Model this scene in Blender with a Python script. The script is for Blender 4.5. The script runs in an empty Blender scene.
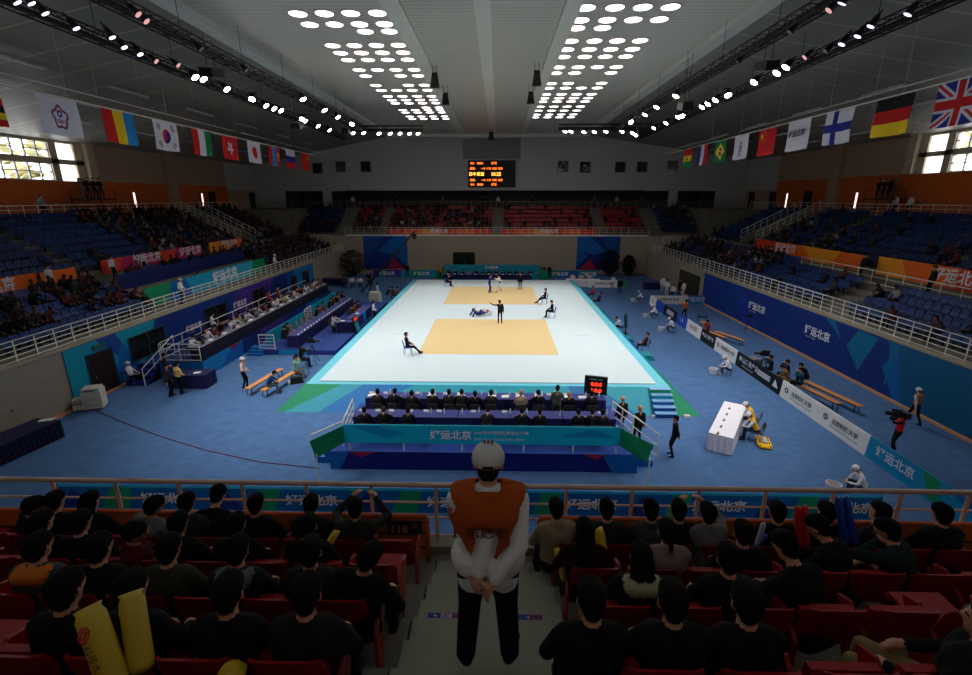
import bpy, math, random
from mathutils import Vector, Matrix
R = math.radians
PI = math.pi
scene = bpy.context.scene
COL = scene.collection
random.seed(7)

# ---------------------------------------------------------------- camera, world, exposure
cam_data = bpy.data.cameras.new('camera')
cam_data.sensor_width = 36.0
cam_data.lens = 36.0 * 480.0 / 972.0
cam_data.clip_end = 400
cam = bpy.data.objects.new('camera', cam_data)
COL.objects.link(cam)
cam.location = (0, 0, 9.7)
cam.rotation_euler = (R(90) - math.atan(140 / 480.0), 0, math.atan(12 * math.cos(math.atan(140 / 480.0)) / 480.0))
scene.camera = cam
world = bpy.data.worlds.new('world'); scene.world = world
world.use_nodes = True
bg = world.node_tree.nodes['Background']
bg.inputs[0].default_value = (0.95, 0.97, 1.0, 1)
bg.inputs[1].default_value = 5.0
scene.view_settings.view_transform = 'Standard'
scene.view_settings.look = 'None'
scene.view_settings.exposure = 0.0
scene.view_settings.gamma = 1.0
scene.view_settings.use_curve_mapping = False
LAMP_POWER = 1000.0      # each truss spotlight aimed at the mats
FILL_POWER = 900.0       # each wider truss lamp washing the floor and stands

# ---------------------------------------------------------------- materials
MATS = {}
def srgb(c):
    return tuple(((v / 255.0) / 12.92 if v <= 10 else (((v / 255.0) + 0.055) / 1.055) ** 2.4) for v in c)
def mat(name, c, rough=0.7, metal=0.0, noise=0.0, nscale=6.0, emit=0.0, spec=0.3, bump=0.0, stretch=None):
    if name in MATS: return MATS[name]
    m = bpy.data.materials.new(name); m.use_nodes = True
    nt = m.node_tree; b = nt.nodes['Principled BSDF']
    col = (*srgb(c), 1)
    b.inputs['Base Color'].default_value = col
    b.inputs['Roughness'].default_value = rough
    b.inputs['Metallic'].default_value = metal
    b.inputs['Specular IOR Level'].default_value = spec
    if noise > 0 or bump > 0:
        tc = nt.nodes.new('ShaderNodeTexCoord'); n = nt.nodes.new('ShaderNodeTexNoise')
        n.inputs['Scale'].default_value = nscale; n.inputs['Detail'].default_value = 4
        if stretch:
            mp = nt.nodes.new('ShaderNodeMapping'); mp.inputs['Scale'].default_value = stretch
            nt.links.new(tc.outputs['Object'], mp.inputs[0]); nt.links.new(mp.outputs[0], n.inputs['Vector'])
        else:
            nt.links.new(tc.outputs['Object'], n.inputs['Vector'])
        if noise > 0:
            mx = nt.nodes.new('ShaderNodeMix'); mx.data_type = 'RGBA'
            mx.inputs[6].default_value = (*[v * (1 - noise) for v in col[:3]], 1)
            mx.inputs[7].default_value = (*[min(1, v * (1 + noise)) for v in col[:3]], 1)
            nt.links.new(n.outputs['Fac'], mx.inputs[0]); nt.links.new(mx.outputs[2], b.inputs['Base Color'])
        if bump > 0:
            bp = nt.nodes.new('ShaderNodeBump'); bp.inputs['Strength'].default_value = bump
            nt.links.new(n.outputs['Fac'], bp.inputs['Height']); nt.links.new(bp.outputs[0], b.inputs['Normal'])
    if emit > 0:
        b.inputs['Emission Color'].default_value = col
        b.inputs['Emission Strength'].default_value = emit
    MATS[name] = m
    return m
def lined(name, c, c2, period, width, axis='Y', rough=0.6, spec=0.3, axis2=None, period2=1.0):
    """surface with thin joint lines every `period` metres"""
    if name in MATS: return MATS[name]
    m = bpy.data.materials.new(name); m.use_nodes = True
    nt = m.node_tree; b = nt.nodes['Principled BSDF']
    b.inputs['Roughness'].default_value = rough; b.inputs['Specular IOR Level'].default_value = spec
    tc = nt.nodes.new('ShaderNodeTexCoord'); sp = nt.nodes.new('ShaderNodeSeparateXYZ')
    nt.links.new(tc.outputs['Object'], sp.inputs[0])
    def line(ax, per):
        d = nt.nodes.new('ShaderNodeMath'); d.operation = 'DIVIDE'; d.inputs[1].default_value = per
        nt.links.new(sp.outputs[ax], d.inputs[0])
        f = nt.nodes.new('ShaderNodeMath'); f.operation = 'FRACT'; nt.links.new(d.outputs[0], f.inputs[0])
        l = nt.nodes.new('ShaderNodeMath'); l.operation = 'LESS_THAN'; l.inputs[1].default_value = width / per
        nt.links.new(f.outputs[0], l.inputs[0]); return l.outputs[0]
    fac = line(axis, period)
    if axis2:
        mxm = nt.nodes.new('ShaderNodeMath'); mxm.operation = 'MAXIMUM'
        nt.links.new(fac, mxm.inputs[0]); nt.links.new(line(axis2, period2), mxm.inputs[1]); fac = mxm.outputs[0]
    mx = nt.nodes.new('ShaderNodeMix'); mx.data_type = 'RGBA'
    mx.inputs[6].default_value = (*srgb(c), 1); mx.inputs[7].default_value = (*srgb(c2), 1)
    nt.links.new(fac, mx.inputs[0]); nt.links.new(mx.outputs[2], b.inputs['Base Color'])
    MATS[name] = m
    return m
def emis(name, c, s):
    if name in MATS: return MATS[name]
    m = bpy.data.materials.new(name); m.use_nodes = True
    nt = m.node_tree; nt.nodes.clear()
    e = nt.nodes.new('ShaderNodeEmission'); e.inputs[0].default_value = (*srgb(c), 1); e.inputs[1].default_value = s
    o = nt.nodes.new('ShaderNodeOutputMaterial'); nt.links.new(e.outputs[0], o.inputs[0])
    MATS[name] = m
    return m

M_carpet = mat('floor_carpet', (76, 108, 152), 0.9, noise=.3, nscale=2.2, bump=.1, spec=.1)
M_conc = mat('concrete', (120, 116, 106), 0.9, noise=.08, nscale=1.5, spec=.1)
M_concl = mat('stair_concrete', (150, 150, 136), 0.9, noise=.1, nscale=3, spec=.1)
M_conclr = mat('lower_wall_grey', (146, 136, 122), 0.85, noise=.06, nscale=2, spec=.1)
M_ceil = lined('ceiling_slats', (204, 206, 198), (164, 166, 158), .42, .05, 'Y', rough=.42, spec=.5)
M_ceilside = lined('side_ceiling_panels', (142, 140, 132), (196, 190, 180), 2.9, .1, 'Y', rough=.45, spec=.5)
M_beam = mat('ceiling_beam_paint', (222, 226, 218), .5, spec=.4)
M_farwall = lined('far_wall_panels', (190, 190, 190), (168, 168, 168), 1.2, .04, 'X', axis2='Z', period2=.6)
M_sidewall = lined('side_wall_panels', (176, 146, 122), (150, 122, 100), 1.2, .03, 'Y', axis2='Z', period2=1.2)
M_wood = mat('wood_cladding', (198, 94, 36), .55, noise=.12, nscale=4)
M_dark = mat('dark_recess', (46, 46, 44), .9)
M_white = mat('white_paint', (228, 228, 226), .5)
M_rail = mat('rail_white', (226, 222, 212), .45, spec=.5)
M_railp = mat('rail_cream', (214, 182, 166), .4, spec=.5)
M_black = mat('black_plastic', (16, 16, 18), .5)
M_truss = mat('truss_black', (30, 28, 28), .5, metal=.3)
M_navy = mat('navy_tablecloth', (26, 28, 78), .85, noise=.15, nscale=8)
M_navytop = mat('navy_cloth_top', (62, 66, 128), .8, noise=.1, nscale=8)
M_turq = mat('turquoise_print', (0, 138, 164), .6)
M_green = mat('green_print', (0, 138, 92), .6)
M_blue = mat('blue_print', (0, 92, 168), .6)
M_blue2 = mat('mid_blue_print', (6, 66, 142), .6)
M_blue3 = mat('deep_blue_print', (8, 44, 122), .6)
M_cyan = mat('cyan_print', (40, 176, 205), .6)
M_purple = mat('violet_print', (66, 40, 128), .6)
M_pink = mat('pink_print', (196, 32, 96), .6)
M_orange = mat('orange_print', (238, 108, 28), .6)
M_orange2 = mat('amber_print', (246, 158, 40), .6)
M_redo = mat('red_orange_print', (222, 66, 34), .6)
M_magenta = mat('magenta_print', (196, 34, 104), .6)
M_mat = mat('mat_pale_blue', (192, 206, 211), .62, spec=.3, noise=.02, nscale=.5)
M_yel = mat('mat_yellow', (208, 182, 132), .62, spec=.3, noise=.02, nscale=.5)
M_mbord = mat('mat_cyan_border', (96, 186, 204), .6)
M_mline = mat('mat_tape', (150, 172, 176), .7)
M_bseat = mat('seat_blue', (12, 48, 104), .5, spec=.3)
M_rseat = mat('seat_red', (150, 13, 15), .4, spec=.35)
M_letter = mat('white_lettering', (232, 230, 240), .6)
M_letterd = mat('dark_lettering', (60, 56, 70), .6)
M_glass = mat('tinted_glass', (20, 26, 28), .1, spec=.6)
M_steel = mat('brushed_steel', (150, 150, 150), .35, metal=.8)
M_skin = mat('skin', (206, 150, 120), .6)
M_hairb = mat('hair_black', (18, 14, 13), .6)
M_shoe = mat('shoe_black', (18, 17, 18), .5)
M_woodb = mat('bench_wood', (206, 138, 76), .55, noise=.15, nscale=5)
M_paper = mat('paper_white', (236, 234, 232), .8)
M_cream = mat('cream_machine', (205, 198, 182), .5)
M_leaf = mat('dark_leaf', (10, 24, 12), .7)
M_skirting = mat('skirting_wood', (196, 140, 104), .6)
CLOTH = {}
def cloth(r, g, b):
    k = 'cloth_%d_%d_%d' % (r, g, b)
    if k not in CLOTH: CLOTH[k] = mat(k, (r, g, b), .85, spec=.15)
    return CLOTH[k]

# ---------------------------------------------------------------- helpers
def tag(o, label, cat, group=None, kind=None):
    o['label'] = label; o['category'] = cat
    if group: o['group'] = group
    if kind: o['kind'] = kind
    return o
def nth(n): return '%d%s' % (n, 'th' if 10 <= n % 100 <= 20 else {1: 'st', 2: 'nd', 3: 'rd'}.get(n % 10, 'th'))
class MB:
    def __init__(s): s.v = []; s.f = []; s.m = []
    def add(s, vs, fs, mi=0):
        n = len(s.v); s.v += [tuple(v) for v in vs]
        s.f += [tuple(i + n for i in f) for f in fs]; s.m += [mi] * len(fs); return s
    def box(s, a, b, mi=0):
        x0, x1 = sorted((a[0], b[0])); y0, y1 = sorted((a[1], b[1])); z0, z1 = sorted((a[2], b[2]))
        return s.add([(x0,y0,z0),(x1,y0,z0),(x1,y1,z0),(x0,y1,z0),(x0,y0,z1),(x1,y0,z1),(x1,y1,z1),(x0,y1,z1)],
                     [(0,3,2,1),(4,5,6,7),(0,1,5,4),(1,2,6,5),(2,3,7,6),(3,0,4,7)], mi)
    def prism(s, pts, d, mi=0):
        """closed prism: polygon pts pushed along vector d"""
        n = len(pts); d = Vector(d); q = [Vector(p) for p in pts]
        nrm = sum(((q[i] - q[0]).cross(q[(i + 1) % n] - q[0]) for i in range(1, n - 1)), Vector())
        if nrm.dot(d) < 0: q.reverse()
        vs = q + [p + d for p in q]
        fs = [tuple(range(n - 1, -1, -1)), tuple(range(n, 2 * n))] + [(i, (i + 1) % n, n + (i + 1) % n, n + i) for i in range(n)]
        return s.add(vs, fs, mi)
    def poly(s, pts, mi=0): return s.add(pts, [tuple(range(len(pts)))], mi)
    def tube(s, p, q, r, n=8, mi=0, r2=None):
        p = Vector(p); q = Vector(q); r2 = r if r2 is None else r2
        d = (q - p).normalized(); u = d.orthogonal().normalized(); w = d.cross(u)
        vs = [p + (u * math.cos(2*PI*i/n) + w * math.sin(2*PI*i/n)) * r for i in range(n)] + \
             [q + (u * math.cos(2*PI*i/n) + w * math.sin(2*PI*i/n)) * r2 for i in range(n)]
        return s.add(vs, [(i, (i+1) % n, n+(i+1) % n, n+i) for i in range(n)] + [tuple(range(n-1, -1, -1)), tuple(range(n, 2*n))], mi)
    def lathe(s, prof, n=16, c=(0,0,0), mi=0):
        vs = []; k = len(prof)
        for (r, z) in prof:
            vs += [(c[0] + r*math.cos(2*PI*i/n), c[1] + r*math.sin(2*PI*i/n), c[2] + z) for i in range(n)]
        fs = [(j*n+i, j*n+(i+1) % n, (j+1)*n+(i+1) % n, (j+1)*n+i) for j in range(k-1) for i in range(n)]
        return s.add(vs, fs + [tuple(range(n-1, -1, -1)), tuple(range((k-1)*n, k*n))], mi)
    def build(s, name, mats, parent=None, loc=(0,0,0), rz=0.0, smooth=False):
        me = bpy.data.meshes.new(name); me.from_pydata(s.v, [], s.f)
        for m in (mats if isinstance(mats, (list, tuple)) else [mats]): me.materials.append(m)
        me.polygons.foreach_set('material_index', s.m)
        if smooth: me.polygons.foreach_set('use_smooth', [True] * len(s.f))
        me.update()
        o = bpy.data.objects.new(name, me); COL.objects.link(o)
        o.location = loc; o.rotation_euler = (0, 0, rz)
        if parent: o.parent = parent
        return o
def empty(name, loc=(0,0,0), rz=0.0):
    o = bpy.data.objects.new(name, None); COL.objects.link(o)
    o.empty_display_size = .1; o.location = loc; o.rotation_euler = (0, 0, rz); return o
def struct(mb, name, m, **k):
    o = mb.build(name, m, **k); o['kind'] = 'structure'; return o
def ref(o, parent=None, loc=None, rz=None):
    c = o.copy(); COL.objects.link(c)
    if parent: c.parent = parent
    if loc is not None: c.location = loc
    if rz is not None: c.rotation_euler = (0, 0, rz)
    return c
KIDS = {}
def copy_tree(o, kids, loc, rz):
    c = ref(o, None, loc, rz)
    for k in kids: ref(k, c)
    return c
TXT = {}
def text(body, h, loc, rot, m, parent=None, name='lettering', bold=0.0, center=True, stretch=1.0):
    """lettering of cap height about h, flat in its own XY plane, then rotated by rot"""
    key = (body, bold)
    if key not in TXT:
        c = bpy.data.curves.new('txt', 'FONT'); c.body = body; c.size = 1.0; c.resolution_u = 2
        c.offset = bold; c.align_x = 'CENTER'; c.align_y = 'CENTER'
        o = bpy.data.objects.new('txt', c); COL.objects.link(o)
        bpy.context.view_layer.update()
        me = bpy.data.meshes.new_from_object(o.evaluated_get(bpy.context.evaluated_depsgraph_get()))
        bpy.data.objects.remove(o)
        TXT[key] = me
    me = TXT[key].copy(); me.materials.clear(); me.materials.append(m)
    me.transform(Matrix.Diagonal((h * stretch, h, h, 1)))
    o = bpy.data.objects.new(name, me); COL.objects.link(o)
    o.location = loc; o.rotation_euler = rot
    if parent: o.parent = parent
    return o

# ---------------------------------------------------------------- the hall itself
XL, XR = -20.1, 19.6       # faces of the low walls round the competition floor
ZB = 2.9                   # side balconies
struct(MB().box((-20.3, 5, -.3), (19.8, 64.2, 0)), 'floor', M_carpet)
def low_wall(name, x0, x1, segs):
    for (ya, yb) in segs: pass
# left low wall with openings for a door and windows is built as a plain wall with recessed door and windows set on it
struct(MB().box((-20.5, 5, 0), (XL, 64, ZB - .02)), 'wall_left', M_conclr)
struct(MB().box((XR, 5, 0), (20.0, 64, ZB - .02)), 'wall_right', M_conclr)
struct(MB().box((-36, 64, 0), (36, 64.4, 4.85)), 'wall_far', lined('far_low_wall', (160, 146, 130), (142, 130, 116), 2.4, .04, 'X', rough=.85, spec=.1))
struct(MB().box((-20.1, 11, 0), (-19.95, 64, .12)), 'baseboard_left', M_skirting)
struct(MB().box((19.45, 11, 0), (19.6, 64, .12)), 'baseboard_right', M_skirting)
struct(MB().box((-20, 63.85, 0), (19.5, 64, .12)), 'baseboard_far', M_skirting)
# balcony slab edges
M_edge = mat('slab_edge', (150, 142, 122), .7)
struct(MB().box((-20.6, 5, ZB - .02), (-20.06, 64, ZB + .06)), 'trim_1', M_edge)
struct(MB().box((19.56, 5, ZB - .02), (20.1, 64, ZB + .06)), 'trim_2', M_edge)
struct(MB().box((-20, 63.9, 4.85), (19.5, 64.5, 4.97)), 'trim_3', M_white)
# stepped concrete under the side seating
NL, PL, RL = 5, .8, .33     # lower rows
NU, PU, RU = 8, .86, .41    # upper rows
def side_stand(name, s, x0):
    mb = MB()
    def bx(a, b, z, ya=8, yb=64): mb.box((s * a, ya, z - .5), (s * b, yb, z))
    bx(x0, x0 + 1.0, ZB)
    for i in range(NL): bx(x0 + 1.0 + i * PL, x0 + 1.0 + (i + 1) * PL, ZB + .05 + (i) * RL)
    bx(x0 + 1.0 + NL * PL, x0 + 6.4, ZB + .05 + (NL - 1) * RL)
    zt = 4.95
    for i in range(NU):
        ya, yb = 8, 64
        bx(x0 + 6.4 + i * PU, x0 + 6.4 + (i + 1) * PU, zt + i * RU, 8, 50.4)
        bx(x0 + 6.4 + i * PU, x0 + 6.4 + (i + 1) * PU, zt + i * RU, 53.2, 64)
    mb.box((s * (x0 + 6.3), 8, 4.0), (s * (x0 + 6.45), 64, 5.0))
    mb.box((s * (x0 + 6.4), 50.0, 3.5), (s * (x0 + 13.3), 50.4, 5.2))
    mb.box((s * (x0 + 6.4), 53.2, 3.5), (s * (x0 + 13.3), 53.5, 5.2))
    # stair down between the two upper blocks with sloping side walls
    for k in range(14):
        mb.box((s * (x0 + 6.4 + k * .5), 50.4, 3.6), (s * (x0 + 6.9 + k * .5), 53.2, 4.4 + k * .28))
    for yy in (50.2, 53.3):
        mb.prism([(s * (x0 + 6.4), yy, 4.2), (s * (x0 + 13.3), yy, 4.2), (s * (x0 + 13.3), yy, 8.9), (s * (x0 + 6.4), yy, 5.5)], (0, .15, 0))
    # concourse behind
    mb.box((s * (x0 + 13.28), 5, 7.2), (s * 36, 75, 8.2))
    struct(mb, name, M_conc)
side_stand('wall_left_seating_base', -1, 20.3)
side_stand('wall_right_seating_base', 1, 19.8)
# far seating base
mb = MB(); mb.box((-27, 64.4, 4.2), (27, 65.2, 4.9))
for i in range(6): mb.box((-27, 65.2 + i * .95, 4.2 + i * .2), (27, 66.15 + i * .95, 5.1 + i * .52))
mb.box((-34, 70.9, 7.2), (34, 75.5, 8.25))
for s in (-1, 1):
    mb.box((s * 20.5, 64.4, 4.2), (s * 21.6, 71, 5.0)); mb.box((s * 27, 64.4, 4.2), (s * 27.4, 71, 8.25)); mb.box((s * 27.4, 64.0, 3), (s * 36, 71, 8.2))
struct(mb, 'wall_far_seating_base', M_conc)
# upper walls
mb = MB(); mb.box((-22.2, 72, 10.75), (21, 72.4, 18.3)); mb.box((-35.5, 72, 8.25), (-31, 72.4, 18.3)); mb.box((31, 72, 8.25), (35.5, 72.4, 18.3))
mb.box((-31, 72, 10.6), (-22.2, 72.4, 18.3)); mb.box((21, 72, 10.6), (31, 72.4, 18.3))
mb.box((-25.4, 72, 8.25), (-24.2, 72.4, 10.6)); mb.box((24.4, 72, 8.25), (25.6, 72.4, 10.6))
struct(mb, 'wall_far_upper', M_farwall)
struct(MB().box((-36, 75.4, 8.2), (36, 75.7, 11)).box((-36, 72.4, 10.96), (36, 75.7, 11.2)).box((-36, 72.4, 8.2), (-35.2, 75.7, 11)).box((35.2, 72.4, 8.2), (36, 75.7, 11)), 'wall_far_recess', mat('recess_grey', (62, 62, 60), .9))
struct(MB().box((-22.2, 71.8, 10.68), (21, 72.0, 10.88)), 'trim_4', mat('beam_grey', (190, 190, 190), .6))
for s, nm in ((-1, 'wall_left_upper'), (1, 'wall_right_upper')):
    xa, xb = s * 35.2, s * 35.6
    mb = MB()
    # solid wall beyond the window bay, wood dado, window bay with openings
    yb0 = 43.0 if s < 0 else 44.2
    zw = 11.05 if s < 0 else 11.65   # top of the wood cladding
    mb.box((xa, yb0, zw), (xb, 64.5, 16), 0); mb.box((xa, 64.5, 10.6), (xb, 72.4, 16), 0)
    mb.box((xa, 20, 8.2), (xb, yb0, zw - .1), 1)
    mb.box((xa, yb0, 8.2), (xb, 64.5, zw), 1)
    mb.box((xa, 64.5, 8.2), (xb, 72.4, 10.6), 0)
    dz = 0.0 if s < 0 else .62; za, zb_, zc_, zd = 11.0 + dz, 12.28 + dz, 12.66 + dz, 13.9 + dz
    yf0, yf1 = (40.05, 41.7) if s < 0 else (41.3, 43.0); yb0_ = 43.0 if s < 0 else 44.0
    mb.box((xa, 20, zb_), (xb, yb0, zc_), 2)          # band between the two window rows
    for (ya, yb) in ((yf1, yb0), (yf0 - .65, yf0), (32.0, 32.4), (24, 24.6), (20, 20.3)):
        mb.box((xa, ya, zw - .1), (xb, yb, zd), 2)
    mb.box((xa, 20, zd), (xb, yb0, 16), 2); mb.box((xa, 20, zw - .1), (xb, yb0, za), 2) if za > zw - .1 else None
    # pilaster
    mb.box((s * 34.8, yb0 - .5, zw), (xa, yb0 + .3, 16), 2)
    mb.box((s * 34.8, 52.6, 8.2), (xa, 54.0, 16), 0)
    mb.box((xa, 5, 8.2), (xb, 20, 16), 0)
    mb.box((xa, 64.4, 10.6), (s*35.19, 72, 16), 3)
    struct(mb, nm, [M_sidewall, M_wood, mat('window_bay_beige', (200, 182, 156), .8), M_farwall])
    # windows: frosted panels and mullioned windows
    k = 1 if s < 0 else 5
    for (z0, z1) in ((za, zb_), (zc_, zd)):
        w = MB()
        for (ya, yb, nn) in ((32.4, yf0 - .65, 7), (24.6, 32.0, 7), (20.3, 24, 4)):
            for i in range(nn + 1):
                y = ya + (yb - ya) * i / nn; w.box((s*35.3, y - .05, z0), (s*35.42, y + .05, z1), 0)
            zm = (z0 + z1) / 2; w.box((s*35.3, ya, zm - .035), (s*35.42, yb, zm + .035), 0)
            w.box((s*35.3, ya, z0), (s*35.42, yb, z0 + .06), 0); w.box((s*35.3, ya, z1 - .06), (s*35.42, yb, z1), 0)
        struct(w, 'window_%d' % k, [mat('window_frame_grey', (168, 170, 172), .5)])
        w = MB(); w.box((s*35.36, yf0, z0), (s*35.38, yf1, z1))
        fr = bpy.data.materials.get('frosted_pane')
        if not fr:
            fr = bpy.data.materials.new('frosted_pane'); fr.use_nodes = True
            nt = fr.node_tree; nt.nodes.clear(); t = nt.nodes.new('ShaderNodeBsdfTranslucent'); t.inputs[0].default_value = (.9, .9, .92, 1)
            oo = nt.nodes.new('ShaderNodeOutputMaterial'); nt.links.new(t.outputs[0], oo.inputs[0])
        struct(w, 'window_%d' % (k + 1), fr); k += 2
# trees seen through the windows
for s in (-1, 1):
    rnd = random.Random(5 + s)
    mb = MB()
    for i in range(260):
        c = Vector((s * rnd.uniform(44, 52), rnd.uniform(15, 52), rnd.uniform(6, 15.5))); r = rnd.uniform(.5, 1.1)
        a = rnd.uniform(0, 6.28); u = Vector((math.cos(a), math.sin(a), rnd.uniform(-.5, .5))) * r; v = Vector((-math.sin(a), math.cos(a), rnd.uniform(-1, 1))) * r
        mb.poly([c - u - v * .6, c + u * .7 - v, c + u + v * .4, c - u * .2 + v])
    o = mb.build('tree_foliage', mat('foliage_outdoor', (150, 146, 100), .9)); tag(o, 'sunlit yellowish foliage outside the %s upper windows' % ('left' if s < 0 else 'right'), 'foliage', kind='stuff')
sun = bpy.data.lights.new('sun', 'SUN'); sun.energy = 1.6; sun.angle = R(2)
so = bpy.data.objects.new('sun', sun); COL.objects.link(so); so.rotation_euler = (R(40), R(-48), 0)
# ceiling: flat middle, falling side bays; round holes are lit skylight discs fixed below it
struct(MB().box((-15.2, 4, 18.0), (12.4, 73, 18.3)), 'ceiling', M_ceil)
mb = MB()
mb.prism([(-15.2, 4, 18.0), (-36, 4, 13.9), (-36, 4, 14.4), (-15.2, 4, 18.5)], (0, 69, 0))
mb.prism([(12.4, 4, 18.0), (36, 4, 14.6), (36, 4, 15.1), (12.4, 4, 18.5)], (0, 69, 0))
struct(mb, 'ceiling_sides', M_ceilside)
def beam(n, x, w, h, x2=None):
    x2 = x if x2 is None else x2
    mbb = MB().prism([(x - w/2, 5, 18.0), (x + w/2, 5, 18.0), (x + w/2, 5, 18 - h), (x - w/2, 5, 18 - h)], (x2 - x, 67, 0))
    struct(mbb, 'trim_%d' % n, M_beam)
beam(5, -.75, .75, .12); beam(6, -4.68, .84, .2, -4.95); beam(7, 3.3, .74, .2, 3.2); beam(8, -14.2, .8, .3, -15.0); beam(9, 11.7, .8, .3)
struct(MB().box((-15, 69.0, 17.5), (12.2, 69.5, 17.9)), 'trim_10', M_beam)
# back and side enclosure behind the camera (seen from nowhere, keeps daylight out)
mb = MB(); mb.box((-36, 3.6, 0), (-9.6, 4.0, 18.3)); mb.box((9.6, 3.6, 0), (36, 4.0, 18.3))
mb.box((-10, -6, 5), (-9.6, 4, 18.3)); mb.box((9.6, -6, 5), (10, 4, 18.3)); mb.box((-10, -6.4, 5), (10, -6, 18.3))
struct(mb, 'wall_near', M_conc)
struct(MB().box((-36, -6.4, 18.0), (36, 4.0, 18.3)), 'ceiling_near', M_ceilside)
mb = MB(); mb.box((-36, 4, -.2), (-35.2, 20, 16)); mb.box((35.2, 4, -.2), (36, 20, 16)); struct(mb, 'wall_side_ends', M_conc)

# ---------------------------------------------------------------- low walls: prints, doors, windows
def flat(o, mb, pts2, mi, s, x, off):
    """polygon given as (y, z) pairs laid on the wall plane X = x"""
    pts = [(x + s * off, y, z) for y, z in pts2]
    return pts
def wall_print(name, x, s, y0, y1, z0, z1, base, shapes, mats, label, texts=()):
    """thin printed cloth on a side wall; s = direction it faces; shapes in fractions of its length/height"""
    mb = MB(); mb.box((x, y0, z0), (x + s * .04, y1, z1), 0)
    for k, (mi, pl) in enumerate(shapes):
        P_ = [Vector((x + s * (.042 + .002 * k), y0 + (y1 - y0) * u, z0 + (z1 - z0) * v)) for u, v in pl]
        n = (P_[1] - P_[0]).cross(P_[2] - P_[0])
        if n.x * s < 0: P_.reverse()
        mb.poly(P_, mi)
    o = mb.build(name, mats); tag(o, label, 'banner')
    for (u, v, h, body) in texts:
        y = y0 + (y1 - y0) * u; z = z0 + (z1 - z0) * v
        rot = (R(90), 0, R(90) if s > 0 else R(-90))
        text(body, h, (x + s * .075, y, z), rot, M_letter, o, bold=.02)
        text('Good Luck Beijing', h * .22, (x + s * .075, y - s * h * .9, z - h * .62), rot, M_letter, o)
    return o
GLB = '好运北京'
wall_print('wall_banner', XL, 1, 20.6, 51.7, .12, 2.86, None,
    [(1, [(0, 0), (0, 1), (.06, 1), (.1, .55), (.075, 0)]), (2, [(.075, 0), (.12, 1), (.2, 1), (.13, 0)]), (1, [(.1, 1), (.2, 1), (.15, .1)]),
     (3, [(.2, 0), (.2, 1), (.78, 1), (.78, 0)]), (4, [(.42, 0), (.5, 1), (.7, 1), (.6, 0)]), (5, [(.82, 0), (.84, 1), (1, 1), (1, 0)])],
    [M_blue2, M_turq, M_blue, M_blue3, M_purple, mat('sky_blue_print', (0, 110, 170), .6)], 'long blue printed cloth covering the left low wall behind the press stand',
    [((30.2-20.6)/31.1, .5, .42, GLB), ((36.2-20.6)/31.1, .6, .5, GLB)])
wall_print('wall_banner', XR, -1, 18.0, 45.6, .12, 2.86, None,
    [(1, [(0, 0), (0, 1), (.2, 1), (.14, 0)]), (2, [(.14, 0), (.17, .85), (.2, .5), (.16, 0)]), (3, [(.295, .6), (.272, .99), (.22, .97), (.253, .2)]),
     (3, [(.34, 1), (.37, 1), (.312, .65)]), (3, [(.17, 1), (.19, 1), (.185, .1)]), (4, [(.6, 0), (.75, 1), (1, 1), (1, 0)])],
    [M_blue3, mat('petrol_print', (0, 84, 128), .6), M_blue, mat('diamond_print', (0, 104, 150), .6), mat('royal_print', (8, 52, 138), .6)],
    'long deep blue printed cloth covering the right low wall', [((28.7-18)/27.6, .58, .6, GLB), ((35.8-18)/27.6, .58, .6, GLB)])
def wall_door(n, x, s, y0, y1, h, m=M_dark, leaf=True):
    mb = MB(); mb.box((x, y0 - .08, .1), (x + s * .07, y0, h + .08)); mb.box((x, y1, .1), (x + s * .07, y1 + .08, h + .08)); mb.box((x, y0 - .08, h), (x + s * .07, y1 + .08, h + .08))
    r_ = struct(mb, 'door_%d' % n, mat('door_frame_blue', (6, 50, 90), .6))
    q = MB(); q.box((x + s * .045, y0, .1), (x + s * .062, y1, h)); q.build('leaf', mat('dark_brown_door', (34, 20, 18), .5), r_)
    q = MB(); q.tube((x + s * .1, y0 + .25, 1.0), (x + s * .1, y0 + .25, 1.15), .015); q.box((x + s * .06, y0 + .24, 1.05), (x + s * .1, y0 + .26, 1.07)); q.build('handle', M_steel, r_)
wall_door(1, XL, 1, 21.75, 23.3, 2.2)
wall_door(2, XL, 1, 46.0, 47.1, 2.2)
def wall_window(n, x, s, y0, y1, z0, z1):
    mb = MB()
    for a, b in (((y0, z0), (y1, z0 + .06)), ((y0, z1 - .06), (y1, z1)), ((y0, z0), (y0 + .06, z1)), ((y1 - .06, z0), (y1, z1)), (((y0 + y1) / 2 - .03, z0), ((y0 + y1) / 2 + .03, z1))):
        mb.box((x, a[0], a[1]), (x + s * .08, b[0], b[1]))
    r_ = struct(mb, 'window_%d' % n, mat('window_frame_dark', (40, 60, 70), .5))
    q = MB(); q.box((x + s * .045, y0, z0), (x + s * .06, y1, z1)); q.build('pane', M_glass, r_)
wall_window(9, XL, 1, 24.5, 27.4, .95, 2.35)
wall_window(10, XL, 1, 31.5, 34.3, .95, 2.35)
wall_window(11, XL, 1, 38.2, 40.4, .95, 2.35)
wall_window(12, XL, 1, 48.6, 50.3, .95, 2.35)
# dark opening in the right wall beyond the print and the far door
mb = MB(); mb.box((19.5, 46.6, 0), (19.61, 51.8, 2.35)); o = struct(mb, 'door_3', mat('opening_olive', (46, 46, 40), .8))
mb = MB(); mb.box((-5.95, 63.93, 0), (-2.95, 64, 2.8)); o = struct(mb, 'door_4', mat('door_frame_grey', (88, 80, 74), .6))
q = MB(); q.box((-5.85, 63.9, 0), (-4.47, 63.95, 2.7)); q.build('leaf', M_black, o)
q = MB(); q.box((-4.43, 63.9, 0), (-3.05, 63.95, 2.7)); q.build('leaf', M_black, o)
q = MB(); q.box((-4.3, 63.86, 1.0), (-4.24, 63.9, 1.4)); q.build('handle', M_steel, o)
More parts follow.
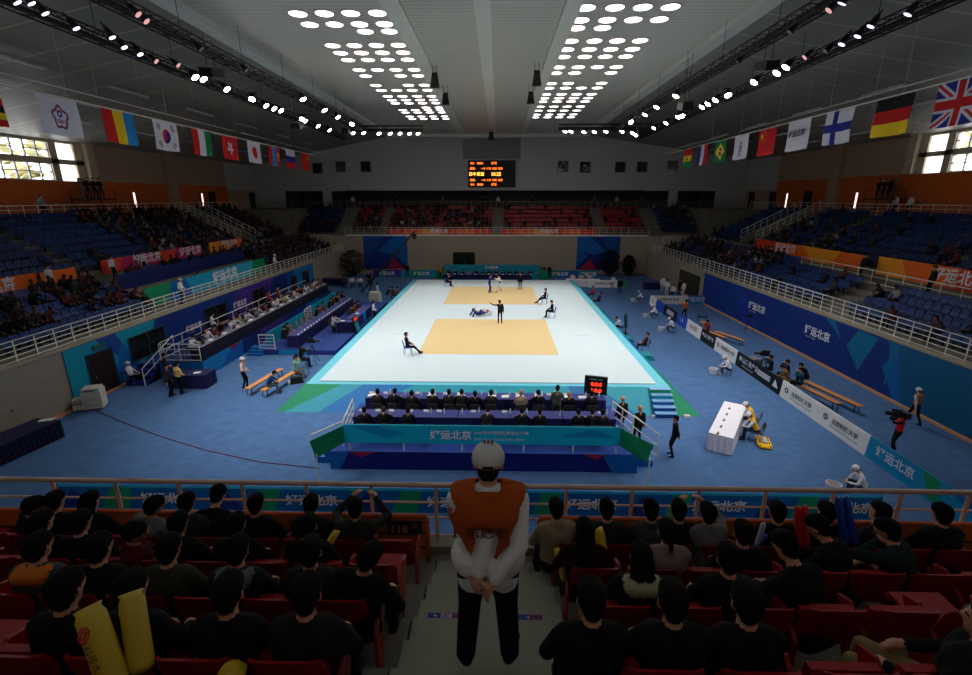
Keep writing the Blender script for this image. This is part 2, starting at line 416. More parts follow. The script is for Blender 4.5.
# small exit sign above the left door
mb = MB(); mb.box((-20.05, 22.2, 2.42), (-19.98, 22.95, 2.62)); o = mb.build('exit_sign', mat('sign_green_dark', (40, 90, 80), .5)); tag(o, 'small green sign over the dark door in the blue left wall', 'sign')

# far corner cloths with triangles
def far_cloth(x0, x1, flip, label):
    z0, z1 = .5, 4.85
    sh = [(1, [(0, 0), (.45, 1), (0, 1)]), (2, [(.3, .55), (.72, 1), (1, 1), (1, .6), (.6, .45)]), (3, [(.38, 0), (.7, .38), (1, 0)]), (4, [(.5, 0), (.68, .35), (.93, 0)]), (2, [(.75, .4), (1, .75), (1, .1)])]
    mb = MB(); mb.box((x0, 63.93, z0), (x1, 64, z1), 0)
    for k, (mi, pl) in enumerate(sh):
        P_ = [Vector((x0 + (x1 - x0) * ((1 - u) if flip else u), 63.925 - .002 * k, z0 + (z1 - z0) * v)) for u, v in pl]
        if (P_[1] - P_[0]).cross(P_[2] - P_[0]).y > 0: P_.reverse()
        mb.poly(P_, mi)
    tag(mb.build('wall_banner', [M_blue3, M_blue2, M_blue, mat('night_print', (14, 30, 84), .6), mat('crimson_print', (150, 26, 70), .6)]), label, 'banner')
far_cloth(-17.75, -11.95, False, 'blue cloth with red triangle on the far wall left of the dark door')
far_cloth(10.4, 16.0, True, 'blue cloth with red triangle on the far wall, right corner')

# ---------------------------------------------------------------- railings
def railing(name, pts, h, bars, post_every, m, label, r=.03, post=.025, group=None, lowz=0.06):
    """pts: floor points; straight runs between them; root at first point. Parts: handrail, bar pieces, posts"""
    p0 = Vector(pts[0]); root = empty(name, p0); tag(root, label, 'railing', group)
    P_ = [Vector(p) - p0 for p in pts]
    hr = MB()
    for a, b in zip(P_, P_[1:]): hr.tube(a + Vector((0,0,h)), b + Vector((0,0,h)), r, 8)
    hr.build('handrail', m, root, smooth=True)
    for k in range(bars):
        bm_ = MB(); z = lowz + (h - lowz) * k / bars
        for a, b in zip(P_, P_[1:]): bm_.tube(a + Vector((0,0,z)), b + Vector((0,0,z)), r * .6, 6)
        bm_.build('bar', m, root)
    pm = MB().tube((0,0,0), (0,0,h), post, 6).build('post', m, root)
    first = True
    for a, b in zip(P_, P_[1:]):
        n = max(1, round((b - a).length / post_every))
        for i in range(n + (1 if (b - P_[-1]).length < 1e-6 else 0)):
            q = a + (b - a) * (i / n)
            if first: pm.location = q; first = False
            else: ref(pm, root, q)
    return root
railing('balcony_railing', [(-20.35, 15, 3.0), (-20.35, 63.6, 3.0)], .92, 4, .95, M_rail, 'long white railing along the left balcony over the blue wall')
railing('balcony_railing', [(19.85, 15, 3.0), (19.85, 63.6, 3.0)], 1.02, 4, .95, M_rail, 'long white railing along the right balcony over the deep blue wall')
railing('balcony_railing', [(-20.2, 64.15, 4.95), (-.5, 64.15, 4.95), (19.7, 64.15, 4.95)], 1.0, 3, .9, M_rail, 'white railing across the far balcony in front of the red seats')
railing('concourse_railing', [(-33.3, 22, 8.2), (-33.3, 66, 8.2)], .95, 3, 1.1, M_rail, 'pale railing along the upper left walkway below the wood panelling')
railing('concourse_railing', [(33.0, 22, 8.2), (33.0, 66, 8.2)], .95, 3, 1.1, M_rail, 'pale railing along the upper right walkway below the wood panelling')
railing('concourse_railing', [(-33.3, 71.2, 8.2), (33, 71.2, 8.2)], .95, 3, .9, mat('rail_grey', (150, 150, 148), .5), 'grey railing along the walkway behind the far red seats')
railing('mid_railing', [(24.2, 19, 4.35), (24.2, 39, 4.35)], .85, 2, 1.25, M_rail, 'white railing between the right lower seats and the orange banner')
for s, nm in ((-1, 'left'), (1, 'right')):
    x0 = 20.3 if s < 0 else 19.8
    for yy, w in ((50.28, 'near'), (53.38, 'far')):
        railing('stair_railing', [(s * (x0 + 6.4), yy, 5.5), (s * (x0 + 12.2), yy, 8.5)], .85, 2, .75, M_rail, 'white sloping railing on the %s wall of the concrete stairs in the %s stand' % (w, nm))
    railing('corner_railing', [(s * (x0 + 1.2), 62.6, 4.0 if s < 0 else 4.0), (s * (x0 + 5.6), 62.6, 4.0)], 1.0, 3, .8, M_rail, 'short white railing in the far corner of the %s lower seats' % nm)

# ---------------------------------------------------------------- banners in the stands
def stand_banner(name, x, s, y0, y1, z0, z1, cols, label, texts=(), th=.06, group=None):
    """cols: list of (fraction_end_at_bottom, fraction_end_at_top, material)"""
    mb = MB(); ms = []; pb = pt = 0.0
    L = y1 - y0
    for (fb, ft, m) in cols:
        if m not in ms: ms.append(m)
        mb.prism([(x, y0 + L*pb, z0), (x, y0 + L*fb, z0), (x, y0 + L*ft, z1), (x, y0 + L*pt, z1)], (-s * th, 0, 0), ms.index(m)); pb, pt = fb, ft
    o = mb.build(name, ms); tag(o, label, 'banner', group)
    for (y, h, body) in texts:
        rot = (R(90), 0, R(90) if s > 0 else R(-90))
        text(body, h, (x + s * .012, y, (z0 + z1) / 2 + h * .08), rot, M_letter, o, bold=.03)
        text('Good Luck Beijing', h * .2, (x + s * .012, y - s * h * .8, (z0 + z1) / 2 - h * .52), rot, M_letter, o)
    return o
XB = -26.52
stand_banner('stand_banner', XB, 1, 17, 26.9, 4.6, 5.55, [(.3, .3, M_redo), (.62, .66, mat('deep_orange_print', (200, 70, 32), .6)), (1, 1, M_orange)], 'orange banner on the left upper tier, nearest of the left banners', [(24.0, .8, GLB)])
stand_banner('stand_banner', XB, 1, 27.1, 29.5, 4.6, 5.5, [(1, 1, M_orange)], 'short orange banner beside the stair gap in the left stand')
stand_banner('stand_banner', XB, 1, 31.6, 42.9, 4.75, 5.65, [(.14, .16, M_redo), (.52, .5, M_magenta), (.66, .68, M_redo), (1, 1, M_magenta)], 'magenta banner on the left upper tier above the navy screen', [(36.0, .75, GLB), (41.3, .75, GLB)])
stand_banner('stand_banner', XB, 1, 44.2, 50.0, 4.8, 5.7, [(.4, .5, M_orange2), (1, 1, M_orange)], 'amber banner on the left upper tier before the concrete stairs', [(47.6, .7, GLB)])
XC = 26.02
stand_banner('stand_banner', XC, -1, 20, 33.6, 4.65, 5.85, [(.2, .1, M_orange2), (.34, .4, M_orange), (.62, .55, M_redo), (.8, .86, M_orange), (1, 1, M_orange2)], 'orange banner on the right upper tier, nearest the camera', [(27.6, .85, GLB)])
stand_banner('stand_banner', XC, -1, 34.7, 49.6, 4.65, 5.75, [(.25, .18, M_orange), (.4, .5, M_orange2), (.8, .75, M_orange), (1, 1, M_redo)], 'orange banner on the right upper tier beside the concrete stairs', [(44.6, .8, GLB)])
# turquoise board and navy screen in the left lower stand
stand_banner('stand_board', -22.0, 1, 29.0, 45.0, 2.95, 4.25, [(.13, .16, M_green), (.3, .26, M_blue), (.62, .58, mat('bright_turquoise_print', (0, 150, 190), .6)), (.84, .86, M_cyan), (1, 1, M_green)], 'turquoise and green board along the left walkway in front of the media seats', [(38.2, .9, GLB)])
stand_banner('navy_screen', -24.2, 1, 29.8, 45.6, 3.75, 4.95, [(1, 1, mat('navy_cloth_wall', (16, 34, 96), .8))], 'long navy cloth screen behind the turquoise board in the left stand')
# orange banner across the far balcony
def far_banner(x0, x1, label):
    mb = MB(); n = 6; ms = [M_redo, M_orange, M_orange2, M_redo, M_orange, M_redo]
    for i in range(n):
        a, b = x0 + (x1 - x0) * i / n, x0 + (x1 - x0) * (i + 1) / n
        mb.box((a, 64.62, 4.95), (b, 64.7, 5.75), i)
    o = mb.build('far_banner', ms); tag(o, label, 'banner')
    text(GLB, .6, ((x0 + x1) / 2, 64.6, 5.4), (R(90), 0, 0), M_letter, o, bold=.03)
far_banner(-14.6, -.9, 'orange banner below the crowded far red seats, left of the centre gangway')
far_banner(.5, 13.0, 'orange banner below the mostly empty far red seats, right of the centre gangway')

# ---------------------------------------------------------------- scoreboard and details of the far wall
root = empty('scoreboard', (-.9, 71.9, 11.1)); tag(root, 'black electronic scoreboard with orange characters on the far wall', 'scoreboard')
MB().box((-3.35, -.35, 0), (3.35, .05, 3.6)).build('case', mat('led_black', (12, 10, 10), .35), root)
M_led = emis('led_orange', (255, 110, 30), 2.6); M_led2 = emis('led_pale_orange', (255, 170, 70), 3.0)
for (body, x, z, h, m) in (('姓名', -2.75, 3.2, .28, M_led), ('重量级', -1.65, 3.2, .28, M_led), ('时间', .3, 3.2, .36, M_led),
                           ('国家: ', -2.65, 2.5, .34, M_led), ('一本  技有  效果  犯则', .0, 2.5, .3, M_led), ('001', -2.0, 2.5, .01, M_led),
                           ('日中', -2.72, 1.75, .5, M_led2), ('柔道', -1.6, 1.75, .5, M_led2), ('10:25', .6, 1.75, .62, M_led2),
                           ('国家: ', -2.65, .95, .34, M_led), ('一本  技有  效果  犯则', .0, .95, .3, M_led),
                           ('姓名', -2.75, .35, .28, M_led), ('重量级', -1.65, .35, .28, M_led), ('时间', .3, .35, .36, M_led)):
    text(body, h * 1.05, (x, -.36, z), (R(90), 0, 0), m, root, bold=.025, name='characters')
mb = MB(); mb.box((-4.95, 71.85, 14.9), (3.1, 72, 17.6)); struct(mb, 'trim_11', mat('panel_grey', (138, 138, 142), .7))
for i, (x, z, m) in enumerate((((-22.45, 72.0, 13.47)[0], 13.9, 0), ((-18.85, 72.0, 13.47)[0], 13.9, 0), ((9.14, 72.0, 13.83)[0], 13.9, 1), ((12.24, 72.0, 13.69)[0], 13.8, 1), ((17.15, 72.0, 13.69)[0], 13.8, 0), ((20.22, 72.0, 13.68)[0], 13.8, 0), ((-25.77, 72.0, 13.34)[0], 13.7, 0), ((24.41, 72.0, 13.68)[0], 13.9, 0))):
    mb = MB(); w = .75
    mb.box((x - w, 71.94, z - w), (x + w, 72, z + w), 1); mb.box((x - w + .1, 71.9, z - w + .1), (x + w - .1, 71.95, z + w - .1), 0)
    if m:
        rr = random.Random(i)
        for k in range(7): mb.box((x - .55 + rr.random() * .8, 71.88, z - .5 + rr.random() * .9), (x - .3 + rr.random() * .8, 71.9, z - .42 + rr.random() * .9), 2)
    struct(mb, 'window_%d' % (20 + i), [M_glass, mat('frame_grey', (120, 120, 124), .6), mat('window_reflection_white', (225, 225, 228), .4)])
# dark doors and red-lit panel behind the upper walkways
for i, (s, y) in enumerate(((-1, 60), (-1, 70), (1, 57), (1, 64.2), (1, 69.5))):
    mb = MB(); mb.box((s * 35.1, y, 8.2), (s * 35.2, y + 1.4, 10.4)); struct(mb, 'door_%d' % (5 + i), M_dark)
for i, (x, wd) in enumerate(((-30.2, 1.5), (28.7, 1.7), (25.8, 1.2), (-28.0, 1.2))):
    mb = MB(); mb.box((x, 71.9, 8.25), (x + wd, 72.0, 10.5)); struct(mb, 'door_%d' % (10 + i), M_dark)
for s, y, lb in ((-1, (-35.0, 47.33, 9.93)[1], 'left walkway near the camera platform'), (-1, (-35.0, 58.4, 9.98)[1], 'left walkway farther along'), (1, (35.0, 61.48, 10.57)[1], 'right walkway farther along'), (1, (35.0, 49.69, 10.4)[1], 'right walkway near the camera platform')):
    root = empty('lit_sign', (s * 35.1, y, 8.5)); tag(root, 'narrow red and white lit panel on the %s' % lb, 'sign')
    MB().box((-.04, -.25, 0), (.04, .35, 1.7)).build('panel', mat('red_panel', (190, 60, 50), .5), root)
    MB().box((-s * .06 - .02, -.02, .05), (-s * .06 + .02, .16, 1.65)).build('light_strip', emis('strip_white', (255, 235, 225), 2.2), root)

# ---------------------------------------------------------------- ceiling lights
M_disc = emis('disc_white', (255, 248, 246), 5.0); M_rim = mat('disc_rim_pink', (220, 150, 150), .5)
disc_me = None
def disc(x, y, grp, lab):
    global disc_me
    root = empty('ceiling_light', (x, y, 18.0)); tag(root, lab, 'ceiling light', grp)
    if disc_me is None:
        a = MB().lathe([(.41, -.03), (.41, 0.0)], 28).build('diffuser', M_disc, root)
        b = MB().lathe([(.41, -.02), (.44, -.04), (.455, -.035), (.455, 0)], 28).build('rim', M_rim, root); disc_me = (a, b)
    else:
        for k in disc_me: ref(k, root)
LX = [-9.45, -8.2, -6.95, -5.7]; RX = [3.95, 5.25, 6.5, 7.75]
lrows = [(13, '1111'), (24, '1111'), (31, '0011'), (45, '1111'), (52.5, '1111'), (59.5, '1111'), (69.5, '1111'), (75.5, '1011'), (85, '1011'), (90, '1111'), (96, '1111'), (99.8, '1111'), (103, '1111'), (108.5, '0011'), (109.7, '1111'), (112.2, '1111'), (116.2, '1111'), (118.3, '1111')]
rrows = [(7, '1111'), (19.5, '1111'), (27.5, '1100'), (40.5, '1111'), (49, '1111'), (56.3, '1111'), (66.8, '1111'), (72.6, '1101'), (83, '1101'), (87.7, '1111'), (94, '1111'), (97.8, '1111'), (101.2, '1111'), (106.3, '1111'), (110.3, '1111'), (114.2, '1111'), (117, '1111')]
LY = [(-7.93, 25.67, 18.0)[1], (-8.43, 27.14, 18.0)[1], (-6.18, 28.24, 18.0)[1], (-7.88, 30.59, 18.0)[1], (-8.28, 32.04, 18.0)[1], (-8.7, 33.55, 18.0)[1], (-8.03, 36.01, 18.0)[1], (-7.71, 37.68, 18.0)[1], (-8.36, 40.66, 18.0)[1], (-7.94, 42.46, 18.0)[1], (-8.4, 44.82, 18.0)[1], (-8.73, 46.47, 18.0)[1], (-9.02, 47.96, 18.0)[1], (-7.53, 50.18, 18.0)[1], (-7.74, 51.49, 18.0)[1], (-7.96, 52.92, 18.0)[1], (-8.35, 55.41, 18.0)[1], (-8.6, 57.02, 18.0)[1]]
RY = [(5.48, 25.25, 18.0)[1], (5.38, 26.84, 18.0)[1], (5.13, 27.98, 18.0)[1], (5.56, 30.1, 18.0)[1], (5.3, 31.67, 18.0)[1], (5.57, 33.18, 18.0)[1], (5.36, 35.63, 18.0)[1], (5.62, 37.18, 18.0)[1], (6.13, 40.33, 18.0)[1], (5.61, 41.94, 18.0)[1], (5.95, 44.34, 18.0)[1], (6.18, 45.94, 18.0)[1], (6.4, 47.48, 18.0)[1], (5.82, 49.98, 18.0)[1], (6.09, 52.16, 18.0)[1], (6.38, 54.49, 18.0)[1], (6.6, 56.3, 18.0)[1]]
OD = ['first', 'second', 'third', 'fourth', 'fifth', 'sixth', 'seventh', 'eighth', 'ninth', 'tenth', 'eleventh', 'twelfth', 'thirteenth', 'fourteenth', 'fifteenth', 'sixteenth', 'seventeenth', 'eighteenth']
for k, (y, (_, pat)) in enumerate(zip(LY, lrows)):
    for j, (x, c) in enumerate(zip(LX, pat)):
        if c == '1': disc(x, y, 'left field of round ceiling lights', 'round light in the left ceiling field, %s row from the camera, %s column' % (OD[k], OD[j]))
for k, (y, (_, pat)) in enumerate(zip(RY, rrows)):
    for j, (x, c) in enumerate(zip(RX, pat)):
        if c == '1': disc(x, y, 'right field of round ceiling lights', 'round light in the right ceiling field, %s row from the camera, %s column' % (OD[k], OD[j]))
# hanging loudspeakers
def speaker(x, y, z, rz, w, d, h, label, tilt=0.0):
    root = empty('hanging_speaker', (x, y, z), rz); tag(root, label, 'speaker')
    mb = MB(); mb.prism([(-w*.36, -d/2, 0), (w*.36, -d/2, 0), (w*.62, -d*.8, -h), (-w*.62, -d*.8, -h)], (0, d, 0)); c = mb.build('cabinet', M_black, root)
    g = MB(); g.prism([(-w*.42, -d/2 - .03, -.08), (w*.42, -d/2 - .03, -.08), (w*.42, -d/2 - .03 - d*.2, -h + .1), (-w*.42, -d/2 - .03 - d*.2, -h + .1)], (0, .02, 0)); g.build('grille', mat('grille_dark', (30, 30, 32), .7), root)
    g = MB(); g.tube((-w*.3, 0, 0), (-w*.3, 0, 18 - z), .015); g.tube((w*.3, 0, 0), (w*.3, 0, 18 - z), .015); g.box((-w*.4, -.1, 0), (w*.4, .1, .06)); g.build('bracket', M_truss, root)
speaker(-4.2, 35, 17.5, 0, .46, .45, .85, 'black speaker hanging left of the centre beam, nearer one')
speaker(-4.1, 40.8, 17.4, 0, .46, .45, .8, 'black speaker hanging left of the centre beam, farther one')
speaker(2.45, 34.6, 17.5, 0, .46, .45, .85, 'black speaker hanging right of the centre beam, nearer one')
speaker(2.45, 40.5, 17.4, 0, .46, .45, .8, 'black speaker hanging right of the centre beam, farther one')
speaker(-.9, 64.5, 17.5, 0, .6, .5, .9, 'small black speaker hanging above the far scoreboard')
def boxspk(px, rz, label):
    x, y, z = px; root = empty('slanted_speaker', (x, y, z), rz); tag(root, label, 'speaker')
    MB().prism([(-.3, -.8, -.15), (.3, -.8, -.15), (.3, .8, .15), (-.3, .8, .15)], (0, .1, -.4)).build('cabinet', M_black, root)
    MB().tube((0, -.5, 0), (0, -.5, 17.4 - z), .015).tube((0, .5, 0), (0, .5, 17.4 - z), .015).build('wire', M_truss, root)
boxspk((-14.58, 26.83, 16.0), R(8), 'black slanted speaker box under the left ceiling, nearest of three')
boxspk((-14.45, 37.05, 14.9), R(8), 'black slanted speaker box under the left ceiling, middle of three')
boxspk((-13.94, 47.17, 15.8), R(8), 'black slanted speaker box under the left ceiling, farthest of three')
boxspk((12.93, 26.19, 16.0), R(-8), 'black slanted speaker box under the right ceiling, nearest of three')
boxspk((10.83, 30.72, 15.0), R(-8), 'black slanted speaker box under the right ceiling, middle of three')
boxspk((12.84, 47.17, 15.8), R(-8), 'black slanted speaker box under the right ceiling, farthest of three')

# ---------------------------------------------------------------- trusses
def truss(a, b, label, w=.42, h=.42, wire=None):
    a = Vector(a); b = Vector(b); root = empty('lighting_truss', a, 0); tag(root, label, 'truss')
    d = (b - a); L = d.length; d.normalize(); sd = Vector((-d.y, d.x, 0)).normalized() * (w / 2); up = Vector((0, 0, h / 2))
    n = int(L / .55)
    for sg, ug in ((1, 1), (-1, 1), (1, -1), (-1, -1)):
        MB().tube(sd * sg + up * ug, sd * sg + up * ug + d * L, .035, 6).build('chord', M_truss, root)
    mb = MB()
    for i in range(n):
        p = d * (L * i / n); q = d * (L * (i + 1) / n)
        for sg in (1, -1):
            mb.tube(p + sd * sg + up * (1 if i % 2 else -1), q + sd * sg - up * (1 if i % 2 else -1), .018, 4)
        mb.tube(p + sd + up, p - sd + up, .018, 4); mb.tube(p + sd * (1 if i % 2 else -1) - up, q - sd * (1 if i % 2 else -1) - up, .018, 4)
    mb.build('lattice', M_truss, root)
    mb = MB(); mb.box((0, 0, 0), (0.001, .001, .001)); mb = MB()
    mb.prism([sd * .75 - up * .2, sd * -.75 - up * .2, sd * -.75 - up * .2 + d * L, sd * .75 - up * .2 + d * L], (0, 0, -.1)); mb.build('cable_tray', mat('cable_tray_dark', (22, 22, 22), .7), root)
    for i in range(0, n, 9):
        p = d * (L * i / n); MB().tube(p + up, p + Vector((0, 0, 17.9 - a.z if abs(a.x) < 14.5 else 1.35)), .012, 4).build('hanger', M_truss, root)
    return root
truss((-16.2, 7.0, 16.0), (-16.9, 56.5, 16.0), 'outer left black lighting truss carrying a row of lit lamps')
truss((-12.9, 7.0, 16.0), (-13.0, 50.5, 16.0), 'inner left black lighting truss with small dark fittings')
truss((14.6, 7.0, 16.0), (15.2, 56.5, 16.0), 'outer right black lighting truss carrying a row of lit lamps')
truss((11.0, 7.0, 16.0), (11.0, 50.5, 16.0), 'inner right black lighting truss with small dark fittings')
M_bulb = emis('lamp_glow', (255, 244, 236), 26.0); M_bulbn = emis('lamp_violet_white', (240, 216, 255), 3.0); M_bulb2 = emis('lamp_dim_warm', (255, 190, 190), .8)
NEAR_POWER = 860.0
lamp0 = []
TGT = Vector((-.4, 36, 1))
def lamp(p, label, target=None, power=LAMP_POWER, lit=True, angle=62, group=None, r=.2, warm=False, near=False):
    p = Vector(p); t = Vector(target or TGT); root = empty('spotlight', p); tag(root, label, 'spotlight', group)
    d = (t - p).normalized(); e = d.to_track_quat('-Z', 'Y').to_euler(); root.rotation_euler = e
    body = MB().lathe([(r * 1.02, -.02), (r * 1.04, .02), (r * .8, .28), (r * .45, .38)], 14).build('housing', M_truss, root, smooth=True)
    lens = MB().lathe([(r * .96, -.03), (r * .98, -.015)], 14).build('lens', (M_bulbn if near else M_bulb) if lit else (M_bulb2 if warm else mat('lamp_lens_grey', (170, 160, 165), .2, spec=.8)), root)
    y = MB(); y.box((-r * 1.2, -.02, .1), (-r * 1.1, .02, .5)); y.box((r * 1.1, -.02, .1), (r * 1.2, .02, .5)); y.box((-r * 1.2, -.02, .46), (r * 1.2, .02, .5)); y.build('yoke', M_truss, root)
    if lit:
        L = bpy.data.lights.new('beam', 'SPOT'); L.energy = power; L.spot_size = R(angle); L.spot_blend = .9; L.shadow_soft_size = .17; L.color = (1, .985, .96)
        lo = bpy.data.objects.new('beam', L); COL.objects.link(lo); lo.parent = root; lo.location = (0, 0, -.06)
ord_ = ['nearest', 'second', 'third', 'fourth', 'fifth', 'sixth', 'seventh', 'eighth', 'ninth', 'tenth', 'eleventh', 'twelfth', 'thirteenth', 'fourteenth']
LO = [(-15.49, 26.86, 15.6), (-15.31, 27.29, 15.6), (-15.39, 29.68, 15.6), (-15.39, 32.56, 15.6), (-15.54, 34.76, 15.6), (-15.5, 35.89, 15.6), (-15.37, 36.68, 15.6), (-15.38, 40.51, 15.6), (-15.54, 41.53, 15.6), (-15.51, 44.34, 15.6), (-15.38, 46.89, 15.6)]
LI = [(-12.2, 32.63, 15.6), (-12.22, 36.56, 15.6), (-12.25, 39.61, 15.6), (-12.25, 43.25, 15.6)]
RO = [(13.52, 25.6, 15.6), (13.73, 26.74, 15.6), (13.58, 28.66, 15.6), (13.75, 32.04, 15.6), (13.66, 33.58, 15.6), (13.76, 34.93, 15.6), (13.81, 36.02, 15.6), (13.83, 39.77, 15.6), (13.7, 40.23, 15.6), (13.81, 43.31, 15.6), (13.75, 46.28, 15.6)]
RI = [(10.73, 32.26, 15.6), (10.72, 35.94, 15.6), (10.84, 39.02, 15.6), (10.78, 42.69, 15.6)]
XF = [(-13.85, 49.04, 15.6), (-12.85, 49.07, 15.6), (-11.47, 49.47, 15.6), (-10.41, 49.5, 15.6), (-9.45, 49.52, 15.6), (-8.54, 49.54, 15.6), (-7.72, 49.56, 15.6)]
XG = [(6.2, 48.44, 15.6), (6.75, 48.46, 15.6), (8.03, 48.84, 15.6), (9.01, 48.87, 15.6), (10.01, 48.53, 15.6), (11.5, 48.57, 15.6), (12.77, 49.68, 15.6), (13.52, 51.23, 15.6)]
for k, (lst, w) in enumerate(((LO, 'outer left'), (LI, 'inner left'), (RO, 'outer right'), (RI, 'inner right'))):
    for i, p in enumerate(lst):
        s = -1 if k < 2 else 1
        wash = i % 4 == 3
        lamp(p, 'lit white spotlight on the %s truss, %s of its row from the camera' % (w, ord_[i]), target=(s * 3.0 - .4, min(50, max(26, p[1] - 2)), 1) if not wash else (s * 13.5, max(22, p[1] - 12), 0), power=LAMP_POWER if not wash else FILL_POWER * 2, angle=62 if not wash else 95)
for lst, w in ((XF, 'left'), (XG, 'right')):
    for i, p in enumerate(lst):
        lamp(p, 'lit white lamp at the far end of the ceiling, %s group, %s from the left' % (w, ['first', *ord_[1:]][i]), target=(p[0] * .4, 44, 1), power=LAMP_POWER * .55)
truss((XF[0][0] - .6, XF[0][1], 16.0), (XF[-1][0] + .6, XF[0][1], 16.0), 'short black cross truss at the far left end of the ceiling')
truss((XG[0][0] - .6, XG[0][1], 16.0), (XG[-1][0] + .6, XG[0][1], 16.0), 'short black cross truss at the far right end of the ceiling')
for (px, lb) in (((-15.16, 17.08, 15.6), 'violet-tinted dim spotlight at the near end of the outer left truss, first'), ((-14.79, 17.17, 15.6), 'pale dim spotlight at the near end of the outer left truss, second'), ((-15.13, 18.02, 15.6), 'violet-tinted dim spotlight on the outer left truss, third from the near end'), ((-15.34, 19.49, 15.6), 'violet-tinted dim spotlight on the outer left truss, fourth from the near end'),
                 ((-14.82, 20.52, 15.6), 'pale dim spotlight on the outer left truss, fifth from the near end'), ((-15.31, 21.78, 15.6), 'orange dim spotlight on the outer left truss'), ((-15.37, 22.77, 15.6), 'small dim spotlight on the outer left truss after the orange one'), ((-15.44, 23.87, 15.6), 'small dim spotlight on the outer left truss before the lit ones'),
                 ((-14.88, 24.56, 15.6), 'dim pinkish spotlight just before the lit ones on the outer left truss'), ((-12.1, 18.18, 15.6), 'tilted dim spotlight on the inner left truss near the camera'), ((-12.29, 18.84, 15.6), 'round dim spotlight on the inner left truss near the camera'), ((-12.33, 22.12, 15.6), 'grey unlit spotlight on the inner left truss, middle'), ((-12.18, 25.54, 15.6), 'pale round unlit spotlight on the inner left truss'),
                 ((13.69, 18.8, 15.6), 'violet-tinted dim spotlight on the outer right truss near the camera'), ((13.32, 19.96, 15.6), 'pale dim spotlight on the outer right truss near the camera'), ((13.65, 21.08, 15.6), 'orange dim spotlight on the outer right truss'), ((13.73, 22.08, 15.6), 'small dim spotlight on the outer right truss after the orange one'), ((13.71, 23.03, 15.6), 'small grey spotlight on the outer right truss before the lit ones'), ((13.38, 23.92, 15.6), 'dim pinkish spotlight on the outer right truss'),
                 ((10.83, 17.78, 15.6), 'tilted violet dim spotlight on the inner right truss near the camera'), ((10.81, 18.37, 15.6), 'round dim spotlight on the inner right truss near the camera'), ((10.8, 20.55, 15.6), 'grey unlit spotlight on the inner right truss'), ((10.84, 24.67, 15.6), 'pale round unlit spotlight on the inner right truss')):
    lamp(px, lb, lit=('violet' in lb or 'pale dim' in lb or 'orange' in lb), power=NEAR_POWER, angle=80, warm=('dim' in lb), r=.13, near=True, target=(px[0] * .45, 23, 0)) if ('violet' in lb or 'pale dim' in lb or 'orange' in lb) else lamp(px, lb, target=(0, px[1] + 3, 2), lit=False, warm=('dim' in lb), r=.13)
for s in (-1, 1):  # lamps added out of view to brighten the near floor and banner faces
    for j, (xx, w) in enumerate(((16.2, 'outer'), (12.7, 'inner'))):
        for i in range(3):
            lamp((s * xx - .7, 8.2 + i * 2.3, 15.6), 'added unseen spotlight, %s %s truss above the near stand, %s from its near end' % (w, 'left' if s < 0 else 'right', ord_[i] if i else 'first'), target=(s * (9 if i == 1 else 3), [20, 23, 27][i], 0), power=NEAR_POWER, angle=70, r=.15)
# thin hung strips below the side ceilings and long pale fluorescent housings
def strip(a, b, label, r=.035, group=None, m=M_rail):
    a = Vector(a); b = Vector(b); root = empty('hanging_tube', a); tag(root, label, 'ceiling tube', group)
    MB().tube((0,0,0), b - a, r, 6).build('tube', m, root)
    n = max(2, int((b - a).length / 5.5))
    for i in range(n):
        p = (b - a) * ((i + .5) / n); q = a + p; zc = 13.9 + (36 - abs(q.x) - (0)) * (4.1 / 22.0)
        MB().tube(p, p + Vector((0, 0, max(.3, zc - q.z))), .01, 4).build('wire', m, root)
strip((-21.6, 19.5, 14.9), (-21.6, 42, 14.9), 'long thin white tube hung above the left flags, nearer length')
strip((-21.6, 43, 14.9), (-21.6, 66, 14.9), 'long thin white tube hung above the left flags, farther length')
strip((19.8, 19.5, 14.9), (19.8, 43, 14.9), 'long thin white tube hung above the right flags, nearer length')
strip((19.8, 45, 14.9), (19.8, 66, 14.9), 'long thin white tube hung above the right flags, farther length')
for s, w in ((-1, 'left'), (1, 'right')):
    for j in range(3):
        for i in range(6):
            root_y = 24 + i * 7.5 + j * 1.3; x = s * (23.5 + j * 3.2); z = 13.9 + (36 - abs(x)) * (4.1 / (22.0 if s > 0 else 20.8)) - .25
            mb = MB().box((x - .14, root_y, z - .06), (x + .14, root_y + 3.2, z + .06))
            tag(mb.build('strip_light', mat('strip_housing', (176, 178, 176), .5)), 'unlit strip light, %s side ceiling, %s line from centre, %s from camera' % (w, ['first', 'second', 'third'][j], OD[i]), 'strip light', 'unlit strip lights under the %s side ceiling' % w)

# ---------------------------------------------------------------- flags
FW, FR, FB, FG, FY, FK = [mat('flag_' + n, c, .8) for n, c in (('white', (214, 212, 226)), ('red', (206, 26, 32)), ('blue', (34, 44, 140)), ('green', (10, 124, 74)), ('yellow', (238, 200, 30)), ('black', (22, 20, 22)))]
FS = mat('flag_sky_blue', (30, 140, 214), .8); FO = mat('flag_pink_mark', (206, 70, 90), .8)
FM = [FW, FR, FB, FG, FY, FK, FS, FO]; W_, R_, B_, G_, Y_, K_, S_, O_ = range(8)
def inside_star(u, v, cx, cy, r, rot=0, ir=.4):
    du, dv = u - cx, v - cy; d = math.hypot(du, dv)
    if d > r: return False
    if d < r * ir: return True
    a = (math.atan2(du, dv) + rot) % (2 * PI / 5); a = abs(a - PI / 5); a = PI / 5 - a
    x, y = d * math.cos(a), d * math.sin(a); x1, y1 = r, 0; x2, y2 = r * ir * math.cos(PI/5), r * ir * math.sin(PI/5)
    return (x2 - x1) * (y - y1) - (y2 - y1) * (x - x1) >= 0
def vert3(a, b, c): return lambda u, v: (a, b, c)[min(2, int(u / 1.5 * 3))]
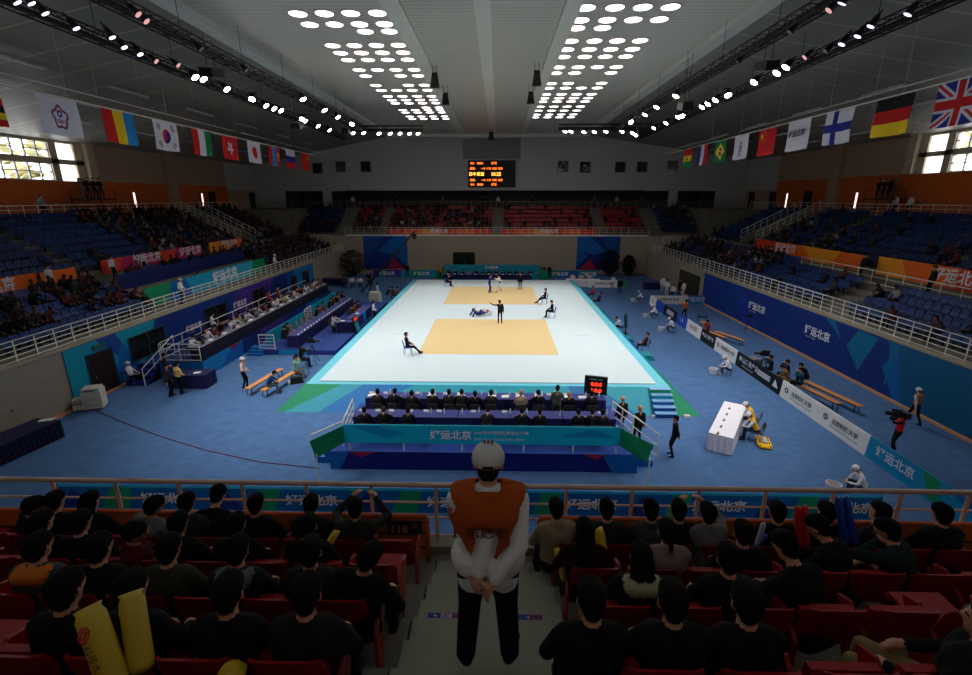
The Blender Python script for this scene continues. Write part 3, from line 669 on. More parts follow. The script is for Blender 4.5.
def horz3(a, b, c): return lambda u, v: (c, b, a)[min(2, int(v * 3))]
# u runs 0..1.5, v 0..1 (up)
def f_japan(u, v): return R_ if math.hypot(u - .75, v - .5) < .29 else W_
def f_finland(u, v): return B_ if .42 < u < .68 or .37 < v < .63 else W_
def f_hk(u, v):
    du, dv = u - .75, v - .5; d = math.hypot(du, dv)
    if d > .3 or d < .03: return R_
    a = (math.atan2(du, dv)) % (2 * PI / 5) - PI / 5
    return W_ if abs(a) < .5 * (1 - (d / .3) ** 3) + .02 else R_
def f_china(u, v):
    if inside_star(u, v, .27, .74, .17): return Y_
    for cx, cy in ((.52, .9), (.63, .78), (.63, .62), (.52, .5)):
        if inside_star(u, v, cx, cy, .06): return Y_
    return R_
def f_china_m(u, v): return f_china(1.5 - u, v)
def f_korea(u, v):
    du, dv = u - .75, v - .5; d = math.hypot(du, dv)
    if d < .25:
        a = -.5; x = du * math.cos(a) - dv * math.sin(a); y = du * math.sin(a) + dv * math.cos(a)
        up = y > 0
        if math.hypot(x - .125, y) < .125: up = False
        if math.hypot(x + .125, y) < .125: up = True
        return R_ if up else B_
    for sx, sy in ((-1, 1), (1, 1), (-1, -1), (1, -1)):
        cx, cy = .75 + sx * .44, .5 + sy * .3; ang = math.atan2(sy * .3, sx * .44); x = (u - cx) * math.cos(ang) + (v - cy) * math.sin(ang); y = -(u - cx) * math.sin(ang) + (v - cy) * math.cos(ang)
        if abs(y) < .12 and abs(x) < .085 and int((x + .085) / .034) % 2 == 0: return K_
    return W_
def f_taipei(u, v):
    du, dv = u - .75, v - .48; d = math.hypot(du, dv); a = math.atan2(du, dv)
    rr = .3 + .035 * math.cos(5 * a)
    if rr - .035 < d < rr: return B_
    if rr - .075 < d < rr - .035: return O_
    if math.hypot(du, dv - .1) < .1: return W_ if math.hypot(du, dv - .1) < .045 else B_
    for k, cx in enumerate((-.1, 0, .1)):
        q = math.hypot(du - cx, dv + .1)
        if .03 < q < .055: return (B_, K_, R_)[k]
    return W_
def f_brazil(u, v):
    if math.hypot(u - .75, v - .5) < .2:
        return W_ if abs(math.hypot(u - .6, v - .05) - .5) < .025 else B_
    return Y_ if abs(u - .75) / .62 + abs(v - .5) / .4 < 1 else G_
def f_uk(u, v):
    du, dv = u - .75, v - .5
    if abs(du) < .1 or abs(dv) < .1: return R_
    if abs(du) < .17 or abs(dv) < .17: return W_
    s = du * dv > 0; q = abs(abs(dv) * 1.5 - abs(du)) / 1.8
    t = (abs(dv) * 1.5 - abs(du)) * (1 if du * dv > 0 else -1)
    if q < .035: return R_
    return W_ if q < .1 else B_
def f_mong(u, v):
    if u < .5 or u > 1.0:
        cu = u - 1.25
        if abs(cu) < .1 and .3 < v < .7 and (abs(cu) > .05 or .45 < v < .55 or v > .6): return Y_
        return R_
    return S_
def f_mong2(u, v):
    if u > 1.0 and abs(u - 1.25) < .12 and .25 < v < .7 and (abs(u - 1.25) > .05 or v > .58): return Y_
    return S_ if .5 < u < 1.0 else R_
def f_bolivia(u, v): return Y_ if math.hypot(u - .75, v - .5) < .16 and v > .66 else (G_ if math.hypot(u - .75, v - .5) < .09 else horz3(R_, Y_, G_)(u, v))
def f_emblem(u, v):
    du, dv = u - .75, v - .5; d = math.hypot(du, dv)
    if d < .07: return B_
    if d < .27 and (abs(du) < .05 + .03 * math.sin(dv * 40) or (abs(abs(du) - .13) < .035 and abs(dv) < .2)): return B_ if (int(d * 14) % 2) else O_
    if abs(dv + .31) < .022 and abs(du) < .12: return K_
    return W_
def f_plain(u, v): return W_
def f_uganda(u, v): return (R_, Y_, K_)[int(v * 6) % 3]
def flag(name_, y, x, s, fn, label, wdt=2.15, hgt=1.6, seed=0, z=14.05, sag=.0, slack=.0, fold=0.03):
    """cloth hanging from its upper edge; s = +1 faces +X (left wall), -1 faces -X"""
    nu, nv = 72, 48; rr = random.Random(seed); ph = rr.uniform(0, 6); vs = []
    for j in range(nv + 1):
        v = j / nv
        for i in range(nu + 1):
            u = i / nu
            dz = (1 - v)
            w = fold * dz * (1.4 * math.sin(u * 7 + ph) + .8 * math.sin(u * 13 + ph * 2 + dz * 2)) + .06 * dz * math.sin(dz * 3 + ph)
            yy = (u - .5) * wdt * (1 - slack * dz) + .04 * dz * math.sin(ph + u)
            # seen from the floor the picture runs left to right
            vs.append((s * w, (-s) * yy * -1, -dz * hgt - .03 * dz * math.sin(u * 3.1)))
    fs = []; mi = []
    for j in range(nv):
        for i in range(nu):
            a = j * (nu + 1) + i; fs.append((a, a + 1, a + nu + 2, a + nu + 1))
            uu = (i + .5) / nu * 1.5; mi.append(fn(uu, (j + .5) / nv))
    root = empty('flag', (x, y, z)); tag(root, label, 'flag')
    me = bpy.data.meshes.new('cloth'); me.from_pydata(vs, [], fs)
    for m in FM: me.materials.append(m)
    me.polygons.foreach_set('material_index', mi); me.polygons.foreach_set('use_smooth', [True] * len(fs))
    o = bpy.data.objects.new('cloth', me); COL.objects.link(o); o.parent = root
    # solidify a hair so it is a cloth with thickness
    sm = o.modifiers.new('thickness', 'SOLIDIFY'); sm.thickness = .008
    return root
FLX, FRX = -20.0, 18.0
def fl(a, b, s=-1): return (a + b) / 2
LF = [((-20.0, 20.77, 13.76)[1]-1.0, f_uganda, 'black yellow and red striped flag, cut off at the left edge'),
      ((-20.0, 23.36, 13.93)[1], f_taipei, 'white flag with a blossom-shaped ring emblem, second flag from the left'),
      ((-20.0, 27.0, 13.76)[1], vert3(R_, Y_, S_), 'flag of red, yellow and blue upright bands on the left line'),
      ((-20.0, 30.71, 13.76)[1], f_korea, 'white flag with red and blue disc and four black bar marks'),
      ((-20.0, 34.36, 13.8)[1], vert3(R_, W_, G_), 'flag of red, white and green upright bands on the left line'),
      ((-20.0, 37.98, 13.74)[1], f_hk, 'red flag with a white five-petalled flower'),
      ((-20.0, 41.67, 13.83)[1], f_japan, 'white flag with a red disc'),
      ((-20.0, 45.31, 13.77)[1], f_mong2, 'flag of red, blue and red bands with a yellow mark'),
      ((-20.0, 48.78, 13.9)[1], horz3(W_, B_, R_), 'small flag of white, blue and red level bands'),
      ((-20.0, 52.52, 13.92)[1], f_china_m, 'small red flag at the far end of the left line')]
for i, (y, fn, lb) in enumerate(LF): flag('flag', y, FLX, 1, fn, lb, seed=i, wdt=2.15 if i else 2.0)
RF = [((18.0, 22.16, 14.08)[1]-1.1, f_uk, 'blue flag with red and white crosses at the right edge', 2.2),
      ((18.0, 24.37, 14.07)[1], horz3(K_, R_, Y_), 'flag of black, red and yellow level bands', 2.15),
      ((18.0, 28.02, 14.12)[1], f_finland, 'white flag with a blue cross', 2.15),
      ((18.0, 31.58, 14.09)[1], f_plain, 'white flag with black brush lettering on the right line', 2.2),
      ((18.0, 35.1, 14.03)[1], f_china, 'red flag with yellow stars', 2.1),
      ((18.0, 38.67, 14.06)[1], f_emblem, 'white flag with a small blue and pink emblem', 2.1),
      ((18.0, 42.14, 14.01)[1], f_brazil, 'green flag with a yellow diamond and blue disc', 2.1),
      ((18.0, 45.68, 13.97)[1], vert3(B_, W_, R_), 'flag of blue, white and red upright bands on the right line', 2.0),
      ((18.0, 49.14, 13.94)[1], f_bolivia, 'small flag of red, yellow and green level bands at the far end', 2.0)]
for i, (y, fn, lb, w) in enumerate(RF):
    r_ = flag('flag', y, FRX, -1, fn, lb, seed=30 + i, wdt=w, z=14.1, hgt=1.65)
    if i == 3:
        text(GLB, .42, (-.09, 0, -.72), (R(90), 0, R(-90)), M_black, r_, bold=.03); text('Good Luck Beijing', .1, (-.09, .1, -1.02), (R(90), 0, R(-90)), FR, r_)
def flag_line(x, z, lb):
    root = empty('flag_rod', (x, 17, z)); tag(root, lb, 'rod')
    MB().tube((0, 0, 0), (0, 38.5, 0), .035, 6).build('rod', M_rail, root)
    for i in range(8):
        zc = 13.9 + (36 - abs(x)) * (4.1 / (22.0 if x > 0 else 20.8)); MB().tube((0, 2 + i * 5, 0), (0, 2 + i * 5, zc - z), .008, 4).build('wire', M_rail, root)
flag_line(FLX, 14.09, 'thin white rod carrying the left line of flags'); flag_line(FRX, 14.14, 'thin white rod carrying the right line of flags')

# ---------------------------------------------------------------- competition platform
MX0, MX1, MY0, MY1 = -8.75, 7.75, 21.95, 52.3
root = empty('judo_platform', ((MX0+MX1)/2, (MY0+MY1)/2, 0)); tag(root, 'raised competition platform with pale blue mats and two yellow contest squares', 'platform')
cx, cy = (MX0+MX1)/2, (MY0+MY1)/2
def L(x, y, z): return (x - cx, y - cy, z)
bo = .55; mb = MB()
mb.box(L(MX0 - bo, MY0 - .3, .3), L(MX1 + bo, MY1 + .4, .97)); mb.build('deck', M_mbord, root)
mb = MB(); mb.box(L(MX0, MY0, .97), L(MX1, MY1, 1.03)); mb.build('pale_blue_mat', M_mat, root)
for i, (y0, y1) in enumerate(((26.25, 34.55), (39.75, 48.05))):
    mb = MB(); mb.box(L(-4.55, y0, 1.03), L(3.55, y1, 1.036)); mb.build('yellow_mat', M_yel, root)
    mb = MB()
    for xx in (-1.5, .5): mb.box(L(xx - .02, (y0+y1)/2 - .3, 1.036), L(xx + .0, (y0+y1)/2 + .3, 1.038))
    mb.build('start_mark', mat('mark_grey', (190, 160, 110), .8), root)
for (x, y) in ((-6.5, 30.4), (5.6, 30.4), (-6.6, 44.3), (5.8, 44.3)):
    mb = MB(); mb.box(L(x - .45, y - .03, 1.03), L(x + .45, y + .03, 1.034)); mb.build('seam_mark', M_mline, root)
# sloping skirts
def skirt_front():
    mb = MB(); a = L(MX0 - bo, MY0 - .3, .97); b = L(MX1 + bo, MY0 - .3, .97); c = L(MX1 + bo + 1.1, MY0 - 1.45, 0); d = L(MX0 - bo - 1.1, MY0 - 1.45, 0)
    A, B, C, D = map(Vector, (a, b, c, d)); 
    def q(u0, u1, u2, u3, mi): mb.poly([A.lerp(B, u0), A.lerp(B, u1), D.lerp(C, u2), D.lerp(C, u3)][::-1], mi)
    q(0, .085, .0, .0, 0) if False else None
    q(0, .1, .02, 0, 0); q(.1, .16, .1, .02, 1); q(.16, .3, .2, .1, 2); q(.3, .72, .74, .2, 1); q(.72, .8, .86, .74, 3); q(.8, .965, .9, .86, 1); q(.965, 1, 1, .9, 0)
    mb.poly([A, D, Vector((A.x + .3, A.y + .5, 0))], 1); mb.poly([B, Vector((B.x - .3, B.y + .5, 0)), C], 1)
    mb.build('front_skirt', [M_green, mat('skirt_teal', (44, 150, 170), .6), mat('skirt_blue', (28, 110, 176), .6), mat('steel_blue_print', (40, 110, 160), .6)], root)
skirt_front()
for s, xe in ((-1, MX0 - bo), (1, MX1 + bo)):
    mb = MB(); ya, yb = MY0 - .3, MY1 + .4; n = 9; ms = [M_green, M_turq, M_blue, M_cyan, M_turq, M_green, M_turq, M_blue, M_cyan]
    for i in range(n):
        y0 = ya + (yb - ya) * i / n; y1 = ya + (yb - ya) * (i + 1) / n
        z0 = y0 - (1.15 if i == 0 else 0)
        mb.poly([L(xe, y0, .97), L(xe + s * 1.1, z0, 0), L(xe + s * 1.1, y1, 0), L(xe, y1, .97)][::(-1 if s < 0 else 1)], i)
    mb.build('side_skirt', ms, root)
mb = MB(); mb.poly([L(MX0 - bo, MY1 + .4, .97), L(MX0 - bo - 1.1, MY1 + .4, 0), L(MX1 + bo + 1.1, MY1 + .4, 0), L(MX1 + bo, MY1 + .4, .97)]); mb.build('back_skirt', M_turq, root)
# blue steps set into the front skirt, at its right end
mb = MB(); st = [M_green, M_turq, M_blue, M_blue2, M_blue2]
for i in range(5):
    z = .97 - i * .19; mb.box(L(7.25, 20.75, 0) if False else L(7.3, MY0 - .35 - i * .27 - .27, z - .17), L(8.25, MY0 - .3, z - .0), i)
    mb.box(L(7.28, MY0 - .35 - i * .27 - .28, z - .035), L(8.27, MY0 - .33 - i * .27, z + .004), 5)
mb.build('steps', st + [mat('step_edge', (120, 170, 210), .6)], root)

# ---------------------------------------------------------------- people
def cap_rings(p, q, ra, rb, n=12, k=4):
    """closed tapered capsule"""
    p = Vector(p); q = Vector(q); d = (q - p)
    if d.length < 1e-5: d = Vector((0, 0, 1e-4))
    L_ = d.length; d = d.normalized(); u = d.orthogonal().normalized(); w = d.cross(u); rings = []
    for i in range(k): 
        a = -PI/2 + (i + .5) / k * PI/2; rings.append((ra * math.cos(a), ra * math.sin(a), p))
    rings.append((ra, 0, p)); rings.append((rb, 0, q))
    for i in range(k):
        a = (i + .5) / k * PI/2; rings.append((rb * math.cos(a), rb * math.sin(a), q))
    vs = []
    for r, h, c in rings:
        vs += [c + d * h + (u * math.cos(2*PI*j/n) + w * math.sin(2*PI*j/n)) * r for j in range(n)]
    m = len(rings)
    fs = [(i*n+j, i*n+(j+1) % n, (i+1)*n+(j+1) % n, (i+1)*n+j) for i in range(m-1) for j in range(n)]
    fs += [tuple(range(n-1, -1, -1)), tuple(range((m-1)*n, m*n))]
    return vs, fs
def ik(a, t, l1, l2, hint):
    a = Vector(a); t = Vector(t); d = t - a; D = min(d.length, (l1 + l2) * .995); D = max(D, abs(l1 - l2) + .02)
    dn = d.normalized(); t2 = a + dn * D; x = (l1*l1 - l2*l2 + D*D) / (2*D); h = math.sqrt(max(1e-6, l1*l1 - x*x))
    hv = Vector(hint); hv = hv - dn * hv.dot(dn); hv = hv.normalized() if hv.length > 1e-4 else dn.orthogonal().normalized()
    return a + dn * x + hv * h, t2
SKIN, HAIR, TOP, BOT, SHOE, ACC, EYE, VEST = range(8)
def body(name, pel=(0, 0, .92), lean=0.0, side=0.0, twist=0.0, head=(0, .03, 0), hands=((-.26, .05, .8), (.26, .05, .8)), feet=((-.1, 0, .08), (.1, 0, .08)),
         elbow=(0, -1, -.2), knee=(0, 1, .2), toe=(0, 1, 0), vox=.028, hair='short', cap=False, vest=False, gi=False, hood=False, skirt=False, fing=True, bulk=1.0, up=None, toes=None, face=True, collar=False, legs=1.0):
    P_ = []   # (p, q, ra, rb, id)
    pel = Vector(pel)
    M = Matrix.Rotation(twist, 3, 'Z') @ Matrix.Rotation(-lean, 3, 'X') @ Matrix.Rotation(side, 3, 'Y')
    if up is not None: M = up
    f = lambda v: pel + M @ Vector(v)
    b = bulk; tp = VEST if vest else TOP
    P_ += [(f((-.085, 0, 0)), f((.085, 0, 0)), (.125 if skirt else .105) * b, (.125 if skirt else .105) * b, TOP if skirt else BOT), (f((-.06, 0, .17)), f((.06, 0, .17)), .1 * b, .1 * b, tp),
           (f((-.085, .0, .36)), f((.085, .0, .36)), .112 * b, .112 * b, tp)]
    for s in (-1, 1):
        P_ += [(f((s * .075, 0, .04)), f((s * .065, 0, .2)), .1 * b, .1 * b, tp), (f((s * .065, 0, .2)), f((s * .09, 0, .4)), .1 * b, .105 * b, tp)]
        P_ += [(f((s * .05, -.01, .49)), f((s * .155, -.01, .455)), .055, .062 * b, tp)]
    ch = f((0, 0, .5))
    hd = Vector(head); H0 = f((0, .02, .5)) ; HC = f((0, .03, .66)) + hd * .12; 
    hup = (HC - H0).normalized(); fwd = (M @ Vector((0, 1, 0))) + hd * .9; fwd = (fwd - hup * fwd.dot(hup)).normalized(); sd = fwd.cross(hup)
    hp = lambda x, y, z: HC + sd * x + fwd * y + hup * z
    P_ += [(f((0, -.01, .47)), hp(0, -.015, -.05), .058, .052, SKIN)]
    P_ += [(hp(0, -.025, .045), hp(0, .03, .035), .083, .078, SKIN), (hp(0, .02, .0), hp(0, .055, -.075), .07, .038, SKIN)]
    if face:
        P_ += [(hp(0, .1, .02), hp(0, .118, -.018), .01, .016, SKIN)]
        for s in (-1, 1): P_ += [(hp(s * .08, -.01, .02), hp(s * .085, -.01, -.02), .017, .013, SKIN), (hp(s * .032, .094, .025), hp(s * .036, .094, .025), .013, .013, EYE)]
        P_ += [(hp(-.018, .088, -.052), hp(.018, .088, -.052), .01, .01, EYE if False else SKIN)]
    if collar: P_ += [(f((-.03, -.015, .485)), f((.03, -.015, .485)), .07, .07, TOP), (hp(-.015, -.05, -.03), hp(.015, -.05, -.03), .052, .052, HAIR)]
    if cap:
        P_ += [(hp(0, -.02, .055), hp(0, .02, .055), .1, .098, ACC), (hp(-.045, .1, .06), hp(.045, .1, .06), .014, .014, ACC), (hp(-.04, .15, .05), hp(.04, .15, .05), .012, .012, ACC), (hp(0, .09, .065), hp(0, .16, .05), .03, .014, ACC),
               (hp(0, -.045, .0), hp(0, -.03, -.03), .078, .065, HAIR)]
    elif hair != 'bald':
        P_ += [(hp(0, -.035, .062), hp(0, .018, .072), .092, .084, HAIR), (hp(0, -.05, .02), hp(0, -.045, -.025), .082, .068, HAIR)]
        for s in (-1, 1): P_ += [(hp(s * .06, -.01, .05), hp(s * .062, -.02, .02), .036, .028, HAIR)]
        if hair == 'long': P_ += [(hp(-.03, -.06, .0), f((-.04, -.1, .4)), .07, .05, HAIR), (hp(.03, -.06, .0), f((.04, -.1, .4)), .07, .05, HAIR)]
        if hair == 'bun': P_ += [(hp(0, -.11, .04), hp(0, -.14, .05), .05, .045, HAIR)]
        if hair == 'tail': P_ += [(hp(0, -.1, .04), hp(0, -.15, -.12), .04, .025, HAIR)]
    if hood: P_ += [(f((-.08, -.09, .48)), f((.08, -.09, .48)), .07, .07, ACC), (f((-.11, -.03, .5)), f((-.07, .06, .47)), .05, .03, ACC), (f((.11, -.03, .5)), f((.07, .06, .47)), .05, .03, ACC)]
    for k, s in ((0, -1), (1, 1)):
        sh = f((s * .185, -.01, .44)); eh = elbow[k] if isinstance(elbow[0], (tuple, list)) else (elbow[0] * s, elbow[1], elbow[2])
        e, w = ik(sh, hands[k], .285, .255, eh)
        P_ += [(sh, e, .056 * b, .045 * b, TOP), (e, w, .045 * b, .034 * b, TOP)]
        dr = (w - e).normalized(); lat = dr.cross(Vector((0, 0, 1)))
        lat = lat.normalized() if lat.length > .2 else Vector((0, 1, 0)); nr = lat.cross(dr).normalized()
        P_ += [(w, w + dr * .07, .03, .036, SKIN)]
        fr = .0105 if vox < .02 else .014
        for q, o, l in ((0, -.03, .065), (1, -.01, .08), (2, .012, .077), (3, .032, .058)):
            r0 = w + dr * .085 + lat * o; r1 = r0 + dr * l * .5 - nr * .008; r2 = r1 + dr * l * .4 - nr * .028
            P_ += [(r0, r1, fr, fr, SKIN), (r1, r2, fr, fr * .85, SKIN)]
        t0 = w + dr * .03 + lat * (.03 * s); P_ += [(t0, t0 + lat * (.035 * s) + dr * .045 - nr * .015, fr * 1.2, fr, SKIN)]
        hipj = f((s * .09, 0, -.02)); kh = knee[k] if isinstance(knee[0], (tuple, list)) else (knee[0] * s, knee[1], knee[2])
        kn, an = ik(hipj, feet[k], .43, .42, kh)
        lw = 1.15 if gi else 1.0
        lw *= legs; P_ += [(hipj, kn, .085 * b * min(legs, 1.1), .062 * lw, BOT), (kn, an, .06 * lw, .05 * lw, BOT)]
        tv = Vector(toes[k] if toes else toe).normalized()
        P_ += [(an - tv * .03 + Vector((0, 0, -.035)), an + tv * .16 + Vector((0, 0, -.045)), .042, .034, SKIN if gi else SHOE)]
        if gi: P_ += [(f((s * .08, .0, .02)), f((s * .12, .02, -.16)), .1, .085, TOP)]
        if skirt: P_ += [(f((s * .07, 0, .0)), f((s * .1, .02, -.2)), .11, .1, TOP)]
    if gi: P_ += [(f((-.08, 0, .1)), f((.08, 0, .1)), .122, .122, ACC)]
    vs, fs = [], []
    for (p, q, ra, rb, i) in P_:
        v, ff = cap_rings(p, q, ra, rb); n = len(vs); vs += [tuple(x) for x in v]; fs += [tuple(a + n for a in g) for g in ff]
    me = bpy.data.meshes.new('tmp'); me.from_pydata(vs, [], fs); me.update()
    o = bpy.data.objects.new('tmp', me); COL.objects.link(o)
    md = o.modifiers.new('r', 'REMESH'); md.mode = 'VOXEL'; md.voxel_size = vox; md.use_smooth_shade = True
    sm = o.modifiers.new('s', 'SMOOTH'); sm.factor = .5; sm.iterations = 1 if vox > .02 else 2
    bpy.context.view_layer.update()
    out = bpy.data.meshes.new_from_object(o.evaluated_get(bpy.context.evaluated_depsgraph_get()))
    bpy.data.objects.remove(o)
    import numpy as np
    n = len(out.polygons); c = np.empty(n * 3); out.polygons.foreach_get('center', c); c = c.reshape(-1, 3)
    best = np.full(n, 1e9); idx = np.zeros(n, dtype=np.int32)
    for (p, q, ra, rb, i) in P_:
        p = np.array(p); q = np.array(q); d = q - p; L2 = max(1e-9, d.dot(d)); t = np.clip((c - p) @ d / L2, 0, 1)
        dist = np.linalg.norm(c - p - t[:, None] * d, axis=1) - (ra + (rb - ra) * t)
        if i == EYE: dist -= .006
        m = dist < best; best[m] = dist[m]; idx[m] = i
    out.materials.clear()
    for m in (M_skin, M_hairb, cloth(24, 24, 28), cloth(20, 20, 26), M_shoe, cloth(230, 228, 226), M_hairb, cloth(230, 110, 40)): out.materials.append(m)
    out.polygons.foreach_set('material_index', idx); out.polygons.foreach_set('use_smooth', [True] * n); out.update()
    out.name = name
    BP[name] = P_
    return out
BP = {}
POSE = {}
def pose(k, **a): POSE[k] = a
MESH = {}
def get_mesh(k, **over):
    key = (k, tuple(sorted(over.items())))
    if key not in MESH: MESH[key] = body('person_' + k, **{**POSE[k], **over})
    return MESH[key]
sit = dict(pel=(0, 0, .53), feet=((-.12, .44, .08), (.12, .44, .08)))
pose('stand', feet=((-.12, .02, .08), (.12, 0, .08)), hands=((-.27, .04, .78), (.27, .06, .78)))
pose('stand2', feet=((-.13, .1, .08), (.12, -.06, .08)), hands=((-.1, .22, .98), (.16, .2, 1.02)), lean=.05, elbow=(1, -.6, -.6))
pose('walk', feet=((-.1, .26, .09), (.1, -.26, .1)), hands=((-.25, -.14, .8), (.25, .2, .86)), lean=.06)
pose('point', feet=((-.12, .02, .08), (.12, 0, .08)), hands=((-.68, .1, 1.46), (.25, .02, .8)), head=(-.3, .0, 0), elbow=((0, -.2, -1), (1, -1, -.2)))
pose('behind', feet=((-.15, 0, .08), (.15, .0, .08)), hands=((-.04, -.16, .9), (.04, -.17, .88)), elbow=(1, -.2, -.2))
pose('sitlap', **sit, lean=.08, hands=((-.12, .34, .64), (.12, .34, .64)), elbow=(1, -.6, -.6))
pose('sitback', pel=(0, .04, .53), lean=-.18, feet=((-.14, .56, .08), (.12, .5, .08)), hands=((-.16, .28, .66), (.15, .26, .66)), elbow=(1, -.5, -.6))
pose('sitlean', **sit, lean=.5, head=(0, .2, .1), hands=((-.08, .5, .62), (.08, .5, .6)), elbow=(1, 0, -.3))
pose('sittable', **sit, lean=.22, head=(0, .15, -.1), hands=((-.2, .46, .8), (.2, .48, .8)), elbow=(1, -.4, -.8))
pose('sitside', **sit, lean=.05, side=.12, head=(.35, 0, 0), hands=((-.12, .34, .64), (.2, .3, .64)), elbow=(1, -.6, -.6))
pose('sitchin', **sit, lean=.35, hands=((-.05, .3, 1.02), (.1, .38, .64)), elbow=(1, 0, -1))
pose('sitraise', **sit, lean=.0, hands=((-.15, .36, 1.12), (.16, .36, 1.1)), elbow=(1, .2, -.6))
pose('sitstretch', pel=(0, 0, .53), lean=-.12, feet=((-.1, .72, .08), (.12, .66, .08)), hands=((-.13, .26, .62), (.13, .26, .62)), elbow=(1, -.6, -.6))
pose('lowsit', pel=(0, 0, .4), lean=.45, head=(0, .2, .1), feet=((-.14, .38, .08), (.14, .38, .08)), hands=((-.12, .46, .52), (.12, .46, .5)), elbow=(1, -.2, -.3), knee=(0, .6, 1))
pose('crouch', pel=(0, 0, .3), lean=.5, head=(0, .1, .3), feet=((-.13, .12, .08), (.13, .02, .08)), hands=((-.15, .45, .45), (.12, .42, .5)), elbow=(1, 0, -.6), knee=(.3, 1, .3))
pose('camera', feet=((-.16, .1, .08), (.16, -.08, .08)), hands=((-.02, .34, 1.5), (.22, .24, 1.5)), elbow=(.5, .2, -1), head=(.1, 0, 0))
pose('photo', **sit, lean=.1, hands=((-.08, .26, 1.12), (.08, .26, 1.12)), elbow=(1, 0, -1))
pose('judo_grip', feet=((-.2, .16, .08), (.2, -.1, .08)), hands=((-.1, .5, 1.24), (.14, .5, 1.3)), elbow=(1, 0, -.6), gi=True, lean=.12)
pose('judo_wide', feet=((-.38, .24, .08), (.34, -.1, .08)), hands=((-.16, .52, 1.2), (.1, .5, 1.26)), elbow=(1, 0, -.6), gi=True, lean=.16, pel=(0, 0, .84))
def person(k, x, y, z, rz, top, bot, label, hair=(22, 17, 16), acc=None, vest=None, shoes=None, skin=None, group=None, sc=1.0, name='person', cat='person', flip=False, **over):
    me = get_mesh(k, **over)
    o = bpy.data.objects.new(name, me); COL.objects.link(o)
    o.location = (x, y, z); o.rotation_euler = (0, 0, R(rz)); o.scale = (sc * (-1 if flip else 1), sc, sc)
    for i, c in ((TOP, top), (BOT, bot), (HAIR, hair), (ACC, acc), (VEST, vest), (SHOE, shoes), (SKIN, skin)):
        if c is not None and i < len(o.material_slots): o.material_slots[i].link = 'OBJECT'; o.material_slots[i].material = cloth(*c)
    tag(o, label, cat, group)
    return o
BLK = (22, 22, 26); NVY = (26, 30, 60); WHT = (226, 226, 232); GRY = (92, 94, 98); KHK = (120, 112, 86); TRK = (40, 40, 48); ORG = (226, 104, 40)

# ---------------------------------------------------------------- stadium seats
def seat_profile_mesh(name, m, w=.46):
    prof = [(-.01, .0, .40), (.0, .42, .42)]
    mb = MB()
    outer = [(.40, .43), (.30, .395), (.1, .385), (.02, .42), (-.03, .56), (-.07, .78), (-.095, .8)]
    inner = [(.39, .46), (.30, .425), (.12, .415), (.05, .44), (.0, .57), (-.045, .78), (-.07, .8)]
    n = len(outer)
    def cross(x, lift): return [(x, y, z + lift) for y, z in outer] + [(x, y, z + lift) for y, z in reversed(inner)]
    xs = [(-w/2, .02), (-w/2 + .05, 0), (w/2 - .05, 0), (w/2, .02)]
    rings = [cross(x, l) for x, l in xs]; k = len(rings[0]); vs = [p for r in rings for p in r]
    fs = [(i*k+j, (i+1)*k+j, (i+1)*k+(j+1) % k, i*k+(j+1) % k) for i in range(3) for j in range(k)] + [tuple(range(k)), tuple(range(4*k-1, 3*k-1, -1))]
    mb.add(vs, fs); mb.box((-.04, .02, 0), (.04, .1, .4))
    me = bpy.data.meshes.new(name); me.from_pydata(mb.v, [], mb.f); me.materials.append(m); me.update(); return me
BS = seat_profile_mesh('blue_seat', M_bseat); RS = seat_profile_mesh('red_seat', M_rseat)
def seat_obj(me, name, x, y, z, rz, label, group):
    o = bpy.data.objects.new(name, me); COL.objects.link(o); o.location = (x, y, z); o.rotation_euler = (0, 0, R(rz)); tag(o, label, 'seat', group); return o
def seat_mass(me, name, lst, label):
    mb = MB(); V = [tuple(v.co) for v in me.vertices]; F = [tuple(p.vertices) for p in me.polygons]
    for (x, y, z, rz) in lst:
        c, s = math.cos(R(rz)), math.sin(R(rz)); mb.add([(x + a * c - b * s, y + a * s + b * c, z + h) for a, b, h in V], F)
    o = mb.build(name, list(me.materials)); tag(o, label, 'seats', kind='stuff'); return o
spots = []      # (section, x, y, z, rz, row)
def rows_side(s, x0):
    sec = 'left' if s < 0 else 'right'; rz = -90 if s < 0 else 90
    for i in range(NL):
        x = s * (x0 + 1.0 + i * PL + .42); z = ZB + .05 + i * RL
        y = 14.0
        while y < 62:
            ok = not (29.0 < y < 31.4) and not (s > 0 and i == NL - 1 and y < 39.2)
            if s < 0 and 29.8 <= y < 45.8 and i in (0, 2, 3): ok = False
            if s > 0 and 49.8 < y < 51.2: ok = False
            if ok: spots.append((sec + ' lower', x, y, z, rz, i))
            y += .52
    for i in range(NU):
        x = s * (x0 + 6.4 + i * PU + .45); z = 4.95 + i * RU
        y = 15.0
        while y < 61:
            ok = not (29.6 < y < 30.9) and not (49.9 < y < 53.7) and not (42.9 < y < 44.2)
            if ok: spots.append((sec + ' upper', x, y, z, rz, i))
            y += .52
rows_side(-1, 20.3); rows_side(1, 19.8)
for i in range(6):
    x = -26.5
    while x < 26.5:
        cxx = -.2
        gang = abs(x - cxx) < .75 or abs(x + 15.2) < .6 or abs(x - 13.6) < .7 or 19.4 < abs(x) < 21.8
        if not gang: spots.append(('far red' if abs(x) < 19.5 else 'far corner', x, 65.2 + i * .95 + .45, 5.1 + i * .52, 180, i))
        x += .52
blue = sorted([s for s in spots if 'red' not in s[0]], key=lambda s: math.hypot(s[1], s[2]))
def inview(x, y): 
    a = math.atan2(x + .026 * y, y); return abs(a) < R(50)
def px_of(x, y, z):
    return None
vis = [s for s in blue if abs((s[1]) / s[2]) < 1.12 and not (s[0] == 'left lower' and 29 < s[2] < 45.6)]
ind = set(id(s) for s in vis[:300])
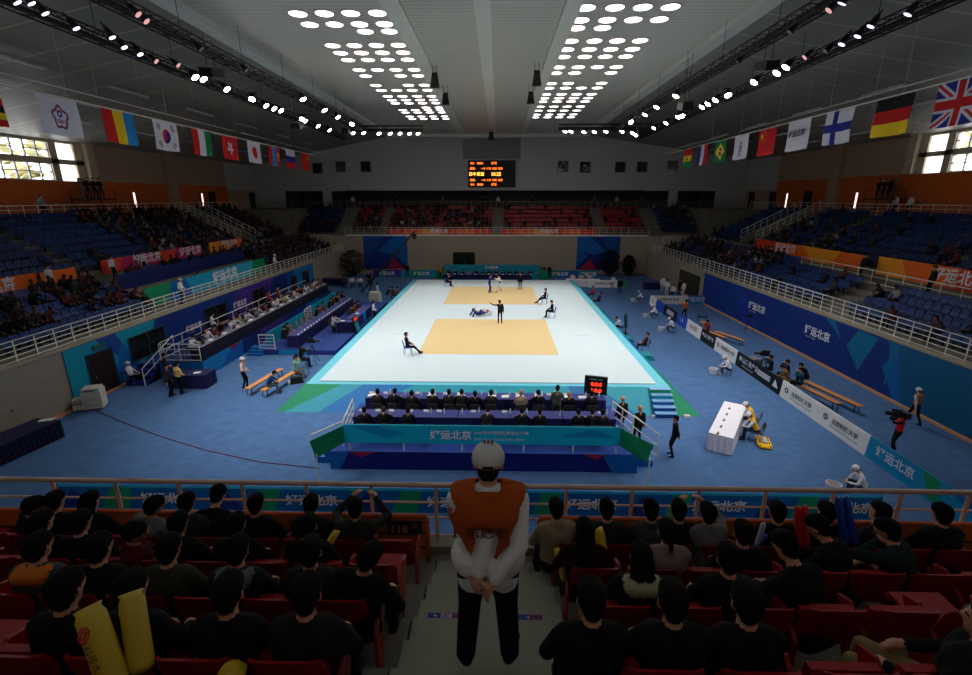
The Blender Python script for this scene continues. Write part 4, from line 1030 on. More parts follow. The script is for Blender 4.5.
def order_in_row(lst, key):
    out = {}; rows = {}
    for s in lst: rows.setdefault((s[0], s[5]), []).append(s)
    for r in rows.values():
        for n, s in enumerate(sorted(r, key=key)): out[id(s)] = n + 1
    return out
oirow = order_in_row(vis[:300], lambda s: s[2])
RN = ['front', 'second', 'third', 'fourth', 'fifth', 'sixth', 'seventh', 'top']
for s in vis[:300]:
    seat_obj(BS, 'blue_stadium_seat', s[1], s[2], s[3], s[4], 'blue stadium seat, %s from the near end of the %s row, %s block' % (nth(oirow[id(s)]), RN[s[5]], s[0]), 'nearer blue seats of the %s rows' % s[0])
seat_mass(BS, 'blue_stadium_seating', [s[1:5] for s in blue if id(s) not in ind], 'farther blue plastic seats in rows along both side stands')
red = [s for s in spots if s[0] == 'far red']
redi = [s for s in red if s[1] > .3 and s[5] < 6]
rorow = order_in_row(redi[:225], lambda s: s[1])
for s in redi[:225]:
    seat_obj(RS, 'red_stadium_seat', s[1], s[2], s[3], s[4], 'red seat in the far stand, %s row, %s from the centre gangway' % (RN[s[5]], nth(rorow[id(s)])), 'far red seats right of the centre gangway')
ri = set(id(s) for s in redi[:225])
seat_mass(RS, 'red_stadium_seating', [s[1:5] for s in red if id(s) not in ri], 'red plastic seats in the far stand, mostly under the crowd left of the gangway')

# ---------------------------------------------------------------- furniture builders
def cloth_table(x, y, z, w, d, h, rz, label, m=None, mt=None, name='draped_table', cat='table', pleat=.035, group=None):
    """folding table under a pleated cloth: legs and top hidden beneath the skirt"""
    root = empty(name, (x, y, z), R(rz)); tag(root, label, cat, group)
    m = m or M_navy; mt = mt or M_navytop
    MB().box((-w/2, -d/2, h - .03), (w/2, d/2, h)).build('tabletop', mt, root)
    pts = []; per = [(-w/2, -d/2), (w/2, -d/2), (w/2, d/2), (-w/2, d/2)]
    for k in range(4):
        a, b = Vector(per[k]), Vector(per[(k + 1) % 4]); n = max(4, int((b - a).length / .09)); nr = Vector((b.y - a.y, a.x - b.x)).normalized()
        for i in range(n): pts.append((a + (b - a) * (i / n), nr, i))
    vs = []; n = len(pts)
    for (p, nr, i) in pts: vs.append((p.x, p.y, h - .005))
    for (p, nr, i) in pts: q = p + nr * (.02 + (pleat if i % 2 else 0)); vs.append((q.x, q.y, .02))
    mb = MB().add(vs, [(i, n + i, n + (i + 1) % n, (i + 1) % n) for i in range(n)]); mb.build('skirt_cloth', m, root)
    return root
def place_card(x, y, z, rz, label, group, m=None, w=.2):
    mb = MB().prism([(-w/2, -.04, 0), (-w/2, .04, 0), (-w/2, 0, .09)], (w, 0, 0)); o = mb.build('place_card', m or M_paper, loc=(x, y, z), rz=R(rz)); tag(o, label, 'card', group); return o
def papers(x, y, z, rz, label, group=None, w=.3, d=.22):
    mb = MB().box((-w/2, -d/2, 0), (w/2, d/2, .012)); mb.box((-w/2 + .05, -d/2 + .04, .012), (w/2 + .04, d/2 + .02, .02)); o = mb.build('paper_sheet', M_paper, loc=(x, y, z), rz=R(rz)); tag(o, label, 'paper', group)
bot0 = []
def bottle(x, y, z, label, group):
    if not bot0:
        r_ = empty('water_bottle', (x, y, z)); tag(r_, label, 'bottle', group)
        a = MB().lathe([(.03, 0), (.033, .02), (.033, .14), (.014, .19), (.014, .2)], 10).build('bottle_body', mat('bottle_clear', (200, 215, 225), .15, spec=.8), r_, smooth=True)
        b = MB().lathe([(.017, .2), (.017, .225)], 8).build('lid', mat('lid_white', (235, 235, 240), .5), r_); bot0.extend([a, b])
    else:
        r_ = empty('water_bottle', (x, y, z)); tag(r_, label, 'bottle', group)
        for k in bot0: ref(k, r_)
ch0 = {}
def chair(x, y, z, rz, col, label, group=None, name='chair', metal=None):
    """four-legged chair facing +Y locally"""
    root = empty(name, (x, y, z), R(rz)); tag(root, label, 'chair', group)
    k = (col, metal)
    if k not in ch0:
        ms = cloth(*col); ml = M_steel if metal is None else cloth(*metal); parts = []
        mb = MB(); mb.prism([(-.22, -.2, .42), (.22, -.2, .42), (.24, .22, .43), (-.24, .22, .43)], (0, 0, .035)); parts.append(mb.build('seat', ms, root))
        mb = MB(); mb.prism([(-.21, -.2, .56), (.21, -.2, .56), (.2, -.26, .84), (-.2, -.26, .84)], (0, -.03, 0)); parts.append(mb.build('backrest', ms, root))
        for sx, sy in ((-1, 1), (1, 1), (-1, -1), (1, -1)):
            mb = MB(); mb.tube((sx * .2, sy * .18, .43), (sx * .22, sy * .22, 0), .014, 6)
            if sy < 0: mb.tube((sx * .2, -.18, .42), (sx * .2, -.25, .8), .014, 6)
            parts.append(mb.build('leg', ml, root))
        ch0[k] = parts
    else:
        for q in ch0[k]: ref(q, root)
    return root
def bench(x0, y0, x1, y1, label, z=.42, w=.3):
    a = Vector((x0, y0, 0)); b = Vector((x1, y1, 0)); L_ = (b - a).length; ang = math.atan2(b.y - a.y, b.x - a.x)
    root = empty('wooden_bench', (a + b) / 2, ang); tag(root, label, 'bench')
    MB().box((-L_/2, -w/2, z - .04), (L_/2, w/2, z)).build('seat', M_woodb, root)
    for s in (-1, 1):
        for t in (-1, 1):
            MB().tube((s * (L_/2 - .2), t * (w/2 - .04), z - .04), (s * (L_/2 - .14), t * (w/2 - .01), 0), .022, 6).build('leg', M_black, root)
    MB().box((-L_/2 + .2, -.02, z - .14), (L_/2 - .2, .02, z - .09)).build('stretcher', M_black, root)
def ad_board(x, y0, y1, s, h, m, label, texts=(), axis='Y', shapes=(), name='advertising_board'):
    """board standing on the floor; axis Y: runs along y at X = x facing s*X; axis X: runs x=y0..y1 at Y = x facing -Y"""
    ms = [m if not isinstance(m, list) else m[0]] + [q[0] for q in shapes]
    mb = MB(); t = .12
    if axis == 'Y':
        mb.prism([(x, y0, 0), (x - s * t * 2.2, y0, 0), (x - s * t, y0, h), (x - s * t * .6, y0, h)], (0, y1 - y0, 0), 0)
        for k, (mm, pl) in enumerate(shapes):
            pts = [Vector((x - s * (t * .6 * v) + s * (.006 + .002 * k), y0 + (y1 - y0) * u, h * v)) for u, v in pl]
            if (pts[1] - pts[0]).cross(pts[2] - pts[0]).x * s < 0: pts.reverse()
            mb.poly(pts, k + 1)
        o = mb.build(name, ms); tag(o, label, 'advertising board')
        for (u, v, hh, body_, tm) in texts:
            tilt = math.atan(t * .6 / h)
            text(body_, hh, (x - s * t * .6 * v + s * .02, y0 + (y1 - y0) * u, h * v), (R(90), 0, R(90) * s), tm, o, bold=.02)
    else:
        mb.prism([(y0, x, 0), (y0, x + t * 2.2, 0), (y0, x + t, h), (y0, x + t * .3, h)], (y1 - y0, 0, 0), 0)
        for k, (mm, pl) in enumerate(shapes):
            pts = [Vector((y0 + (y1 - y0) * u, x + t * .3 * v - .006 - .002 * k, h * v)) for u, v in pl]
            if (pts[1] - pts[0]).cross(pts[2] - pts[0]).y > 0: pts.reverse()
            mb.poly(pts, k + 1)
        o = mb.build(name, ms); tag(o, label, 'advertising board')
        for (u, v, hh, body_, tm) in texts: text(body_, hh, (y0 + (y1 - y0) * u, x + t * .3 * v - .03, h * v), (R(90), 0, 0), tm, o, bold=.02)
    return o
# boards down the right side (X = 14.4), faces towards the mats
AX = 14.4
B = [12.4, (14.4, 17.1, 0.16)[1] , (14.4, 23.03, -0.02)[1], (14.4, 27.8, 0.09)[1], (14.4, 30.76, 0.17)[1], (14.4, 33.07, 0.19)[1], (14.4, 35.72, 0.22)[1], (14.4, 37.84, 0.15)[1], (14.4, 41.02, 0.15)[1], (14.4, 43.16, -0.07)[1], 44.9]
UNI = '北京科技大学'; EN = 'UNIVERSITY OF SCIENCE AND TECHNOLOGY BEIJING'
ad_board(AX, B[0], B[1], -1, .85, M_cyan if False else mat('board_turquoise', (0, 140, 190), .5), 'turquoise board nearest the camera in the right side row, with white brush lettering', [(.72, .55, .44, GLB, M_letter)], shapes=[(M_green, [(.38, 0), (.5, 1), (.36, 1), (.3, .3)]), (M_blue, [(.0, .4), (.3, .9), (.1, 1), (0, 1)])])
ad_board(AX, B[1], B[2], -1, .85, M_paper, 'long white board with two grey seals in the right side row', [(.22, .55, .26, UNI, M_letterd), (.72, .55, .26, UNI, M_letterd), (.22, .28, .07, EN, M_letterd), (.72, .28, .07, EN, M_letterd), (.42, .55, .34, '◎', M_letterd), (.92, .55, .34, '◎', M_letterd)])
ad_board(AX, B[2], B[3], -1, .85, M_black, 'long black board with white lettering and a striped triangle mark', [(.7, .6, .36, '泰山体育产业', M_letter), (.7, .25, .1, 'TAISHAN SPORTS INDUSTRY', M_letter)],
         shapes=[(M_letter, [(.22, .38), (.48, .38), (.48, .46), (.22, .46)]), (M_letter, [(.22, .5), (.48, .5), (.48, .58), (.22, .58)]), (M_letter, [(.22, .62), (.48, .62), (.48, .7), (.22, .7)]), (M_letter, [(.05, .3), (.16, .3), (.125, .78)])])
ad_board(AX, B[3], B[4], -1, .85, M_paper, 'white board with one red-grey seal beside the crouched helper in the right side row', [(.4, .55, .3, UNI, M_letterd), (.85, .55, .34, '◎', mat('seal_red_grey', (150, 80, 90), .6))])
ad_board(AX, B[4], B[5], -1, .85, M_black, 'short black board with white lettering in the right side row', [(.5, .6, .3, '泰山体育产业', M_letter)])
ad_board(AX, B[5], B[6], -1, .85, M_paper, 'white board between the short black and the blue board', [(.5, .55, .4, '◎ ' + '北京', mat('seal_red_grey', (150, 80, 90), .6))])
ad_board(AX, B[6], B[7], -1, .85, mat('board_blue', (34, 76, 190), .5), 'bright blue board in the right side row, nearer of two', [(.5, .55, .3, 'SAMSUNG', M_letter)] if False else [(.5, .55, .3, '体育', M_letter)])
ad_board(AX, B[7], B[8], -1, .85, M_black, 'black board with a pale box between the two blue boards', shapes=[(mat('pale_grey_print', (170, 176, 186), .6), [(.25, .3), (.75, .3), (.75, .75), (.25, .75)])])
ad_board(AX, B[8], B[9], -1, .85, mat('board_blue', (34, 76, 190), .5), 'bright blue board in the right side row, farther of two')
ad_board(AX, B[9], B[10], -1, .85, M_paper, 'white board at the far end of the right side row', [(.5, .55, .34, '◎', mat('seal_red_grey', (150, 80, 90), .6))])
ad_board(44.95, 14.5, 18.0, 1, .8, M_paper, 'white board facing the camera before the group in white on the right', [(.5, .55, .3, UNI, M_letterd)], axis='X')
ad_board(44.95, 18.0, 19.4, 1, .8, mat('board_turquoise', (0, 140, 190), .5), 'turquoise board facing the camera before the right dark opening', [(.5, .55, .5, GLB, M_letter)], axis='X')
ad_board(53.6, 10.2, 13.4, 1, .8, M_paper, 'white board standing alone near the far right corner', [(.5, .55, .3, UNI, mat('seal_red_grey', (150, 80, 90), .6))], axis='X')
ad_board(53.6, 13.4, 14.4, 1, .8, M_green, 'short green board next to the far right white board', axis='X')
# boards by the camera side and at the far end
NY = 13.15
nb = [(-14.2, -9.2), (-9.2, -4.6), (-4.6, -.1), (-.1, 4.2), (4.2, 8.1), (8.1, 12.0)]
nl = ['first from the left', 'second from the left', 'third from the left', 'fourth from the left', 'fifth from the left', 'rightmost']
for (a, b), l in zip(nb, nl):
    # these face the mats and show lettering on the near side as well
    o = ad_board(NY, a, b, 1, .85, mat('board_petrol', (0, 92, 160), .5), 'turquoise blue board just beyond the front railing, %s' % l, [(.72, .45, .42, GLB, M_letter)], axis='X',
                 shapes=[(M_cyan, [(0, .9), (1, .9), (1, 1), (0, 1)]), (M_green, [(.28, 0), (.36, .9), (.5, .9), (.46, .0)]), (M_blue3, [(.0, 0), (.1, .85), (.2, .3), (.22, 0)])])
for (a, b, m, l) in ((-15.8, -12.2, M_purple, 'violet board at the foot of the far wall, left'), (-12.2, -7.0, M_turq, 'turquoise board at the foot of the far wall, left of the official table'), (5.6, 10.2, M_blue, 'blue and green board at the foot of the far wall, right of the official table'), (10.2, 12.6, M_turq, 'turquoise board at the foot of the far wall under the right cloth')):
    ad_board(60.4, a, b, 1, .9, m, l, [(.5, .5, .5, GLB, M_letter)], axis='X', shapes=[(M_green, [(.2, 0), (.3, 1), (.5, 1), (.4, 0)])])

# ---------------------------------------------------------------- front official stage
SX0, SX1, SY0, SY1, SZ = -6.15, 5.15, 15.65, 19.9, .75
root = empty('official_stage', (-.5, 15.65, 0)); tag(root, 'low blue stage carrying two rows of official tables in front of the mats', 'stage')
MB().box((SX0 + .5, 0, 0), (SX1 + .5, 4.25, SZ - .02)).build('stage_base', mat('stage_front_navy', (12, 24, 112), .6), root)
MB().box((SX0 + .48, -.02, SZ - .02), (SX1 + .52, 4.25, SZ)).build('stage_floor', mat('stage_carpet', (34, 66, 146), .8), root)
mb = MB(); 
for k, (mi, pl) in enumerate(((0, [(-5.65, 0), (-5.65, .74), (-4.9, .74), (-5.3, 0)]), (1, [(-4.9, .74), (-3.9, .74), (-4.5, .5)]), (0, [(4.75, 0), (4.35, .74), (5.65, .74), (5.65, 0)]), (1, [(3.65, .74), (4.45, .74), (4.15, .52)]))):
    MB().poly([(x, -.024 - .002 * k, z) for x, z in pl]).build('stage_print', [M_blue, mat('crimson_print', (150, 26, 70), .6)][mi], root)
for s, x in ((-1, SX0 + .5), (1, SX1 + .5)):
    mb = MB(); mb.box((x, .4, 0), (x + s * .35, 1.6, .5)); mb.box((x + s * .35, .4, 0), (x + s * .7, 1.6, .25)); mb.build('steps', M_blue, root)
root = empty('stage_banner', (-.5, 15.7, 0)); tag(root, 'turquoise banner with white lettering and green ends on posts before the front stage', 'banner')
MB().box((-5.05, -.03, 1.08), (4.95, .01, 1.77)).build('banner_cloth', mat('banner_teal', (0, 178, 214), .6), root)
mb = MB(); mb.prism([(-5.05, -.03, 1.08), (-5.05, -.03, 1.77), (-5.95, -.95, 1.62), (-5.8, -.95, .95)], (0, .04, 0)); mb.build('green_end', M_green, root)
mb = MB(); mb.prism([(4.95, -.03, 1.08), (4.95, -.03, 1.77), (5.85, -.95, 1.62), (5.65, -.95, .95)], (0, .04, 0)); mb.build('green_end', M_green, root)
for pl in ([(-4.9, -.035, 1.77), (-3.8, -.035, 1.77), (-2.8, -.035, 1.5), (-3.5, -.035, 1.3)], [(2.7, -.035, 1.4), (4.0, -.035, 1.74), (4.85, -.035, 1.4)]): MB().poly(pl).build('pattern', mat('banner_blue_patch', (0, 140, 196), .6), root)
MB().tube((-5.05, 0, 1.79), (4.95, 0, 1.79), .03, 8).build('top_rail', M_cyan, root)
for x in (-4.9, -2.9, -.75, 1.5, 3.3, 4.85): MB().tube((x, .04, .72), (x, .04, 1.78), .028, 8).build('post', M_rail, root)
for s in (-1, 1): MB().tube((s * 5.78, -.9, 0), (s * 5.78, -.9, 1.1), .028, 8).build('post', M_rail, root)
text(GLB, .38, (-1.45, 15.64, 1.42), (R(90), 0, 0), M_letter, bold=.02).parent = None
lt = bpy.data.objects[-1] if False else None
for o in [q for q in bpy.data.objects if q.name.startswith('lettering') and q.parent is None]: o.parent = root; o.location = (-1.15, -.045, 1.42)
text('2007年中国国际柔道公开赛', .165, (.68, -.045, 1.53), (R(90), 0, 0), M_letter, root); text('2007 International Judo Open', .15, (.6, -.045, 1.29), (R(90), 0, 0), M_letter, root)
railing('stage_railing', [(-5.7, 16.0, .75), (-5.95, 18.2, .75)], .95, 3, .6, M_rail, 'short white railing at the left end of the front stage')
railing('stage_railing', [(-6.3, 17.6, .0), (-7.1, 16.5, .0)], .95, 2, .9, M_rail, 'sloping white handrail left of the front stage')
railing('stage_railing', [(4.75, 18.2, .75), (5.2, 16.8, .75)], .95, 3, .6, M_rail, 'short white railing at the right end of the front stage')
railing('stage_railing', [(5.25, 16.9, .75), (6.1, 16.4, 0.2)], .95, 2, .9, M_rail, 'sloping white handrail right of the front stage')
for j, (yy, w) in enumerate(((17.35, 'nearer'), (19.15, 'farther'))):
    for i in range(5):
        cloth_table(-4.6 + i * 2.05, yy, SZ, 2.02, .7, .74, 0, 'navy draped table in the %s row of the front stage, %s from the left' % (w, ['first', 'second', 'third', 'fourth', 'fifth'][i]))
random.seed(11)
for j, yy in enumerate((17.35, 19.15)):
    w = 'nearer' if j == 0 else 'farther'
    for i in range(16):
        x = -5.4 + i * .64 + random.uniform(-.1, .1)
        if random.random() < .75: place_card(x, yy + .18, SZ + .74, random.uniform(-8, 8), 'place card, %s spot from the left, %s table row of the front stage' % (nth(i + 1), w), 'place cards on the %s front table row' % w)
        if random.random() < .7: bottle(x + .22, yy + random.uniform(-.1, .1), SZ + .74, 'water bottle, %s spot from the left, %s table row of the front stage' % (nth(i + 1), w), 'bottles on the %s front table row' % w)
        if j == 1 and random.random() < .7: papers(x + .05, yy - .05, SZ + .74, random.uniform(-20, 20), 'white papers, %s spot from the left, farther row of the front stage' % nth(i + 1), 'papers on the farther front table row')
ORDN = ['first', 'second', 'third', 'fourth', 'fifth', 'sixth', 'seventh', 'eighth', 'ninth', 'tenth', 'eleventh', 'twelfth', 'thirteenth', 'fourteenth', 'fifteenth', 'sixteenth', 'seventeenth', 'eighteenth', 'nineteenth', 'twentieth']
def xs_at(z, y, pxs):  # floor x on the line Y=y, given precomputed list
    return pxs
n1 = [(-5.02, 16.6, 2.04)[0], (-4.3, 16.6, 2.05)[0], (-3.35, 16.6, 2.06)[0], (-0.36, 16.6, 2.01)[0], (0.96, 16.6, 2.03)[0], (1.63, 16.6, 2.03)[0], (3.09, 16.6, 2.05)[0], (3.64, 16.6, 2.14)[0], (3.98, 16.6, 2.14)[0]]
kk = ['sitlap', 'sittable', 'sitlap', 'sitlean', 'sittable', 'sitlap', 'sitlap', 'sittable', 'sitlap']
for i, x in enumerate(n1):
    person(kk[i], x, 16.55, SZ, random.uniform(-8, 8), random.choice([BLK, (26, 26, 34), (30, 30, 34)]), BLK, 'dark-suited official seen from behind, %s from the left at the nearer stage table' % ORDN[i], hair=(60, 40, 28) if i == 1 else (20, 16, 16), bulk=1.2)
    chair(x, 16.5, SZ, 0, (60, 60, 66), 'grey chair under the %s official from the left at the nearer stage table' % ORDN[i])
n2 = [(-4.96, 18.35, 1.96)[0], (-4.29, 18.35, 1.97)[0], (-3.5, 18.35, 1.98)[0], (-2.67, 18.35, 1.99)[0], (-1.97, 18.35, 1.99)[0], (-1.47, 18.35, 2.0)[0], (-0.89, 18.35, 2.0)[0], (-0.23, 18.35, 1.88)[0], (1.0, 18.35, 2.02)[0], (1.74, 18.35, 1.9)[0], (2.97, 18.35, 1.91)[0], (3.91, 18.35, 1.92)[0]]
for i, x in enumerate(n2):
    person(['sitlap', 'sittable', 'sitback', 'sitlap'][i % 4], x, 18.35, SZ, random.uniform(-8, 8), (150, 130, 120) if i == 8 else random.choice([BLK, (26, 28, 30), (34, 38, 34)]), BLK, 'official seen from behind, %s from the left at the farther stage table' % ORDN[i], hair=(180, 130, 100) if i in (8, 10) else (20, 16, 16), bulk=1.2)
    chair(x, 18.3, SZ, 0, (60, 60, 66), 'grey chair under the %s official from the left at the farther stage table' % ORDN[i])
q = (2.44, 18.0, 1.83)
person('stand2', q[0], 17.95, SZ, -10, (78, 84, 72), (60, 60, 60), 'person in olive jacket standing between the two stage table rows')
# electronic mat scoreboard facing the officials
root = empty('score_display', (4.25, 19.3, .75), R(-14)); tag(root, 'black score display with red digits at the right end of the front stage', 'display')
mb = MB(); mb.box((-.48, -.06, .82), (.48, .08, 1.62)); mb.build('screen_case', M_black, root)
MB().tube((0, .02, 0), (0, .02, .85), .035, 8).box((-.3, -.2, 0), (.3, .25, .03)).build('stand', M_black, root)
text('WHITE   0 0 0', .09, (0, -.075, 1.5), (R(90), 0, 0), emis('led_dim', (120, 190, 160), .6), root, name='characters')
text('0:0:0', .24, (.02, -.075, 1.28), (R(90), 0, 0), emis('led_red', (255, 60, 34), 1.6), root, bold=.05, name='characters')
text('1:0:0', .24, (.02, -.075, 1.0), (R(90), 0, 0), emis('led_red', (255, 60, 34), 1.6), root, bold=.05, name='characters')
for (px, lb, b) in (((5.28, 18.66, 0.0), 'bald man in dark suit standing just right of the front stage, nearer the tables', True), ((5.74, 17.73, 0.0), 'bald man in black suit seen from behind, right of the front stage railing', True)):
    person('stand', px[0], px[1], 0, 10, BLK, BLK, lb, hair=(190, 138, 106))
q = (6.87, 16.88, 0.0); person('behind', q[0], q[1], 0, 75, BLK, BLK, 'man in black suit standing alone on the blue floor right of the front stage', skin=(206, 150, 120))
for (a, lb) in (((7.33, 20.47, 0.0), 'small white marker block left of the blue platform steps'), ((8.76, 20.51, 0.0), 'small white marker block right of the blue platform steps')):
    mb = MB().box((-.16, -.06, 0), (.16, .06, .07)).box((-.1, -.05, .07), (.1, .05, .1)); tag(mb.build('marker_block', mat('marker_white', (226, 206, 200), .6), loc=(a[0], a[1] - .1, 0)), lb, 'marker')

# ---------------------------------------------------------------- on the mats
MZ = 1.036
q = (0.2, 33.3, 1.0); person('point', q[0], q[1], MZ, 0, BLK, BLK, 'referee in black suit with one arm raised, on the nearer contest area')
q = (2.2, 46.25, 1.0); person('stand', q[0], q[1], MZ, 180, BLK, BLK, 'referee in black suit standing on the farther yellow square')
q = (-0.75, 44.91, 1.0); person('judo_grip', q[0], q[1], MZ, -80, (36, 56, 134), (36, 56, 134), 'fighter in blue judo suit gripping an opponent on the farther yellow square', acc=(20, 20, 24))
q = (0.25, 45.43, 1.0); person('judo_wide', q[0], q[1], MZ, 85, (226, 222, 224), (226, 222, 224), 'fighter in white judo suit with wide stance on the farther yellow square', acc=(20, 20, 24))
POSE['lie_white'] = dict(pel=(0, 0, .2), up=Matrix(((1, 0, 0), (0, .17, .98), (0, -.98, .17))), hands=((-.3, .75, .1), (.34, .62, .3)), feet=((-.3, -.75, .06), (.35, -.7, .1)), knee=(.3, 0, 1), elbow=(1, 0, -.2), gi=True)
POSE['lie_blue'] = dict(pel=(0, 0, .16), up=Matrix(((1, 0, 0), (0, -.17, .98), (0, .98, .17))), hands=((-.34, .5, .36), (.3, .6, .3)), feet=((-.3, -.6, .06), (.3, -.5, .06)), knee=(.2, 0, 1), elbow=(1, 0, .4), gi=True)
q = (-1.02, 36.18, 1.0); person('lie_white', q[0] - .15, q[1] + .1, MZ, 80, (226, 224, 228), (226, 224, 228), 'fighter in white judo suit lying across the opponent near the pointing referee', acc=(20, 20, 24))
q = (-1.78, 35.83, 1.0); person('lie_blue', q[0] + .35, q[1] - .2, MZ, -75, (40, 58, 132), (40, 58, 132), 'fighter in blue judo suit pinned on the mat near the pointing referee', acc=(20, 20, 24))
for (q, rz, k, lb) in (((-5.12, 26.12, 1.0), -70, 'sitstretch', 'near left corner of the mats'), ((4.12, 35.18, 1.0), 72, 'sitlap', 'right side between the yellow squares, nearer one'), ((4.02, 40.12, 1.0), 75, 'sitstretch', 'right side between the yellow squares, farther one'), ((-5.1, 47.98, 1.0), -60, 'sitlean', 'far left corner of the mats')):
    chair(q[0], q[1], MZ, rz, (40, 72, 150), 'blue corner judge chair at the ' + lb, metal=(60, 90, 150))
    person(k, q[0], q[1], MZ, rz, BLK, BLK, 'corner judge in black suit seated at the ' + lb)

# ---------------------------------------------------------------- far official table
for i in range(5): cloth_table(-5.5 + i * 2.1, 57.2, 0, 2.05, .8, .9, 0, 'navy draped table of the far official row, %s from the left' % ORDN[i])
for i in range(13):
    x = -5.9 + i * .82
    person(['sittable', 'sitlap', 'sitlean'][i % 3], x, 58.1, .1, 180 + random.uniform(-8, 8), BLK if i != 3 else (150, 120, 130), BLK, 'official facing the camera, %s from the left at the far table' % ORDN[i])
    place_card(x, 57.0, .9, 0, 'small white card, %s from the left on the far official table' % nth(i + 1), 'cards on the far official table')
o = ad_board(59.2, -6.4, 5.0, 1, 1.75, M_turq, 'turquoise screen behind the far official table', [(.5, .8, .4, GLB, M_letter)], axis='X', name='back_screen')
for s, x in ((-1, -6.5), (1, 5.1)):
    mb = MB().prism([(x, 59.1, .0), (x, 59.1, 1.7), (x + s * .9, 57.6, 1.2), (x + s * .9, 57.6, .0)], (.03, .03, 0)); tag(mb.build('green_end_screen', M_green), 'green slanting end screen %s of the far official table' % ('left' if s < 0 else 'right'), 'screen')
for (q, rz, c, lb) in (((5.74, 59.7, 0.0), 180, BLK, 'person in black standing right of the far official table, left of a pair'), ((6.43, 59.71, 0.0), 175, (30, 30, 40), 'person in black standing right of the far official table, right of a pair'), ((-11.43, 60.46, 0.0), 190, BLK, 'person in black standing before the far wall under the left cloth'), ((-7.03, 58.26, 0.0), 170, (214, 90, 40), 'person in orange standing left of the far official table')):
    person('stand', q[0], q[1], 0, rz, c, BLK, lb)
def bush(x, y, lb, r=1.7, h=3.3):
    root = empty('potted_plant', (x, y, 0)); tag(root, lb, 'plant')
    MB().lathe([(.3, 0), (.4, .5), (.42, .55), (.36, .55)], 14).build('pot', mat('pot_brown', (60, 44, 36), .7), root)
    rr = random.Random(int(x * 10)); mb = MB()
    mb.build('leaf_start', M_leaf, root) if False else None
    for i in range(1500):
        a, b = rr.uniform(0, 6.28), rr.uniform(-1, 1); rad = r * (.45 + .55 * rr.random()); c = Vector((math.cos(a) * math.sqrt(1 - b*b) * rad, math.sin(a) * math.sqrt(1 - b*b) * rad, h * .55 + b * h * .45))
        d = Vector((rr.uniform(-1, 1), rr.uniform(-1, 1), rr.uniform(-.6, 1))).normalized() * .17; e = d.cross(Vector((rr.random(), rr.random(), 1))).normalized() * .05
        mb.poly([c - d, c + e, c + d, c - e])
    mb.build('foliage', M_leaf, root)
    st = MB()
    for i in range(12): a = i * .52; st.tube((0, 0, .5), (math.cos(a) * r * .6, math.sin(a) * r * .6, h * .6), .02, 5)
    st.build('stem', mat('stem_brown', (50, 38, 28), .8), root)
bush(-18.4, 61.0, 'large dark bushy plant in the far left corner of the floor'); bush(14.3, 61.6, 'large dark bushy plant before the right far cloth, left of a pair', r=1.35); bush(16.75, 61.9, 'large dark bushy plant before the far wall, right of a pair', r=.95, h=2.6)

# ---------------------------------------------------------------- right side of the floor
q = (11.16, 19.55, 0.0)
root_t = cloth_table(9.8, 18.75, 0, .9, 3.7, .75, -33, 'long white-clothed table angled on the right of the floor', m=mat('tablecloth_white', (222, 218, 232), .8), mt=mat('tablecloth_white_top', (232, 230, 238), .8))
for i, t in enumerate((-1.5, -.8, -.1, .6, 1.3)):
    a = R(-33); place_card(9.75 - t * math.sin(a) - .2, 18.6 + t * math.cos(a), .75, 50, 'small brown object on the white angled table, %s from its near end' % nth(i + 1), 'small objects on the white angled table', m=cloth(140, 110, 110), w=.14)
mb = MB().box((-.3, -.2, 0), (.3, .2, .35)).box((-.25, -.21, .1), (.25, -.2, .3), 1); tag(mb.build('equipment_case', [M_black, M_steel], loc=((8.97, 17.64, 0.0)[0], (8.97, 17.64, 0.0)[1], 0), rz=R(-30)), 'black equipment case under the near end of the white table', 'case')
YL = (236, 178, 30)
for (q, rz, k, lb) in (((11.1, 19.17, 0.0), 60, 'sitlean', 'volunteer in yellow vest and white cap at the white table, farther one'), ((10.73, 18.18, 0.0), 70, 'sitlean', 'volunteer in yellow vest and white cap at the white table, nearer one beside the stretcher')):
    chair(q[0], q[1], 0, rz, (60, 60, 70), 'dark chair under the ' + lb.split(' and')[0] + (', farther' if 'farther' in lb else ', nearer')); person(k, q[0], q[1], 0, rz, (226, 222, 228), (40, 44, 70), lb, vest=YL, acc=(232, 230, 232), cap=True) if False else None
    o = bpy.data.objects.new('person', get_mesh(k, cap=True, vest=True)); COL.objects.link(o); o.location = (q[0], q[1], 0); o.rotation_euler = (0, 0, R(rz))
    for i, c in ((TOP, (226, 222, 228)), (VEST, YL), (BOT, (40, 44, 70)), (ACC, (232, 230, 232))): o.material_slots[i].link = 'OBJECT'; o.material_slots[i].material = cloth(*c)
    tag(o, lb, 'person')
q = (10.89, 17.93, 0.0); root = empty('stretcher', (q[0] + .05, q[1], 0), R(-20)); tag(root, 'bright yellow rescue stretcher board on the floor beside the white table', 'stretcher')
mb = MB(); mb.prism([(-.22, -.5, .05), (.22, -.5, .05), (.26, -.2, .05), (.24, .5, .05), (-.24, .5, .05), (-.26, -.2, .05)], (0, 0, .06)); mb.build('board', mat('stretcher_yellow', (244, 190, 20), .5), root)
for s in (-1, 1):
    for t in (-.4, -.1, .2, .42): MB().box((s * .16, t - .06, .112), (s * .21, t + .06, .12)).build('hand_slot', M_black, root)
MB().box((-.12, -.15, .11), (.12, .3, .16)).build('strap', cloth(180, 180, 186), root)
